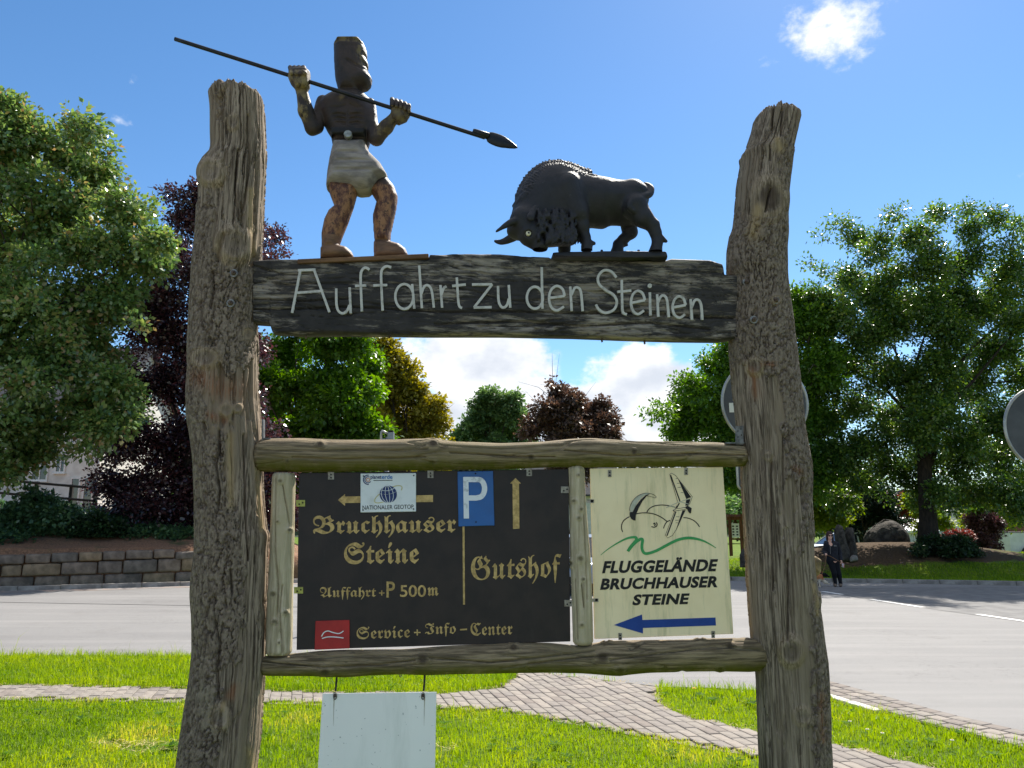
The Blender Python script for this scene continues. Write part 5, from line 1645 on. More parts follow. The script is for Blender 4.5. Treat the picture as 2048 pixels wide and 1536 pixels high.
# ear, tail
vb.cap(Q2(670, 690, -.12), Q2(635, 765, -.14), 20 * SB, 32 * SB, .01, (1, .5, 1))
tl = curve_pts([Q2(1535, 515, -.02), Q2(1580, 540, -.045), Q2(1572, 585, -.075), Q2(1515, 606, -.10), Q2(1445, 632, -.118), Q2(1412, 680, -.125), Q2(1445, 720, -.118)], 5)
vb.chain(tl, list(np.linspace(26, 20, len(tl)) * SB), .006)
# mane crest, curls, beard
cr = curve_pts([(520, 600), (560, 505), (620, 425), (690, 365), (770, 332), (860, 325), (960, 348), (1040, 380), (1110, 405)], 9)
for i, q in enumerate(cr):
    d = (cr[min(i + 1, len(cr) - 1)] - cr[max(i - 1, 0)]); d /= np.linalg.norm(d)
    nrm = np.array([-d[1], d[0]])
    if nrm[1] < 0: nrm = -nrm
    for s_, w_ in ((-1, -.02), (1, .02)):
        a = q + nrm * 2; e = q + nrm * random.uniform(85, 120) + d * 30
        vb.cap(Q2(a[0], a[1], w_), Q2(e[0], e[1], w_ * 4.6), random.uniform(9, 13) * SB, 9 * SB, .005)
rs = random.Random(4)
for i in range(120):                         # shaggy locks on neck, cheek and chest
    x = rs.uniform(690, 990); y = rs.uniform(700, 930)
    if y > 1180 - x * .3 + 60 or y < 1010 - x * .45: continue
    w_ = -.115 - .012 * rs.random()
    L = rs.uniform(35, 75)
    vb.chain([Q2(x, y, w_), Q2(x + L * .1, y + L * .6, w_ - .006), Q2(x - L * .25, y + L, w_ - .002)], [11 * SB, 10 * SB, 5 * SB], .005)
for i in range(34):
    x = rs.uniform(760, 1020); w_ = rs.uniform(-.09, .09)
    y = 935 + 20 * rs.random()
    vb.cap(Q2(x, y - 40, w_), Q2(x + rs.uniform(-15, 15), y + rs.uniform(5, 40), w_), 15 * SB, 5 * SB, .006)
def bdis(P):
    d = .0025 * (fbm(P * 45, 3, 6) - .5)
    cu = np.array([Z2(q[0], q[1]) for q in cr])
    al = np.concatenate([[0], np.cumsum(np.hypot(*np.diff(cu, axis=0).T))])
    m = (P[:, 0] < cu[-1, 0] + .02) & (P[:, 2] > Z2(560, 760)[1])
    Q = P[m]
    dist = np.hypot(Q[:, None, 0] - cu[None, :, 0], Q[:, None, 2] - cu[None, :, 1])
    i = dist.argmin(1)
    dm = dist[np.arange(len(Q)), i]
    fall = 1 - sstep(dm, 75 * SB, 135 * SB)
    wob_ = 6 * (fbm(Q * 60, 2, 9) - .5)
    d[m] += -.0048 * fall * (.2 + .8 * sstep(dm, 6 * SB, 34 * SB)) * (.3 + np.sin(2 * pi * (al[i] + dm * .45) / (27 * SB) + wob_))
    return d
vb.displace(bdis)
bb_ = vb.build('body', mbis, bison); bb_.location = -bo
meye = M('painted eye white', S(226, 218, 190), S(206, 196, 168), 50, .4)
q = Q2(618, 893, -.112)
ey = MB().tube([(q[0], q[1] + .012, q[2]), (q[0], q[1] - .004, q[2]), (q[0], q[1] - .0065, q[2]), (q[0], q[1] - .007, q[2])], [20 * SB, 20 * SB, 13 * SB, 3 * SB], 20).build('eye', meye, bison, True); ey.location = -bo
pu = MB().tube([(q[0] + .001, q[1] - .005, q[2]), (q[0] + .001, q[1] - .0085, q[2])], 7 * SB, 12).build('pupil', mink, ey)
mtip = M('bare white horn tip', S(216, 212, 204), S(190, 186, 178), 50, .5)
tq = Q2(360, 954, .06)
tp = MB().tube([(tq[0] + .012, tq[1], tq[2] - .003), (tq[0] + .004, tq[1], tq[2]), (tq[0] - .006, tq[1], tq[2] + .003)], [.0085, .0075, .003], 12).build('horn_tip', mtip, bison, True); tp.location = -bo
vq = Vol((Z2(785, 1060)[0], -.14, Z2(1260, 1140)[1]), (Z2(1750, 1060)[0], .14, Z2(1260, 990)[1]), .005)
vq.slab(P2([(806, 1030), (880, 1024), (1100, 1022), (1400, 1017), (1560, 1020), (1710, 1019), (1726, 1050), (1728, 1088), (1400, 1096), (1100, 1104), (806, 1110)], -.045), .098, .008, 0, 0)
vq.displace(lambda P: .008 * (fbm(P * np.array([14, 40, 60]), 3, 9) - .5))
bs = vq.build('base', mbis, bison); bs.location = -bo
for x in (1195, 1485):
    nb_ = MB().tube([Q2(x, 1050, -.06), Q2(x, 1024, -.06)], .006, 8).build('stud', mbis, bison); nb_.location = -bo

# ================================================================== VEGETATION
def leaf_mat(name, cols, trans=.35, rough=.45, spec=.4):
    m, bb, p, out = new_mat(name)
    a = bb.n('ShaderNodeAttribute', attribute_name='rnd').outputs['Fac']
    cr = bb.n('ShaderNodeValToRGB')
    el = cr.color_ramp.elements
    el[0].position = 0; el[0].color = (*cols[0], 1)
    el[1].position = 1; el[1].color = (*cols[-1], 1)
    for i, c in enumerate(cols[1:-1]):
        e = el.new((i + 1) / (len(cols) - 1)); e.color = (*c, 1)
    bb.put(cr.inputs[0], a)
    bb.put(p.inputs['Base Color'], cr.outputs[0])
    p.inputs['Roughness'].default_value = rough
    p.inputs['Specular IOR Level'].default_value = spec
    tr = bb.n('ShaderNodeBsdfTranslucent')
    hs_ = bb.n('ShaderNodeHueSaturation')
    hs_.inputs['Hue'].default_value = .493
    hs_.inputs['Saturation'].default_value = 1.15
    hs_.inputs['Value'].default_value = 1.35
    bb.put(hs_.inputs['Color'], cr.outputs[0])
    bb.put(tr.inputs[0], hs_.outputs[0])
    mx = bb.n('ShaderNodeMixShader')
    mx.inputs[0].default_value = trans
    bb.t.links.new(p.outputs[0], mx.inputs[1]); bb.t.links.new(tr.outputs[0], mx.inputs[2])
    bb.t.links.new(mx.outputs[0], out.inputs[0])
    return m

def unit(v): return v / np.maximum(np.linalg.norm(v, axis=-1, keepdims=True), 1e-9)

def leaves(blobs, ncl, per, L, Wd, twig, rng, droop=.25, shell=(.25, 1.1), flat=.7):
    """leaf faces spread through the crown: blobs are (centre, radius); returns vertices and tints"""
    sub_ = []
    for c_, r_ in blobs:                     # every lump is made of smaller, loose clumps
        k_ = 13 if r_ > .5 else 6
        for _ in range(k_):
            d_ = unit(rng.normal(size=3))
            sub_.append((np.array(c_) + d_ * r_ * rng.uniform(.2, .95) * np.array([1, 1, .85]), r_ * rng.uniform(.2, .42)))
    blobs = sub_
    C = np.array([b_[0] for b_ in blobs], float); R = np.array([b_[1] for b_ in blobs], float)
    pr = R ** 1.7 / (R ** 1.7).sum()
    bi = rng.choice(len(R), ncl, p=pr)
    d = unit(rng.normal(size=(ncl, 3)))
    d[:, 2] = np.where(d[:, 2] < -.55, -d[:, 2], d[:, 2])
    rr = R[bi] * (shell[0] + (shell[1] - shell[0]) * rng.random(ncl) ** .55)
    wob = 1 + .22 * (rng.random(ncl) - .5)
    cc = C[bi] + d * (rr * wob)[:, None] * np.array([1, 1, .92])
    ax = unit(d * np.array([1, 1, .6]) + rng.normal(size=(ncl, 3)) * .45 + np.array([0, 0, .25 - droop]))
    ctint = rng.random(ncl)
    n = ncl * per
    ci = np.repeat(np.arange(ncl), per)
    t = rng.random(n) - .25
    A = ax[ci]
    side = unit(np.cross(A, rng.normal(size=(n, 3))))
    pos = cc[ci] + A * (t * twig)[:, None] + side * (rng.random(n) ** .7 * twig * .38)[:, None]
    ld = unit(A * .7 + side * .9 + np.array([0, 0, -.35]) * rng.random(n)[:, None])
    nr = unit(np.array([0, 0, 1.0]) * flat + rng.normal(size=(n, 3)) * (1.05 - flat) + 1e-3)
    sd = unit(np.cross(ld, nr))
    sz = (.65 + .7 * rng.random(n))
    l_, w_ = (L * sz)[:, None], (Wd * sz)[:, None]
    up = unit(np.cross(sd, ld))
    v0 = pos
    v1 = pos + ld * l_ * .45 + sd * w_ * .5 + up * l_ * .05
    v2 = pos + ld * l_ - up * l_ * .12
    v3 = pos + ld * l_ * .45 - sd * w_ * .5 + up * l_ * .05
    V = np.stack([v0, v1, v2, v3], 1).reshape(-1, 3)
    tint = np.clip(.55 * ctint[ci] + .45 * rng.random(n), 0, 1)
    return V, np.repeat(tint, 4), n

def wood_tree(base, fork, r0, ends, rng, wob=.25):
    """trunk with limbs reaching into the crown, one tapered mesh"""
    mb = MB()
    base, fork = Vector(base), Vector(fork)
    pts, rad = [], []
    n = 8
    for i in range(n + 1):
        t = i / n
        q = base.lerp(fork, t) + Vector((rng.normal() * wob * .1, rng.normal() * wob * .1, 0)) * (1 if 0 < i < n else 0)
        flare = 1 + .55 * max(0, 1 - t * 6)
        pts.append(q); rad.append(r0 * flare * (1 - .35 * t))
    pts[0].z -= .25
    mb.tube(pts, rad, 14)
    for e in ends:
        e = Vector(e)
        s_t = rng.uniform(.55, 1.0)
        st = base.lerp(fork, s_t)
        L = (e - st).length
        mid = st.lerp(e, .5) + Vector((0, 0, .12 * L)) + Vector(tuple(rng.normal(size=3) * L * .05))
        k = curve_pts([tuple(st), tuple(st.lerp(mid, .5) + Vector(tuple(rng.normal(size=3) * L * .03))), tuple(mid), tuple(e)], 4)
        rr = np.linspace(r0 * rng.uniform(.28, .45), r0 * .06, len(k))
        mb.tube(k, list(rr), 7)
        for _ in range(3):
            q = Vector(tuple(k[rng.integers(len(k) // 2, len(k))]))
            e2 = q + Vector(tuple(rng.normal(size=3))) * L * .18 + Vector((0, 0, L * .08))
            mb.tube([q, q.lerp(e2, .5) + Vector((0, 0, .05 * L)), e2], [r0 * .10, r0 * .06, r0 * .02], 5)
    return mb

mbark = M('grey brown tree bark', S(84, 74, 62), S(52, 45, 38), 14, .95, .9, 40, (1, 1, .25), bdist=.03)
mbark_d = M('dark tree bark', S(58, 50, 42), S(36, 31, 27), 14, .95, .9, 40, (1, 1, .25), bdist=.03)

def tree(name, label, D, pix, base_px, gz, mat, ncl, per, L, Wd, twig, seed, spread=1.0, r0=.28, fork_px=None, group=None, droop=.25, bark=None, cat='tree', shell=(.45, 1.05), flat=.7, limbs=14):
    """pix: crown lumps (x, y, radius) in photo pixels at distance D; gz: ground height"""
    rng = np.random.default_rng(seed)
    blobs = []
    xs_ = [q[0] for q in pix]
    half = (max(xs_) - min(xs_)) / 2 * D / FPX + 1e-3
    for (x, y, r) in pix:
        dd = D + rng.uniform(-.75, .75) * half * spread
        blobs.append((np.array(at(x, y, dd)), r * dd / FPX * 1.02))
    bx = at(base_px, 1060, D)
    base = Vector((bx.x, D, gz))
    top = max(b_[0][2] for b_ in blobs)
    low = min(b_[0][2] - b_[1] for b_ in blobs)
    fz = gz + max(.32 * (top - gz), low - gz + .3)
    cx = float(np.mean([b_[0][0] for b_ in blobs]))
    fork = Vector((base.x * .75 + cx * .25, D, fz))
    root = empty(name, base, 0, label, cat, group)
    ends = sorted(blobs, key=lambda b_: -b_[1])[:limbs]
    wd_ = wood_tree(Vector((0, 0, 0)), fork - base, r0, [Vector(b_[0]) - base for b_ in ends], rng)
    wd_.build('trunk', bark or mbark, root, True)
    V, tint, n = leaves(blobs, ncl, per, L, Wd, twig, rng, droop, shell, flat)
    V = V - np.array(base)
    V = V[:]
    low_ok = (V.reshape(-1, 4, 3)[:, :, 2].min(1) > .03)
    V4 = V.reshape(-1, 4, 3)[low_ok]; tint = tint.reshape(-1, 4)[low_ok]
    quads_obj('crown', V4.reshape(-1, 3), len(V4), mat, root, {'rnd': tint.ravel()})
    return root

ml_chest = leaf_mat('maple leaves tinged red', [S(62, 88, 52), S(88, 118, 66), S(110, 136, 74), S(132, 146, 82), S(168, 128, 94)], .40, .25, .95)
ml_copper = leaf_mat('copper beech leaves', [S(44, 35, 42), S(58, 41, 48), S(78, 47, 50), S(100, 58, 55)], .32, .26, 1.0)
ml_green = leaf_mat('fresh green leaves', [S(54, 84, 34), S(84, 120, 42), S(118, 150, 52)], .48, .4)
ml_yellow = leaf_mat('yellowing leaves', [S(108, 106, 36), S(144, 136, 50), S(168, 156, 74)], .40, .45)
ml_mid = leaf_mat('mid green leaves', [S(66, 92, 56), S(94, 122, 72), S(126, 150, 88)], .42, .45)
ml_rust = leaf_mat('rusty copper leaves', [S(62, 46, 40), S(90, 70, 58), S(120, 96, 78)], .3, .4)
ml_beech = leaf_mat('dark beech leaves', [S(44, 68, 36), S(68, 98, 48), S(98, 126, 54), S(134, 146, 60)], .45, .28, .8)
ml_lime = leaf_mat('lime green leaves', [S(84, 110, 30), S(122, 142, 40), S(156, 164, 56)], .45, .5)
ml_dark = leaf_mat('dark shrub leaves', [S(28, 46, 30), S(42, 64, 38), S(60, 84, 44)], .3, .4)
ml_red = leaf_mat('red barberry leaves', [S(104, 48, 46), S(136, 70, 62), S(150, 96, 80)], .25, .6)
ml_purp = leaf_mat('purple plum leaves', [S(52, 34, 40), S(84, 54, 58), S(112, 80, 76)], .3, .5)
ml_ivy = leaf_mat('blue green ground cover', [S(48, 74, 52), S(72, 102, 68), S(100, 128, 80)], .35, .35, .7)

tree('maple_tree', 'big green maple with reddish leaf tips at the left edge of the picture', 23.5,
     [(-70, 330, 150), (20, 290, 90), (110, 300, 70), (165, 270, 40), (60, 430, 120), (180, 380, 75), (235, 430, 65), (285, 420, 26), (140, 520, 110), (250, 520, 70), (310, 490, 34), (330, 522, 22), (-40, 520, 130), (60, 620, 120), (180, 620, 80), (236, 600, 50), (-50, 720, 130), (80, 750, 100), (190, 700, 55), (225, 770, 48), (252, 838, 34), (150, 830, 70), (50, 850, 80), (-70, 880, 100), (200, 860, 44), (165, 905, 24), (60, 905, 40), (205, 300, 18), (20, 215, 34), (275, 650, 20), (20, 930, 40), (-60, 960, 60)],
     -150, 1.9, ml_chest, 9200, 11, .16, .11, .58, 21, r0=.34, spread=.55, flat=.6)
tree('copper_beech', 'dark copper beech with foliage down to the ground behind the left log', 27.5,
     [(400, 400, 40), (370, 445, 44), (345, 388, 18), (440, 440, 60), (500, 470, 50), (545, 478, 26), (565, 500, 14), (350, 520, 50), (330, 600, 60), (420, 560, 90), (500, 560, 70), (290, 660, 60), (380, 680, 90), (470, 680, 80), (260, 770, 60), (340, 790, 80), (440, 790, 90), (245, 880, 60), (320, 900, 80), (410, 900, 90), (480, 900, 70), (240, 980, 60), (310, 1000, 70), (390, 1000, 80), (470, 1000, 70), (350, 1050, 50), (270, 1050, 44), (430, 1060, 50), (210, 1040, 36), (530, 960, 60), (560, 1040, 50)],
     370, 1.5, ml_copper, 10500, 12, .12, .085, .60, 22, r0=.36, spread=.45, bark=mbark_d, flat=.55)
tree('green_tree', 'dense fresh green tree seen through the frame beside the left log', 36,
     [(560, 720, 60), (600, 650, 50), (650, 700, 60), (700, 690, 44), (730, 730, 36), (560, 800, 60), (640, 790, 80), (710, 790, 50), (745, 780, 26), (570, 870, 60), (660, 880, 80), (730, 860, 44), (520, 770, 50), (600, 960, 80), (690, 970, 60), (520, 890, 60)],
     620, 0, ml_green, 6000, 12, .20, .14, .7, 23, r0=.3)
tree('yellow_tree', 'yellow brown tree seen through the frame behind the green tree', 43,
     [(745, 690, 24), (775, 715, 36), (800, 745, 36), (770, 775, 44), (820, 790, 40), (850, 825, 34), (790, 835, 54), (740, 840, 44), (870, 850, 24), (830, 860, 44), (780, 900, 60), (860, 910, 40), (710, 700, 24), (720, 760, 34)],
     795, 0, ml_yellow, 3600, 12, .22, .16, .6, 24, r0=.26)
tree('far_green_tree', 'rounded pale green tree in the gap between yellow tree and copper tree', 62,
     [(985, 800, 26), (1020, 800, 18), (960, 830, 30), (1000, 835, 40), (1035, 840, 24), (940, 860, 26), (985, 870, 46), (1030, 880, 34), (920, 880, 20), (980, 920, 50)],
     985, 0, ml_mid, 2800, 12, .26, .18, .7, 25, r0=.25)
tree('far_copper_tree', 'small brown leaved tree in the middle of the frame opening', 54,
     [(1115, 790, 20), (1140, 800, 26), (1100, 825, 30), (1150, 830, 40), (1190, 825, 30), (1215, 845, 24), (1075, 850, 24), (1120, 865, 46), (1180, 870, 46), (1225, 875, 20), (1140, 920, 60), (1060, 870, 16), (1105, 770, 9)],
     1145, 0, ml_rust, 3000, 12, .23, .16, .65, 26, r0=.24, bark=mbark_d)
tree('spreading_tree', 'bright green tree behind the right log with a low spray to the left', 31,
     [(1530, 640, 60), (1590, 610, 44), (1625, 650, 50), (1480, 710, 50), (1440, 740, 44), (1550, 730, 80), (1640, 740, 60), (1400, 780, 40), (1450, 800, 60), (1370, 815, 30), (1330, 830, 20), (1300, 828, 12), (1390, 850, 44), (1360, 865, 28), (1470, 870, 60), (1550, 840, 80), (1630, 840, 60), (1500, 950, 60), (1590, 950, 70), (1450, 940, 50), (1660, 930, 44), (1560, 1010, 40)],
     1545, .1, ml_green, 8500, 12, .15, .10, .6, 27, r0=.3, spread=.6)
tree('beech_tree', 'large dark beech with a single trunk on the mound at the right', 30.5,
     [(1690, 455, 18), (1665, 440, 10), (1720, 480, 24), (1790, 440, 22), (1760, 500, 34), (1830, 470, 34), (1880, 430, 24), (1935, 420, 22), (1940, 460, 30), (1990, 440, 26), (2030, 450, 24), (2075, 470, 40), (1655, 545, 18), (1620, 525, 8), (1700, 560, 40), (1780, 570, 54), (1860, 540, 54), (1940, 530, 54), (2020, 540, 54), (2100, 580, 60), (1690, 640, 50), (1770, 660, 60), (1860, 640, 64), (1950, 630, 60), (2040, 650, 60), (1680, 730, 60), (1780, 750, 60), (1870, 740, 64), (1960, 740, 60), (2050, 760, 64), (1700, 820, 50), (1790, 830, 44), (1880, 830, 64), (1980, 840, 54), (2060, 860, 60), (1720, 900, 36), (1850, 920, 54), (1920, 930, 44), (1800, 950, 30), (2010, 930, 34), (1880, 985, 30), (1770, 985, 20), (1650, 480, 8), (1635, 470, 6), (1640, 600, 34), (1630, 690, 40), (1640, 780, 44), (1650, 860, 40), (1830, 880, 50), (1950, 980, 34), (2050, 960, 40), (1720, 970, 26), (1690, 930, 44), (1680, 1000, 30), (1760, 930, 44), (1840, 990, 34), (1910, 1000, 30), (1990, 985, 40), (2050, 1010, 40), (1930, 880, 50), (1760, 880, 44), (2000, 900, 50), (1740, 605, 50), (1820, 612, 50), (1905, 595, 50), (1990, 600, 50), (1735, 690, 50), (1905, 690, 50), (2000, 700, 50), (1830, 790, 50), (1930, 790, 50)],
     1856, float(terrain(at(1856, 1060, 30.5).x, 30.5)), ml_beech, 15500, 12, .125, .085, .62, 28, r0=.34, spread=.5, bark=mbark_d, shell=(.3, 1.1), flat=.72, droop=.4)
tree('lime_tree', 'small lime green tree behind the walking woman beside the right log', 35,
     [(1650, 960, 24), (1680, 985, 24), (1640, 1000, 28), (1670, 1030, 28), (1635, 1045, 24), (1700, 1015, 16), (1610, 1010, 24), (1690, 950, 16)],
     1655, .3, ml_lime, 1300, 11, .14, .09, .4, 29, r0=.1, spread=.8)
tree('evergreen_tree', 'dark bluish evergreen behind the standing stones', 38,
     [(1715, 960, 30), (1745, 990, 34), (1710, 1010, 34), (1760, 1030, 30), (1720, 1050, 30), (1690, 1050, 20), (1790, 1045, 20), (1780, 1000, 20)],
     1725, .4, leaf_mat('blue green needles', [S(24, 42, 36), S(38, 58, 46), S(56, 78, 58)], .2, .5), 1500, 11, .16, .07, .4, 30, r0=.12, spread=.8)
tree('plum_tree', 'small red leaved tree between the big boulder and the beech trunk', 40,
     [(1760, 1005, 20), (1790, 1012, 24), (1820, 1020, 18), (1815, 1045, 16), (1775, 1030, 18), (1835, 1005, 14)],
     1800, .2, leaf_mat('red plum leaves', [S(84, 40, 36), S(124, 66, 56), S(150, 100, 84)], .35, .45), 800, 10, .13, .09, .35, 31, r0=.08, spread=.8)
tree('young_tree', 'slim young tree with a light stem beside the white trailer', 37,
     [(1955, 1015, 26), (1990, 1000, 30), (2020, 1015, 26), (1975, 1035, 26), (2005, 1040, 24), (1935, 1040, 16), (2040, 1035, 16)],
     1984, .12, ml_lime, 1100, 11, .13, .09, .4, 32, r0=.075, spread=.8, bark=M('pale smooth bark', S(150, 142, 122), S(116, 108, 92), 14, .9))
tree('yellow_green_tree', 'loose yellow green sapling right behind the beech trunk', 36,
     [(1830, 1010, 20), (1850, 1035, 18), (1880, 1020, 20), (1905, 1000, 18), (1845, 1058, 14), (1890, 1045, 14)],
     1840, .4, ml_lime, 600, 10, .13, .09, .35, 33, r0=.05, spread=.8)

def shrub(name, label, D, pix, gzf, mat, ncl, per, L, Wd, seed, group=None, cat='shrub', twig=.3, spread=.8):
    return tree(name, label, D, pix, sum(q[0] for q in pix) / len(pix), gzf, mat, ncl, per, L, Wd, twig, seed, spread, .04, group=group, cat=cat, bark=mbark_d, limbs=6, shell=(.3, 1.05))
def gz_of(x, D): return float(terrain(at(x, 1060, D).x, D))
shrub('dark_shrub', 'low dark green shrub in front of the beech trunk', 28.6, [(1870, 1095, 22), (1895, 1090, 24), (1920, 1095, 24), (1850, 1098, 14), (1940, 1105, 16), (1900, 1108, 20), (1840, 1104, 9)], gz_of(1895, 28.6), ml_dark, 900, 11, .10, .06, 41)
shrub('red_shrub', 'red leaved barberry shrub right of the beech trunk', 33, [(1915, 1074, 14), (1935, 1072, 14), (1900, 1078, 10)], gz_of(1915, 33), ml_red, 300, 10, .08, .06, 42)
shrub('purple_shrub', 'purple leaved shrub in front of the white trailer', 36, [(1955, 1060, 22), (1975, 1050, 24), (1960, 1085, 22), (1985, 1075, 22), (1945, 1040, 14), (1970, 1100, 16), (1995, 1098, 14), (1990, 1050, 14)], gz_of(1970, 36), ml_purp, 900, 11, .10, .07, 43)
# bank planting on the left
for i, (x, y, r, lab, m_) in enumerate(((30, 1062, 46, 'ground cover bush on the bank at the left picture edge', ml_ivy), (120, 1060, 38, 'green bush on the bank below the dark railing', ml_ivy), (185, 1066, 26, 'small dark bush at the foot of the copper beech', ml_dark), (-60, 1060, 55, 'ground cover bush on the bank beyond the picture edge', ml_ivy), (75, 1030, 46, 'taller green bush on the bank right below the railing', ml_ivy), (225, 1078, 24, 'low bush behind the wall below the copper beech', ml_dark), (150, 1082, 20, 'smallest low bush right behind the wall coping', ml_ivy), (0, 1085, 24, 'low bush right behind the wall at the left picture edge', ml_ivy))):
    d_ = 24.4 + .5 * (i % 2)
    q = at(x, 1060, d_)
    shrub('bank_shrub', lab, d_, [(x, y, r), (x - r * .7, y + 8, r * .7), (x + r * .7, y + 10, r * .7), (x + r * .2, y - r * .5, r * .6)], bank_z(q.x, d_) - .05, m_, 800, 11, .14, .09, 50 + i, 'bushes on the bank', twig=.4)

# ground cover on the bank above the wall
rng = np.random.default_rng(14)
Vs, ts = [], []
n = 9000
s_ = rng.uniform(-9, 7, n); b_ = rng.uniform(.9, 7, n)
mk = fbm(np.stack([s_ * .7, b_ * .9, 0 * s_], -1), 3, 6)
ok = (mk > .44) & (b_ > 1.0 + .5 * np.sin(s_ * 1.3))
s_, b_ = s_[ok], b_[ok]
X = WA[0] + s_ * we[0] + b_ * wn[0]; Y = WA[1] + s_ * we[1] + b_ * wn[1]
Z = np.array([bank_z(x, y) for x, y in zip(X, Y)])
for x, y, z in zip(X, Y, Z):
    k = 7
    a = rng.random(k) * 2 * pi
    d = unit(np.stack([np.cos(a), np.sin(a), .2 + .9 * rng.random(k)], -1)); sd = np.stack([-np.sin(a), np.cos(a), 0 * a], -1)
    L_ = .09 + .09 * rng.random((k, 1)); c = np.array([x, y, z]) + rng.normal(size=(k, 3)) * .07 + np.array([0, 0, .16]) * rng.random((k, 1))
    Vs.append(np.stack([c, c + d * L_ * .5 + sd * L_ * .3, c + d * L_, c + d * L_ * .5 - sd * L_ * .3], 1).reshape(-1, 3))
    ts.append(np.repeat(np.clip(.6 * rng.random() + .4 * rng.random(k), 0, 1), 4))
V = np.concatenate(Vs)
tag(quads_obj('ground_cover', V, len(V) // 4, ml_ivy, None, {'rnd': np.concatenate(ts)}), 'leafy ground cover on the bank above the retaining wall', kind='stuff')

# far wooded ridge
rng = np.random.default_rng(77)
ml_fir = leaf_mat('far conifers', [S(34, 52, 34), S(50, 70, 44), S(66, 86, 52)], .2, .6)
Vs, ts = [], []
for i in range(420):
    x = rng.uniform(-95, 80); y = rng.uniform(185, 235)
    U, V_ = (x + 10) / 130, (y - 235) / 60
    z = 21 * max(0, 1 - U * U - V_ * V_) ** 1.3 - .5
    h = rng.uniform(7, 11); n = 70
    t = rng.random(n) ** .8
    a = rng.random(n) * 2 * pi
    r = (1 - t) * h * .22 * (.5 + .5 * rng.random(n))
    c = np.stack([x + r * np.cos(a), y + r * np.sin(a), z + h * (.08 + .92 * t)], -1)
    ld = unit(np.stack([np.cos(a), np.sin(a), -.45 + 0 * a], -1)); sd = np.stack([-np.sin(a), np.cos(a), 0 * a], -1)
    L_ = (.5 + 1.3 * (1 - t))[:, None]
    Vs.append(np.stack([c - ld * L_ * .4, c + sd * L_ * .45, c + ld * L_ * .7, c - sd * L_ * .45], 1).reshape(-1, 3))
    ts.append(np.repeat(np.clip(.3 * rng.random(n) + .7 * rng.random(), 0, 1), 4))
V = np.concatenate(Vs)
tag(quads_obj('far_wood', V, len(V) // 4, ml_fir, None, {'rnd': np.concatenate(ts)}), 'dark conifer wood on the far ridge', kind='stuff')

# belt of trees and hedges behind the houses
rng = np.random.default_rng(31)
bl = []
for i in range(60):
    x = rng.uniform(22, 95); y = rng.uniform(84, 104)
    r = rng.uniform(1.6, 3.4)
    bl.append((np.array([x, y, r * .8 + rng.uniform(0, 2.0)]), r))
for i in range(44):
    x = rng.uniform(-75, -22); y = rng.uniform(50, 64)
    r = rng.uniform(1.8, 3.6)
    bl.append((np.array([x, y, 1.0 + r * .8 + rng.uniform(0, 3.0)]), r))
for i in range(26):
    x = rng.uniform(-20, 24); y = rng.uniform(92, 108)
    r = rng.uniform(1.6, 3.2)
    bl.append((np.array([x, y, r * .8 + rng.uniform(0, 2.5)]), r))
V, tint, n = leaves(bl, 9000, 9, .55, .42, 1.2, rng)
tag(quads_obj('tree_belt', V, n, ml_mid, None, {'rnd': tint}), 'far belt of hedges and trees behind the houses', kind='stuff')

# ================================================================== GRASS
mgrass = leaf_mat('grass blades', [S(66, 98, 22), S(110, 140, 28), S(146, 164, 40), S(184, 176, 88)], .55, .5, .3)
rng = np.random.default_rng(5)
def blades(x, y, z, h, w, rng, bend=.5):
    n = len(x)
    a = rng.random(n) * 2 * pi
    la = rng.random(n) * 2 * pi
    ln = (.15 + bend * rng.random(n))
    base = np.stack([x, y, z], -1)
    sd = np.stack([np.cos(a), np.sin(a), 0 * a], -1) * (w * (.6 + .8 * rng.random(n)))[:, None] * .5
    mid = base + np.stack([np.cos(la) * ln * h * .35, np.sin(la) * ln * h * .35, .62 * h], -1)
    tip = base + np.stack([np.cos(la) * ln * h, np.sin(la) * ln * h, h * (1 - .35 * ln)], -1)
    # two quads: lower and upper half
    q1 = np.stack([base - sd, base + sd, mid + sd * .8, mid - sd * .8], 1)
    q2 = np.stack([mid - sd * .8, mid + sd * .8, tip + sd * .12, tip - sd * .12], 1)
    return np.concatenate([q1, q2], 0).reshape(-1, 3)
PA, RA = np.array(PATH, float), np.array(ROAD, float)
n = 300000
x = rng.uniform(-8.5, 6.5, n); y = rng.uniform(3.9, 10.7, n)
px_, py_, _ = proj(x, y, 0 * x)
k_ = (px_ > -560) & (px_ < 2500) & (py_ < 1720)
x, y = x[k_], y[k_]
sd_p, sd_r = polysd(x, y, PA), polysd(x, y, RA)
gd = np.min(np.hypot(x[:, None] - np.array(gp)[None, ::4, 0], y[:, None] - np.array(gp)[None, ::4, 1]), axis=1)
edge_ = .05 * (fbm(np.stack([x * 3, y * 3, 0 * x], -1), 3, 9) - .5)
ok = (sd_p < .045 + 1.3 * edge_) & (sd_r < -.02 + edge_) & (gd > np.where(y > 7.3, .37, .27))
bare_c = [(at_b, r_) for at_b, r_ in ((ground_at(320, 1498), .16), (ground_at(870, 1500), .10), (ground_at(220, 1490), .07))]
for c0, r_ in bare_c:
    ok &= (np.hypot((x - c0.x) / 1.8, y - c0.y) > r_) | (rng.random(len(x)) < .2)
x, y, sd_p, sd_r = x[ok], y[ok], sd_p[ok], sd_r[ok]
dens = fbm(np.stack([x * 1.1, y * 1.1, 0 * x], -1), 3, 3)
dens2 = fbm(np.stack([x * 5, y * 5, 0 * x], -1), 3, 13)
strip = (y > 8.0) | ((x > 1.4) & (y > 5.5 - 0 * x) & (sd_p > -1.6) & (y > 12.2 - 2.9 * x * 0 - 1.15 * x - 2.0))
h = (.030 + .030 * dens2) * np.where(strip, 1.45, 1.0) * (.6 + .9 * rng.random(len(x)))
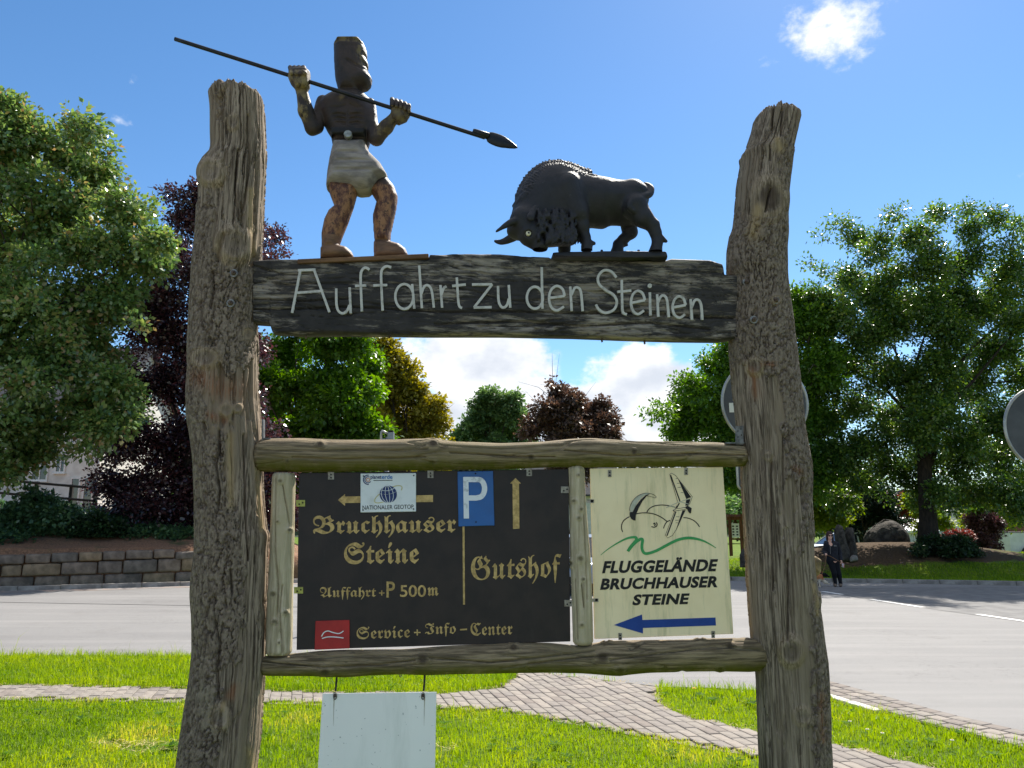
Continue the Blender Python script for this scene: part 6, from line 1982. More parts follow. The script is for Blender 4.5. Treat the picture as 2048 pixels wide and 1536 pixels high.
tall = rng.random(len(x)) < np.where(strip, .012, .004)
h = np.where(tall, h * 2.4, h)
h *= 1 + .5 * np.exp(-(np.minimum(-sd_p, -sd_r) / .08) ** 2) * strip
V = blades(x, y, 0 * x, h, np.where(tall, .0035, .0052), rng)
tint = np.clip(.55 * dens + .25 * (dens2 - .2) + .35 * rng.random(len(x)) - .08, 0, 1)
dry = sstep(fbm(np.stack([x * 1.7 + 9, y * 1.7, 0 * x], -1), 3, 23), .58, .72) * (~strip)
tint = np.clip(tint + .5 * dry * rng.random(len(x)), 0, 1)
tint = np.repeat(np.concatenate([tint, tint]), 4)
tag(quads_obj('grass', V, len(V) // 4, mgrass, None, {'rnd': tint}), 'sunlit mown grass of the lawn and verges', kind='stuff')
# dry clippings along the path edges and broad-leaved weeds in the turf
rng = np.random.default_rng(8)
x = rng.uniform(-7.5, 6, 60000); y = rng.uniform(4.2, 10.2, 60000)
sd_ = polysd(x, y, PA)
ok = (np.abs(sd_ - .03) < .07 * rng.random(len(x))) & (polysd(x, y, RA) < .05)
for c0, r_ in bare_c: ok |= (np.hypot((x - c0.x) / 1.8, y - c0.y) < r_ * 1.15)
x, y = x[ok], y[ok]
a = rng.random(len(x)) * 2 * pi
L_ = .02 + .05 * rng.random(len(x)); z = .022 + .012 * rng.random(len(x)); t_ = .012 * (rng.random(len(x)) - .5)
c = np.stack([x, y, z], -1); d = np.stack([np.cos(a) * L_ / 2, np.sin(a) * L_ / 2, t_], -1); w = np.stack([-np.sin(a), np.cos(a), 0 * a], -1) * .0022
V = np.stack([c - d - w, c + d - w, c + d + w, c - d + w], 1).reshape(-1, 3)
mclip = leaf_mat('dry grass clippings', [S(150, 130, 84), S(182, 164, 112), S(204, 190, 140)], .2, .8, .1)
tag(quads_obj('grass_clippings', V, len(V) // 4, mclip, None, {'rnd': np.repeat(rng.random(len(x)), 4)}), 'dry grass clippings along the path edges', kind='stuff')
Vs = []
for i in range(420):
    wx, wy = rng.uniform(-7, 6), rng.uniform(4.6, 10.2)
    if polysd(np.array([wx]), np.array([wy]), PA)[0] > -.04 or polysd(np.array([wx]), np.array([wy]), RA)[0] > -.05: continue
    k = rng.integers(5, 10); s_ = rng.uniform(.03, .075)
    a = np.linspace(0, 2 * pi, k, endpoint=False) + rng.random()
    dr = np.stack([np.cos(a), np.sin(a), .35 + .3 * rng.random(k)], -1); sd = np.stack([-np.sin(a), np.cos(a), 0 * a], -1)
    b0 = np.array([wx, wy, .025])
    Vs.append(np.stack([b0 + 0 * dr, b0 + dr * s_ * .55 + sd * s_ * .2, b0 + dr * s_ * np.array([1.1, 1.1, .7]), b0 + dr * s_ * .55 - sd * s_ * .2], 1).reshape(-1, 3))
V = np.concatenate(Vs)
mweed = leaf_mat('broad weed leaves', [S(50, 84, 28), S(78, 112, 36), S(104, 132, 44)], .4, .8, .1)
tag(quads_obj('weeds', V, len(V) // 4, mweed, None, {'rnd': np.repeat(rng.random(len(V) // 4), 4)}), 'broad leaved weeds scattered in the lawn', kind='stuff')
# far lawn below the mound
n = 75000
x = rng.uniform(4.5, 24, n); y = rng.uniform(21, 31, n)
ok = (polysd(x, y, RA) < -.12)
x, y = x[ok], y[ok]
so_ = np.exp(-((x - 14.5) / 5.5) ** 4 - ((y - 30.4) / 2.5) ** 4) * (y > 27.2)
ok = so_ + .5 * (fbm(np.stack([x * 1.6, y * 1.6, 0 * x], -1), 3, 7) - .5) < .42
x, y = x[ok], y[ok]
z = terrain(x, y)
V = blades(x, y, z, .05 + .05 * rng.random(len(x)), .016 + 0 * x, rng)
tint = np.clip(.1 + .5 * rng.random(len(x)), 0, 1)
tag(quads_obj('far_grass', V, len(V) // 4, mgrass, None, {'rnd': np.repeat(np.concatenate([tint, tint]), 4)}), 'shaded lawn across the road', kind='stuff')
# daisies and broad weeds in the verge
mdaisy = M('white daisy petals', S(236, 234, 226), S(220, 218, 208), 10, .6)
myel = M('yellow dandelion', S(232, 196, 30), S(214, 170, 24), 10, .6)
rs = random.Random(9)
def flower(px, py, mat, r, lab):
    g_ = ground_at(px, py)
    e = empty('wild_flower', g_, 0, lab, 'flower')
    MB().tube([(0, 0, 0), (.004, 0, .05), (.006, .002, .085)], .0018, 5).build('stem', ml_stem, e)
    hd = MB()
    k = 10
    for i in range(k):
        a = 2 * pi * i / k
        hd.prism([(.006 + r * .25 * cos(a + .3), r * .25 * sin(a + .3)), (.006 + r * cos(a + .18), r * sin(a + .18)), (.006 + r * cos(a - .18), r * sin(a - .18))], .084, .088, 'z')
    f_ = hd.build('petals', mat, e)
    MB().tube([(.006, 0, .084), (.006, 0, .093)], r * .35, 8).build('centre', myel, e)
ml_stem = M('green stem', S(84, 112, 40), S(70, 96, 34), 10, .7)
flower(1388, 1395, myel, .022, 'yellow dandelion standing on the verge right of the blank panel')
for i, (x_, y_) in enumerate(((1735, 1482), (1765, 1490), (1905, 1505), (1700, 1465))):
    flower(x_, y_, mdaisy, .013, ('white daisy nearest the right log in the verge', 'second white daisy from the right log in the verge', 'white daisy farthest right in the verge', 'white daisy behind the others near the right log')[i])

# ================================================================== TRAFFIC SIGNS
msb = M('dull grey aluminium sign back', S(86, 86, 88), S(72, 72, 75), 6, .6, metallic=.3, spec=.4)
mrim = M('light aluminium rim', S(176, 174, 170), S(146, 144, 140), 10, .45, metallic=.5, spec=.5)
mpole = M('galvanised pole', S(140, 142, 144), S(112, 114, 116), 8, .5, metallic=.6, spec=.5)
mstick = M('white paper sticker', S(222, 220, 212), S(206, 204, 196), 10, .7)
msf = M('white sign face', S(222, 222, 220), S(212, 212, 210), 10, .5)
def traffic_sign(px, py, D, label, plate):
    c = at(px, py, D)
    r = 86 * D / FPX * 1.015
    root = empty('traffic_sign', (c.x, D + .05, 0), 0, label, 'traffic sign', 'traffic signs seen from behind')
    z = c.z
    MB().tube([(0, 0, -.3), (0, 0, z + r * .8)], .030, 16).build('pole', mpole, root, True)
    MB().tube([(0, -.040, z), (0, -.044, z)], r - .008, 64).build('sign_back', msb, root)
    MB().tube([(0, -.036, z), (0, -.0395, z)], r - .008, 64).build('sign_face', msf, root)
    ring = [(r * .985 * cos(t), -.042, z + r * .985 * sin(t)) for t in np.linspace(0, 2 * pi, 73)]
    MB().tube(ring, .0105, 8, False).build('rim', mrim, root, True)
    for dz in (-.16, .16):
        MB().box(-.05, .05, -.035, -.008, z + dz - .015, z + dz + .015).build('clamp', mpole, root)
    if plate:
        st_ = at(1465, 815, D); s0 = (st_.x - c.x, st_.z)
        MB().box(s0[0] - .022, s0[0] + .028, -.0462, -.0445, s0[1] - .034, s0[1] + .034).build('sticker', mstick, root)
        x0, x1 = at(1475, 940, D).x - c.x, at(1586, 940, D).x - c.x
        zt, zb = at(1530, 900, D).z, at(1530, 979, D).z
        rr = .035
        poly = []
        for cx, cz, a0 in ((x1 - rr, zt - rr, 0), (x0 + rr, zt - rr, 90), (x0 + rr, zb + rr, 180), (x1 - rr, zb + rr, 270)):
            poly += [(cx + rr * cos(radians(a0 + k * 15)), cz + rr * sin(radians(a0 + k * 15))) for k in range(7)]
        pb = MB().prism(poly, -.044, -.040).build('plate_back', msb, root)
        MB().tube([(a, -.042, q) for a, q in poly + poly[:1]], .0085, 8, False).build('plate_rim', mrim, root, True)
traffic_sign(1530, 805, 5.4, 'round traffic sign seen from behind, half hidden by the right log', True)
traffic_sign(2097, 857, 5.4, 'round traffic sign seen from behind, cut off by the right picture edge', False)
# lamp housing on a pole behind the board
root = empty('lamp_post', (at(775, 900, 14).x, 14, 0), 0, 'small grey metal lamp housing sticking up behind the upper log rail', 'lamp')
k_ = 14 / FPX
zt = at(775, 861, 14).z
MB().tube([(0, 0, 0), (0, 0, zt - .12)], .04, 12).build('pole', mpole, root, True)
o = MB().box(.0, .11, -.06, .08, zt - .17, zt - .035).build('housing', mpole, root); bevel(o, .008, 2)
o = MB().box(.005, .10, -.055, .07, zt - .03, zt).build('lens', mdark, root); bevel(o, .006, 2)
MB().tube([(-.125, 0, zt - .19), (-.125, 0, zt - .03), (-.105, 0, zt - .005), (-.08, 0, zt - .015), (.0, 0, zt - .06)], .021, 10).build('bracket', mrim, root, True)
MB().box(-.13, .02, -.01, .03, zt - .21, zt - .15).build('cross_arm', mpole, root)

# ================================================================== PEOPLE AND DOGS
WD = 22.67
WB_ = Vector((at(1672, 1174, WD).x, WD, .009))
def WP(x, y, dy=0.0):
    q = at(x, y, WD) - WB_
    return (q.x, dy, q.z)
person = empty('person', WB_, 0, 'woman in dark jacket, leggings and sunglasses walking two dogs across the road', 'person')
mskin = M('skin', S(226, 176, 150), S(210, 158, 132), 20, .6)
mjack = M('dark navy hooded jacket', S(38, 38, 44), S(27, 27, 32), 14, .85, .5, 40)
mlegg = M('black leggings', S(22, 22, 28), S(16, 16, 20), 14, .8)
mshoe = M('brown walking shoes', S(120, 104, 90), S(84, 72, 62), 24, .8)
mhair = M('dark reddish hair', S(62, 34, 30), S(38, 22, 20), 40, .6, .6, 90, (1, 1, .2))
lo, hi = np.array([-.5, -.42, -.02]), np.array([.5, .34, 1.75])
HN = WP(1659, 1083); HC_ = WP(1659.5, 1072, -.01)
J = dict(sl=WP(1652.5, 1088.5, .0), el=WP(1650, 1104, .03), hl=WP(1647.5, 1109, -.19), sr=WP(1674.5, 1089, .02), er=WP(1681, 1106, .05), hr=WP(1680, 1121, -.08),
         pl=WP(1660.5, 1121), pr=WP(1671.5, 1122, .02), kl=WP(1667, 1146, -.04), kr=WP(1677.5, 1147, 0), al=WP(1671.5, 1168, .02), ar=WP(1682.5, 1168, .03), chest=WP(1663.5, 1095), waist=WP(1665, 1110), nk=HN)
def body_sdf(v, grow=0.0, parts='all'):
    g = grow
    if parts in ('all', 'torso'):
        v.cap(J['chest'], J['waist'], .125 + g, .110 + g, .04, (1.18, .82, 1))
        v.cap(J['waist'], ((J['pl'][0] + J['pr'][0]) / 2, .01, J['pl'][2] + .03), .112 + g, .135 + g, .04, (1.15, .88, 1))
        v.cap(J['sl'], J['sr'], .062 + g, .062 + g, .05)
    if parts in ('all', 'arms', 'torso'):
        v.chain([J['sl'], J['el'], tuple(np.array(J['el']) * .12 + np.array(J['hl']) * .88)], [.056 + g, .045 + g, .030 + g], .02)
        v.chain([J['sr'], J['er'], tuple(np.array(J['er']) * .12 + np.array(J['hr']) * .88)], [.056 + g, .045 + g, .030 + g], .02)
    if parts in ('all', 'legs'):
        v.chain([J['pl'], J['kl'], tuple((np.array(J['kl']) + np.array(J['al'])) / 2 + (0, .02, .06)), J['al']], [.092 + g, .058 + g, .055 + g, .038 + g], .03)
        v.chain([J['pr'], J['kr'], tuple((np.array(J['kr']) + np.array(J['ar'])) / 2 + (0, .02, .06)), J['ar']], [.092 + g, .058 + g, .055 + g, .038 + g], .03)
        v.cap(J['pl'], J['pr'], .10 + g, .10 + g, .04)
v = Vol(lo, hi, .0085)
body_sdf(v)
v.cap((J['nk'][0], .01, J['nk'][2] - .05), (HC_[0], 0, HC_[2] - .05), .052, .048, .02)
v.ball((HC_[0], 0, HC_[2] + .015), .088, .02, (.88, 1.0, 1.12))
v.ball((HC_[0] - .012, -.045, HC_[2] - .06), .050, .02, (.95, 1, 1.1))
v.cap((HC_[0] - .018, -.088, HC_[2] + .005), (HC_[0] - .020, -.104, HC_[2] - .025), .012, .015, .012)
v.cap((HC_[0] - .036, -.088, HC_[2] - .062), (HC_[0] - .002, -.09, HC_[2] - .062), .008, .008, .008)
for s_ in (-1, 1): v.ball((HC_[0] + s_ * .082, .01, HC_[2] - .01), .022, .01, (.5, 1, 1.4))
for nm, fwd in (('hl', (-.02, -.05, .01)), ('hr', (0, -.02, -.06))):        # hands closed on the lead
    h = np.array(J[nm]); f = np.array(fwd)
    v.cap(h, h + f, .030, .030, .012, (.75, 1, 1))
    side = np.cross(f / np.linalg.norm(f), (1, 0, 0)); 
    for i in range(4):
        o_ = h + f * 1.05 + np.array([0, 0, .022 - .015 * i]) if nm == 'hl' else h + f * 1.1 + np.array([0, .022 - .015 * i, 0])
        v.chain([o_, o_ + f * .35 + (-.012, 0, 0), o_ + f * .25 + (-.034, 0, 0), o_ + (-.036, .0, 0)], [.0095, .009, .009, .008], .003)
    v.chain([h + (-.014, -.005, .012), h + f * .6 + (-.032, 0, .026)], [.012, .009], .006)
for nm in ('al', 'ar'):
    a = np.array(J[nm])
    v.cap((a[0], a[1] + .02, .04), (a[0] - .06, a[1] - .13, .03), .036, .030, .02, (1, 1, .8))
body_w = v.build('body', mskin, person)
v = Vol(lo, hi, .0095)
body_sdf(v, .016, 'torso')
v.cap(WP(1653, 1084, .06), WP(1672, 1084.5, .07), .045, .045, .03, (1, 1, .9))      # hood behind the neck
v.displace(lambda P: .010 * (fbm(P * np.array([9, 9, 14]), 3, 3) - .5))
zc = WP(0, 1122)[2]
v.apply(lo, (hi[0], hi[1], zc), lambda X, Y, Z: (zc - Z) * -1.0, 0, 'sub') if False else None
v.F = np.maximum(v.F, (zc - v.ax[2])[None, None, :])
zn = J['nk'][2] - .03
nd_ = np.sqrt(((v.ax[0] - J['nk'][0])[:, None, None] / .055) ** 2 + ((v.ax[1] + .09)[None, :, None] / .07) ** 2 + ((v.ax[2] - zn)[None, None, :] / .10) ** 2) - 1
v.F = np.maximum(v.F, -nd_ * .05)
jk = v.build('jacket', mjack, person)
mzip = M('grey zip', S(132, 130, 126), S(100, 98, 96), 20, .5)
MB().tube([WP(1656, 1090, -.128), WP(1657, 1097, -.132), WP(1657, 1108, -.125)], .006, 6).build('zip', mzip, jk)
MB().box(WP(1664, 1092)[0], WP(1669, 1092)[0], -.135, -.128, WP(0, 1092.5)[2], WP(0, 1090.5)[2]).build('badge', mzip, jk)
v = Vol(lo, hi, .0095)
body_sdf(v, .008, 'legs')
v.F = np.maximum(v.F, (.075 - v.ax[2])[None, None, :])
v.build('leggings', mlegg, person)
for nm in ('al', 'ar'):
    a = np.array(J[nm])
    v = Vol((a[0] - .14, a[1] - .24, -.02), (a[0] + .1, a[1] + .12, .2), .008)
    v.cap((a[0], a[1] + .03, .055), (a[0] - .065, a[1] - .14, .035), .050, .042, .02, (1, 1, .85)).cap((a[0], a[1] + .02, .06), (a[0], a[1] + .02, .13), .052, .050, .02)
    v.F = np.maximum(v.F, (.0 - v.ax[2])[None, None, :]); v.F = np.maximum(v.F, (v.ax[2] - .14)[None, None, :])
    v.build('shoe', mshoe, person)
v = Vol((HC_[0] - .18, -.18, HC_[2] - .24), (HC_[0] + .18, .2, HC_[2] + .18), .0075)
v.ball((HC_[0], .018, HC_[2] + .03), .103, .02, (.95, 1.0, 1.1))
v.ball((HC_[0] - .012, -.10, HC_[2] - .045), .085, .015, (.75, 1, 1.15), op='sub')
v.cap((HC_[0] - .075, .0, HC_[2]), (HC_[0] - .085, .02, HC_[2] - .11), .034, .022, .02)
v.cap((HC_[0] + .075, .0, HC_[2]), (HC_[0] + .095, .02, HC_[2] - .14), .034, .026, .02)
v.displace(lambda P: .010 * (fbm(P * np.array([40, 40, 12]), 3, 3) - .5))
v.build('hair', mhair, person)
gl_ = MB()
for s_ in (-1, 1):
    gl_.prism([(HC_[0] - .014 + s_ * .034 + .028 * cos(t), HC_[2] + .008 + .020 * sin(t)) for t in np.linspace(0, 2 * pi, 14)[:-1]], -.108, -.100)
gl_.box(HC_[0] - .03, HC_[0] + .002, -.107, -.102, HC_[2] + .010, HC_[2] + .016)
gl_.box(HC_[0] - .092, HC_[0] - .086, -.10, .0, HC_[2] + .008, HC_[2] + .015); gl_.box(HC_[0] + .062, HC_[0] + .068, -.10, .0, HC_[2] + .008, HC_[2] + .015)
gl_.build('sunglasses', mink, person)

def dog(label, D, bx, by, s, mat, head_dy, tail_up, mat2=None, belly=None):
    """side view facing right; bx, by: pixel of the ground under the middle; s: shoulder height"""
    b0 = Vector((at(bx, by, D).x, D, .009))
    root = empty('dog', b0, 0, label, 'dog', 'dogs on the lead')
    v = Vol((-.75 * s - .35, -.2, -.02), (.95 * s + .35, .2, s * 1.55), .009)
    H = s
    v.chain([(-.42 * H, 0, .78 * H), (-.1 * H, 0, .76 * H), (.30 * H, 0, .74 * H), (.42 * H, 0, .80 * H)], [.20 * H, .19 * H, .235 * H, .20 * H], .04, (1, .82, 1))
    hx, hz = .86 * H, .78 * H + head_dy * H
    v.cap((.42 * H, 0, .84 * H), (hx - .10 * H, 0, hz + .02 * H), .15 * H, .12 * H, .03)
    v.ball((hx, 0, hz), .135 * H, .02, (1.1, .9, 1))
    v.cap((hx + .08 * H, 0, hz - .03 * H), (hx + .24 * H, 0, hz - .09 * H + head_dy * .1 * H), .075 * H, .05 * H, .02)
    for s_ in (-1, 1):
        v.cap((hx - .04 * H, s_ * .09 * H, hz + .09 * H), (hx - .06 * H, s_ * .11 * H, hz + .21 * H), .05 * H, .018 * H, .01, (1, .6, 1))
        y = s_ * .105 * H
        v.chain([(.34 * H, y, .66 * H), (.33 * H + .04 * s_ * H, y, .36 * H), (.35 * H + .06 * s_ * H, y, .05 * H), (.40 * H + .06 * s_ * H, y, .03 * H)], [.10 * H, .062 * H, .045 * H, .048 * H], .02)
        v.chain([(-.42 * H, y, .68 * H), (-.34 * H - .05 * s_ * H, y, .44 * H), (-.50 * H - .05 * s_ * H, y, .27 * H), (-.46 * H - .05 * s_ * H, y, .05 * H), (-.41 * H - .05 * s_ * H, y, .03 * H)], [.145 * H, .085 * H, .048 * H, .040 * H, .046 * H], .02)
    tp = [(-.58 * H, 0, .84 * H), (-.70 * H, 0, (.98 if tail_up else .74) * H), (-.72 * H, 0, (1.15 if tail_up else .55) * H), (-.62 * H, 0, (1.22 if tail_up else .42) * H)]
    v.chain(tp, [.07 * H, .075 * H, .06 * H, .025 * H], .02)
    v.displace(lambda P: .012 * (fbm(P * 30, 3, 3) - .5))
    bd = v.build('body', mat, root)
    MB().tube([(hx + .235 * H, 0, hz - .085 * H + head_dy * .1 * H), (hx + .29 * H, 0, hz - .085 * H + head_dy * .1 * H)], [.035 * H, .025 * H], 10).build('nose', mink, root, True)
    ring = [(.56 * H + .03 * H * sin(t), .13 * H * cos(t), .84 * H + head_dy * .25 * H + .16 * H * sin(t)) for t in np.linspace(0, 2 * pi, 20)]
    MB().tube(ring, .012, 6, False).build('collar', mred, root)
    return b0, (.56 * H, 0, .96 * H)
mtan, bb, p, out = new_mat('tan and white dog coat')
co = bb.n('ShaderNodeTexCoord').outputs['Object']
sx = bb.n('ShaderNodeSeparateXYZ'); bb.put(sx.inputs[0], co)
f = bb.ramp(bb.m('ADD', sx.outputs[2], bb.m('MULTIPLY', bb.noise(co, 9, 4, .6), .16)), .26, .34)
f2 = bb.ramp(sx.outputs[0], .28, .40)
c = bb.mix(f, S(206, 190, 166), S(166, 108, 62))
bb.put(p.inputs['Base Color'], bb.mix(bb.m('MULTIPLY', f2, .6), c, S(200, 180, 150)))
p.inputs['Roughness'].default_value = .9
bump(bb, p, bb.noise(bb.mapping(co, (.5, 1, 1)), 120, 4, .7), .8, .01)
mblackdog = M('black dog coat', S(26, 24, 24), S(18, 17, 17), 20, .8, .6, 90)
d1, c1 = dog('tan and white dog sniffing the road, half hidden by the right log', 22.45, 1631, 1177.5, .36, mtan, -.42, False)
d2, c2 = dog('black dog behind the tan dog beside the right log', 22.95, 1629, 1172, .40, mblackdog, -.02, True)
mlead = M('brown leather lead', S(132, 96, 66), S(104, 74, 50), 20, .7)
h1 = Vector(WP(1646.8, 1109, -.22)) + WB_; h2 = Vector(WP(1680, 1123.5, -.11)) + WB_
loop = curve_pts([tuple(h2), tuple(h2.lerp(h1, .3) + Vector((0, -.04, -.02))), tuple(h2.lerp(h1, .65) + Vector((0, -.03, .0))), tuple(h1)], 8)
cc = Vector(c1) + d1
lead = curve_pts([tuple(h1), tuple(h1.lerp(cc, .5) + Vector((.02, 0, -.04))), tuple(cc)], 8)
o = MB().tube(loop + lead[1:], .0085, 6).build('leash', mlead); tag(o, 'thin leather lead between the woman\'s hands and the tan dog', 'leash')
lead2 = curve_pts([tuple(h1 + Vector((.004, 0, -.02))), tuple(h1.lerp(Vector(c2) + d2, .5) + Vector((-.02, 0, -.06))), tuple(Vector(c2) + d2)], 8)
o = MB().tube(lead2, .007, 6).build('leash', mlead); tag(o, 'thin lead from the woman\'s raised hand to the black dog', 'leash')
o = MB().prism([(0, 0), (.05, -.01), (.07, -.10), (.04, -.14), (-.01, -.11)], -.02, .02).build('small_bag', M('red and white bag', S(196, 190, 184), S(170, 70, 60), 22, .7, lo=.45, hi=.55))
o.location = h2 + Vector((-.01, -.03, -.02)); tag(o, 'small crumpled red and white bag in the woman\'s lowered hand', 'bag')

# ================================================================== STONES
mrock = M('dark lichened rock', S(88, 81, 73), S(50, 46, 42), 5, .95, .9, 16, bdist=.05)
def rock(name, label, D, prof, depth, seed, sink=.5, mat=None, group=None):
    P = [at(x, y, D) for x, y in prof]
    cx = sum(q.x for q in P) / len(P)
    gz = float(terrain(cx, D))
    root_z = gz
    poly = [(q.x - cx, q.z - root_z) for q in P]
    lo_ = (min(a for a, _ in poly) - .1, -depth - .1, min(c for _, c in poly) - .1); hi_ = (max(a for a, _ in poly) + .1, depth + .1, max(c for _, c in poly) + .1)
    h = max(.03, (hi_[0] - lo_[0]) / 60)
    v = Vol(lo_, hi_, h)
    v.slab(poly, depth, depth * .9, 0, 0)
    v.displace(lambda Q: .34 * depth * (fbm(Q * 2.6 / depth * .4 + seed, 4, seed) - .5) + .12 * depth * (fbm(Q * 7 + seed, 3, 3) - .5))
    o = v.build(name, mat or mrock, None, (cx, D, root_z))
    return tag(o, label, 'rock', group)
rock('standing_stone', 'tall leaning grey standing stone right behind the woman', 27.3, [(1669, 1060), (1676, 1048), (1684, 1052), (1689, 1075), (1697, 1100), (1700, 1125), (1676, 1125), (1674, 1100)], .35, 3)
rock('standing_stone', 'jagged standing stone with forked top right of the leaning one', 27.6, [(1688, 1068), (1694, 1052), (1699, 1056), (1704, 1053), (1708, 1075), (1712, 1100), (1714, 1124), (1690, 1124), (1691, 1095)], .4, 5)
rock('boulder', 'big domed boulder on top of the mound left of the beech trunk', 33, [(1730, 1078), (1738, 1062), (1752, 1050), (1770, 1042), (1785, 1042), (1800, 1052), (1810, 1066), (1815, 1082), (1812, 1096), (1735, 1096)], .9, 7)
rock('boulder', 'grey stone on the lawn between cream panel and right log', 26.2, [(1480, 1110), (1486, 1098), (1498, 1094), (1508, 1104), (1512, 1134), (1480, 1136)], .3, 9)
rock('boulder', 'small pale stone lying at the foot of the forked standing stone', 27.0, [(1700, 1114), (1706, 1109), (1714, 1111), (1717, 1122), (1700, 1124)], .12, 11, mat=M('pale rock', S(140, 134, 124), S(110, 104, 96), 5, .95, .7, 20))

# ================================================================== BUILDINGS
mplaster = M('white plaster', S(222, 220, 214), S(204, 201, 194), 2, .9, .2, 60)
mroof = M('dark slate roof', S(74, 74, 78), S(56, 56, 60), 6, .8, .6, 18, (1, 1, 1))
mframe = M('white window frame', S(228, 226, 222), S(214, 212, 208), 6, .6)
mglass, bb, p, out = new_mat('dark window glass')
bb.put(p.inputs['Base Color'], (*S(40, 46, 52), 1.0)); p.inputs['Roughness'].default_value = .08; p.inputs['Specular IOR Level'].default_value = .7
def window(root, x0, x1, z0, z1, y, bars=1):
    f = MB()
    t = .07
    f.box(x0, x1, y - .06, y + .02, z1 - t, z1); f.box(x0, x1, y - .06, y + .02, z0, z0 + t)
    f.box(x0, x0 + t, y - .06, y + .02, z0 + t, z1 - t); f.box(x1 - t, x1, y - .06, y + .02, z0 + t, z1 - t)
    for i in range(bars):
        c_ = x0 + (x1 - x0) * (i + 1) / (bars + 1)
        f.box(c_ - .03, c_ + .03, y - .05, y + .02, z0 + t, z1 - t)
    fr = f.build('window', mframe, root)
    MB().box(x0 + t, x1 - t, y - .02, y - .005, z0 + t, z1 - t).build('pane', mglass, fr)
    MB().box(x0 - .05, x1 + .05, y - .14, y + .02, z0 - .06, z0 - .003).build('sill', mframe, fr)
def house(label, D, xl, xr, y_eave, gz, depth, roof_h, wins, wall_mat=None, roof_mat=None, gable=False, name='house', over=.4, cat='house', back=0.0):
    x0, x1 = at(xl, 1060, D).x, at(xr, 1060, D).x
    ze = at((xl + xr) / 2, y_eave, D).z - gz
    cx = (x0 + x1) / 2; hw = (x1 - x0) / 2
    root = empty(name, (cx, D, gz), 0, label, cat)
    w = MB()
    if gable:
        w.prism([(-hw, -.6), (hw, -.6), (hw, ze), (0, ze + roof_h), (-hw, ze)], 0, depth)
    else:
        w.box(-hw, hw, 0, depth, -.6, ze)
        w.prism([(0.01, ze), (depth - .01, ze), (depth / 2, ze + roof_h - .02)], -hw, hw, 'x')
    w.build('wall', wall_mat or mplaster, root)
    r = MB()
    t = .16
    if gable:
        k = roof_h / hw
        for s_ in (-1, 1):
            r.prism([(0, ze + roof_h), (s_ * (hw + over), ze - k * over), (s_ * (hw + over), ze - k * over + t), (0, ze + roof_h + t)], -over, depth + over)
    else:
        k = roof_h / (depth / 2)
        for s_ in (0, 1):
            a = -over if s_ == 0 else depth + over
            r.prism([(depth / 2, ze + roof_h), (a, ze - k * over), (a, ze - k * over + t), (depth / 2, ze + roof_h + t)], -hw - over, hw + over, 'x')
    r.build('roof', roof_mat or mroof, root)
    for (a, c_, yt, yb, bars) in wins:
        xa, xb = at(a, 1060, D).x - cx, at(c_, 1060, D).x - cx
        window(root, xa, xb, at(a, yb, D).z - gz, at(a, yt, D).z - gz, -.003, bars)
    return root
house('white plastered house with tall windows behind the big maple', 37, -260, 186, 800, 2.2, 8, 3.4, [(97, 118, 906, 946, 1), (50, 84, 905, 962, 1), (132, 152, 955, 1022, 0), (158, 180, 955, 1022, 0), (-40, 10, 900, 962, 1), (-140, -80, 900, 962, 1)])
house('white house with dark roof hidden behind the two sign boards', 72, 1060, 1235, 985, 0, 9, 4, [(1090, 1110, 1005, 1030, 1), (1140, 1160, 1005, 1030, 1), (1190, 1210, 1005, 1030, 1), (1100, 1120, 1050, 1075, 1)], back=0)
mmet = M('pale metal roof', S(206, 206, 204), S(186, 186, 186), 3, .5)
house('grey roofed white house right of the beech trunk', 64, 1868, 1922, 1040, 0, 8, 2.6, [(1875, 1886, 1050, 1066, 1), (1896, 1908, 1050, 1066, 1)], gable=True)
house('long low white shed left of the beech trunk', 58, 1790, 1866, 1062, 0, 6, .9, [(1800, 1812, 1068, 1080, 1), (1826, 1838, 1068, 1080, 1)], roof_mat=mmet, name='shed', cat='shed')
house('low hall with a pale flat roof behind the purple shrub', 68, 1915, 1985, 1060, 0, 7, .8, [(1920, 1932, 1065, 1077, 1), (1945, 1957, 1065, 1077, 1)], roof_mat=mmet, name='hall', cat='hall')
mbrick = M('brown boarded gable', S(134, 92, 76), S(106, 72, 60), 8, .9)
house('small brown gabled shed behind the white trailer', 56, 2004, 2075, 1062, 0, 4, .9, [(2030, 2042, 1070, 1080, 1)], mbrick, mmet, True, 'shed', .25, 'shed')
# dark railing on the bank
mrl = M('dark painted timber', S(48, 46, 46), S(34, 33, 33), 10, .8)
rl = empty('railing', (0, 0, 0), 0, 'dark post and rail fence on the bank in front of the white house', 'railing')
ra, rb = at(-160, 946, 29), at(190, 976, 29)
def rp(t, dz): 
    q = ra.lerp(rb, t); return (q.x, q.y, q.z + dz)
rl.location = (ra.x, ra.y, bank_z(ra.x, ra.y))
for nm, dz in (('rail', 0.0), ('rail', -.48)):
    o = MB().tube([rp(0, dz), rp(1, dz)], .05, 8).build(nm, mrl, rl); o.location = -rl.location
for t in (.0, .22, .44, .66, .86, 1.0):
    q = rp(t, 0)
    o = MB().box(q[0] - .06, q[0] + .06, q[1] + .052, q[1] + .16, bank_z(q[0], q[1]) - .2, q[2] + .06).build('post', mrl, rl); o.location = -rl.location

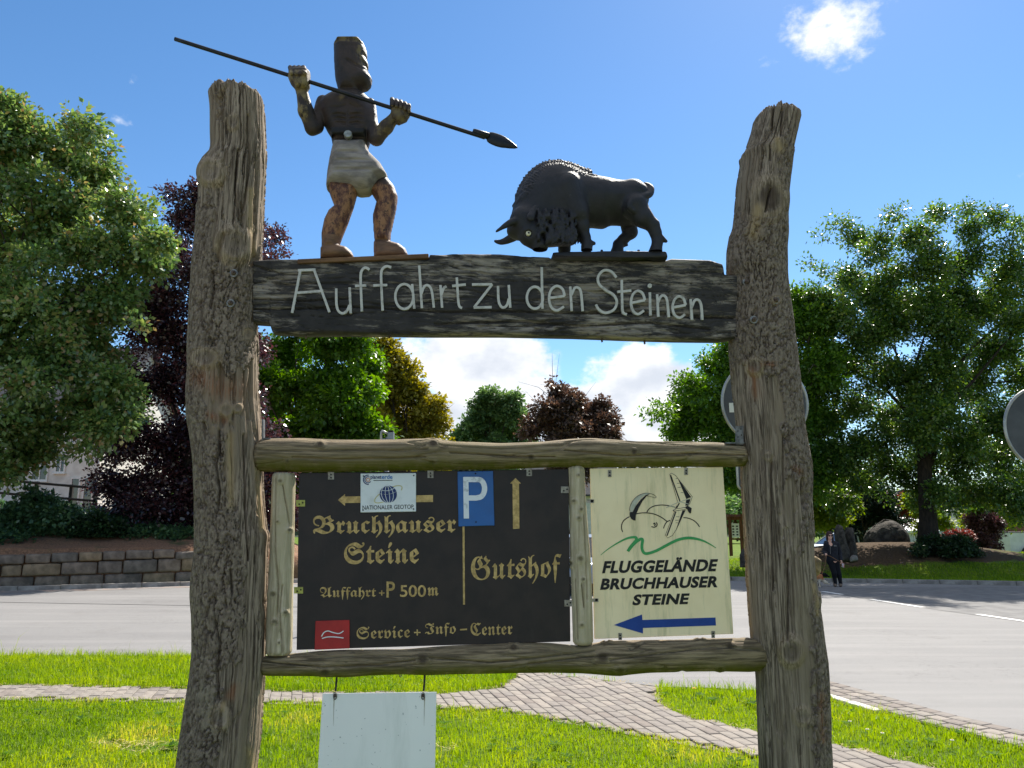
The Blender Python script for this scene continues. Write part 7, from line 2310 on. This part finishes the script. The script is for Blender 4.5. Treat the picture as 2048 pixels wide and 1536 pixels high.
# ---- information shelter across the road
mtim = M('red brown timber', S(112, 72, 50), S(78, 50, 36), 14, .85, .4, 40, (1, 1, .2))
isd = 40.0
io = Vector((at(1475, 1060, isd).x, isd, 0))
ish = empty('info_shelter', io, 0, 'timber information stand with notice boards seen between cream panel and right log', 'notice stand')
def ip(x, y): 
    q = at(x, y, isd) - io; return q.x, q.z
zt = ip(1475, 1040)[1]
for x in (1460, 1482.5, 1508, 1532):
    a = ip(x, 1060)[0]
    MB().box(a - .07, a + .07, -.07, .07, -.2, zt).build('post', mtim, ish)
    for s_ in (-1, 1):
        MB().prism([(a + s_ * .075, zt - .42), (a + s_ * .075, zt - .30), (a + s_ * .36, zt - .005), (a + s_ * .26, zt - .005)], -.05, .05).build('brace', mtim, ish)
x0, x1 = ip(1450, 1060)[0], ip(1540, 1060)[0]
MB().box(x0, x1, -.10, .10, zt + .002, zt + .16).build('roof_beam', mtim, ish)
for i in range(8):
    a = x0 + .1 + i * (x1 - x0 - .2) / 7
    MB().box(a - .05, a + .05, -.6, .6, zt + .162, zt + .28).build('rafter', mtim, ish)
for i, (a, c_) in enumerate(((1462.5, 1478), (1486, 1504), (1512, 1528))):
    xa, xb = ip(a, 1060)[0], ip(c_, 1060)[0]
    zb_, zt_ = ip(a, 1075)[1], ip(a, 1047)[1]
    pn = MB().box(xa, xb, -.055, -.02, zb_, zt_).build('notice_board', mframe, ish)
    for r in range(4):
        for c in range(2):
            cx, cz = xa + (xb - xa) * (.22 + .5 * c), zt_ - (zt_ - zb_) * (.2 + .2 * r)
            MB().box(cx - .05, cx + .05, -.062, -.0575, cz - .035, cz + .035).build('picture', mink, pn)
    MB().box(xa - .12, xb + .12, -.03, .03, zb_ - .12, zb_ - .03).build('shelf_rail', mtim, ish)

# ================================================================== VEHICLES
mtyre = M('black tyre rubber', S(30, 30, 31), S(22, 22, 23), 20, .85)
mrimw = M('silver wheel rim', S(150, 150, 152), S(120, 120, 122), 20, .4, metallic=.7, spec=.5)
def wheel(root, x, y, z, r, w=.18):
    t = MB().tube([(x, y - w / 2, z), (x, y - w / 2 + .03, z), (x, y + w / 2 - .03, z), (x, y + w / 2, z)], [r * .9, r, r, r * .9], 24).build('wheel', mtyre, root, True)
    MB().tube([(x, y - w / 2 - .006, z), (x, y + w / 2 + .006, z)], r * .62, 18).build('rim', mrimw, t)
tr_ = Vector((at(2040, 1060, 45).x, 45, 0))
trl = empty('trailer', tr_, 0, 'white box trailer parked on the grass at the right picture edge', 'trailer')
mtw = M('white trailer panels', S(214, 214, 208), S(200, 200, 194), 3, .5)
xa, xb = at(2000, 1060, 45).x - tr_.x, at(2082, 1060, 45).x - tr_.x
zt = at(2040, 1064, 45).z; zb = at(2040, 1106, 45).z
o = MB().box(xa, xb, -.75, .75, zb, zt).build('box', mtw, trl); bevel(o, .03, 2)
MB().box(xa - .006, xb + .006, -.762, .762, zt - .05, zt + .012).build('top_trim', mgal, trl)
xs_ = at(2044, 1060, 45).x - tr_.x
MB().box(xs_ - .012, xs_ + .012, -.765, -.745, zb, zt - .05).build('door_seam', mdark, trl)
wx = at(2022, 1060, 45).x - tr_.x
for s_ in (-1, 1):
    wheel(trl, wx + .35, s_ * .68 - (.17 if s_ < 0 else -.17), .30, .30)
    arcp = [(wx + .35 + .40 * cos(t), .30 + .40 * sin(t)) for t in np.linspace(.15, pi - .15, 12)]
    arcp2 = [(wx + .35 + .36 * cos(t), .30 + .36 * sin(t)) for t in np.linspace(pi - .15, .15, 12)]
    MB().prism(arcp + arcp2, s_ * .76, s_ * 1.0).build('mudguard', mink, trl)
MB().box(xb, xb + 1.1, -.05, .05, zb - .08, zb).build('drawbar', mgal, trl)
MB().box(wx + .33, wx + .37, -.7, .7, .26, .34).build('axle', mgal, trl)

def car(label, x, y, rz, paint):
    root = empty('parked_car', (x, y, .009), rz, label, 'car', 'parked cars')
    prof = [(-2.05, .30), (-2.1, .55), (-2.0, .78), (-1.2, .90), (-.55, 1.36), (.1, 1.46), (.95, 1.42), (1.65, .98), (2.0, .90), (2.08, .6), (2.05, .30)]
    low = [(-2.05, .30), (-2.1, .55), (-2.0, .78), (-1.2, .90), (1.65, .96), (2.0, .90), (2.08, .6), (2.05, .30), (1.72, .30), (1.62, .56), (1.35, .68), (1.08, .56), (.98, .30), (-.98, .30), (-1.08, .56), (-1.35, .68), (-1.62, .56), (-1.72, .30)]
    b_ = MB().prism(low, -.85, .85).build('body', paint, root); bevel(b_, .06, 3)
    cab = MB()
    y1, y2 = .80, .62
    bt = [(-1.2, .90), (1.62, .95)]; tpv = [(-.50, 1.40), (.95, 1.41)]
    V = []
    for (xx, zz), yy in ((bt[0], y1), (bt[1], y1), (tpv[1], y2), (tpv[0], y2)):
        V += [(xx, -yy, zz), (xx, yy, zz)]
    F = [(0, 2, 4, 6), (1, 7, 5, 3), (0, 6, 7, 1), (2, 3, 5, 4), (6, 4, 5, 7), (0, 1, 3, 2)]
    g_ = mesh_obj('windows', V, F, mglass, root); bevel(g_, .03, 2)
    MB().prism([(-.52, 1.40), (.97, 1.41), (.85, 1.47), (-.35, 1.47)], -.63, .63).build('roof', paint, root)
    for s_ in (-1, 1):
        for pts in ([(-1.2, s_ * .80, .90), (-.50, s_ * .63, 1.41)], [(1.62, s_ * .80, .95), (.95, s_ * .63, 1.42)], [(.2, s_ * .81, .92), (.22, s_ * .635, 1.41)]):
            MB().tube(pts, .035, 6).build('pillar', paint, root)
        for xx in (-1.35, 1.35): wheel(root, xx, s_ * .76, .31, .31)
        MB().box(-2.1, -2.02, s_ * .62 - .14, s_ * .62 + .14, .62, .74).build('headlight', mframe, root)
        MB().box(2.02, 2.1, s_ * .66 - .12, s_ * .66 + .12, .66, .80).build('tail_light', mred, root)
        MB().box(-.75, -.62, s_ * .86, s_ * 1.0, .92, 1.04).build('mirror', paint, root)
    MB().box(-2.11, -2.0, -.75, .75, .32, .46).build('bumper', mink, root); MB().box(2.0, 2.1, -.75, .75, .34, .48).build('bumper', mink, root)
    return root
msilver = M('silver blue car paint', S(150, 162, 176), S(142, 154, 168), 3, .3, metallic=.5, spec=.5)
mwcar = M('white car paint', S(216, 218, 220), S(208, 210, 212), 3, .3, spec=.5)
car('silver blue car behind the sign boards, seen through the gap beside the upright', at(1160, 1060, 21.5).x, 21.5, radians(70), msilver)
car('white car parked behind the mound, only its roof showing near the standing stones', at(1690, 1060, 38.5).x, 38.5, radians(8), mwcar)
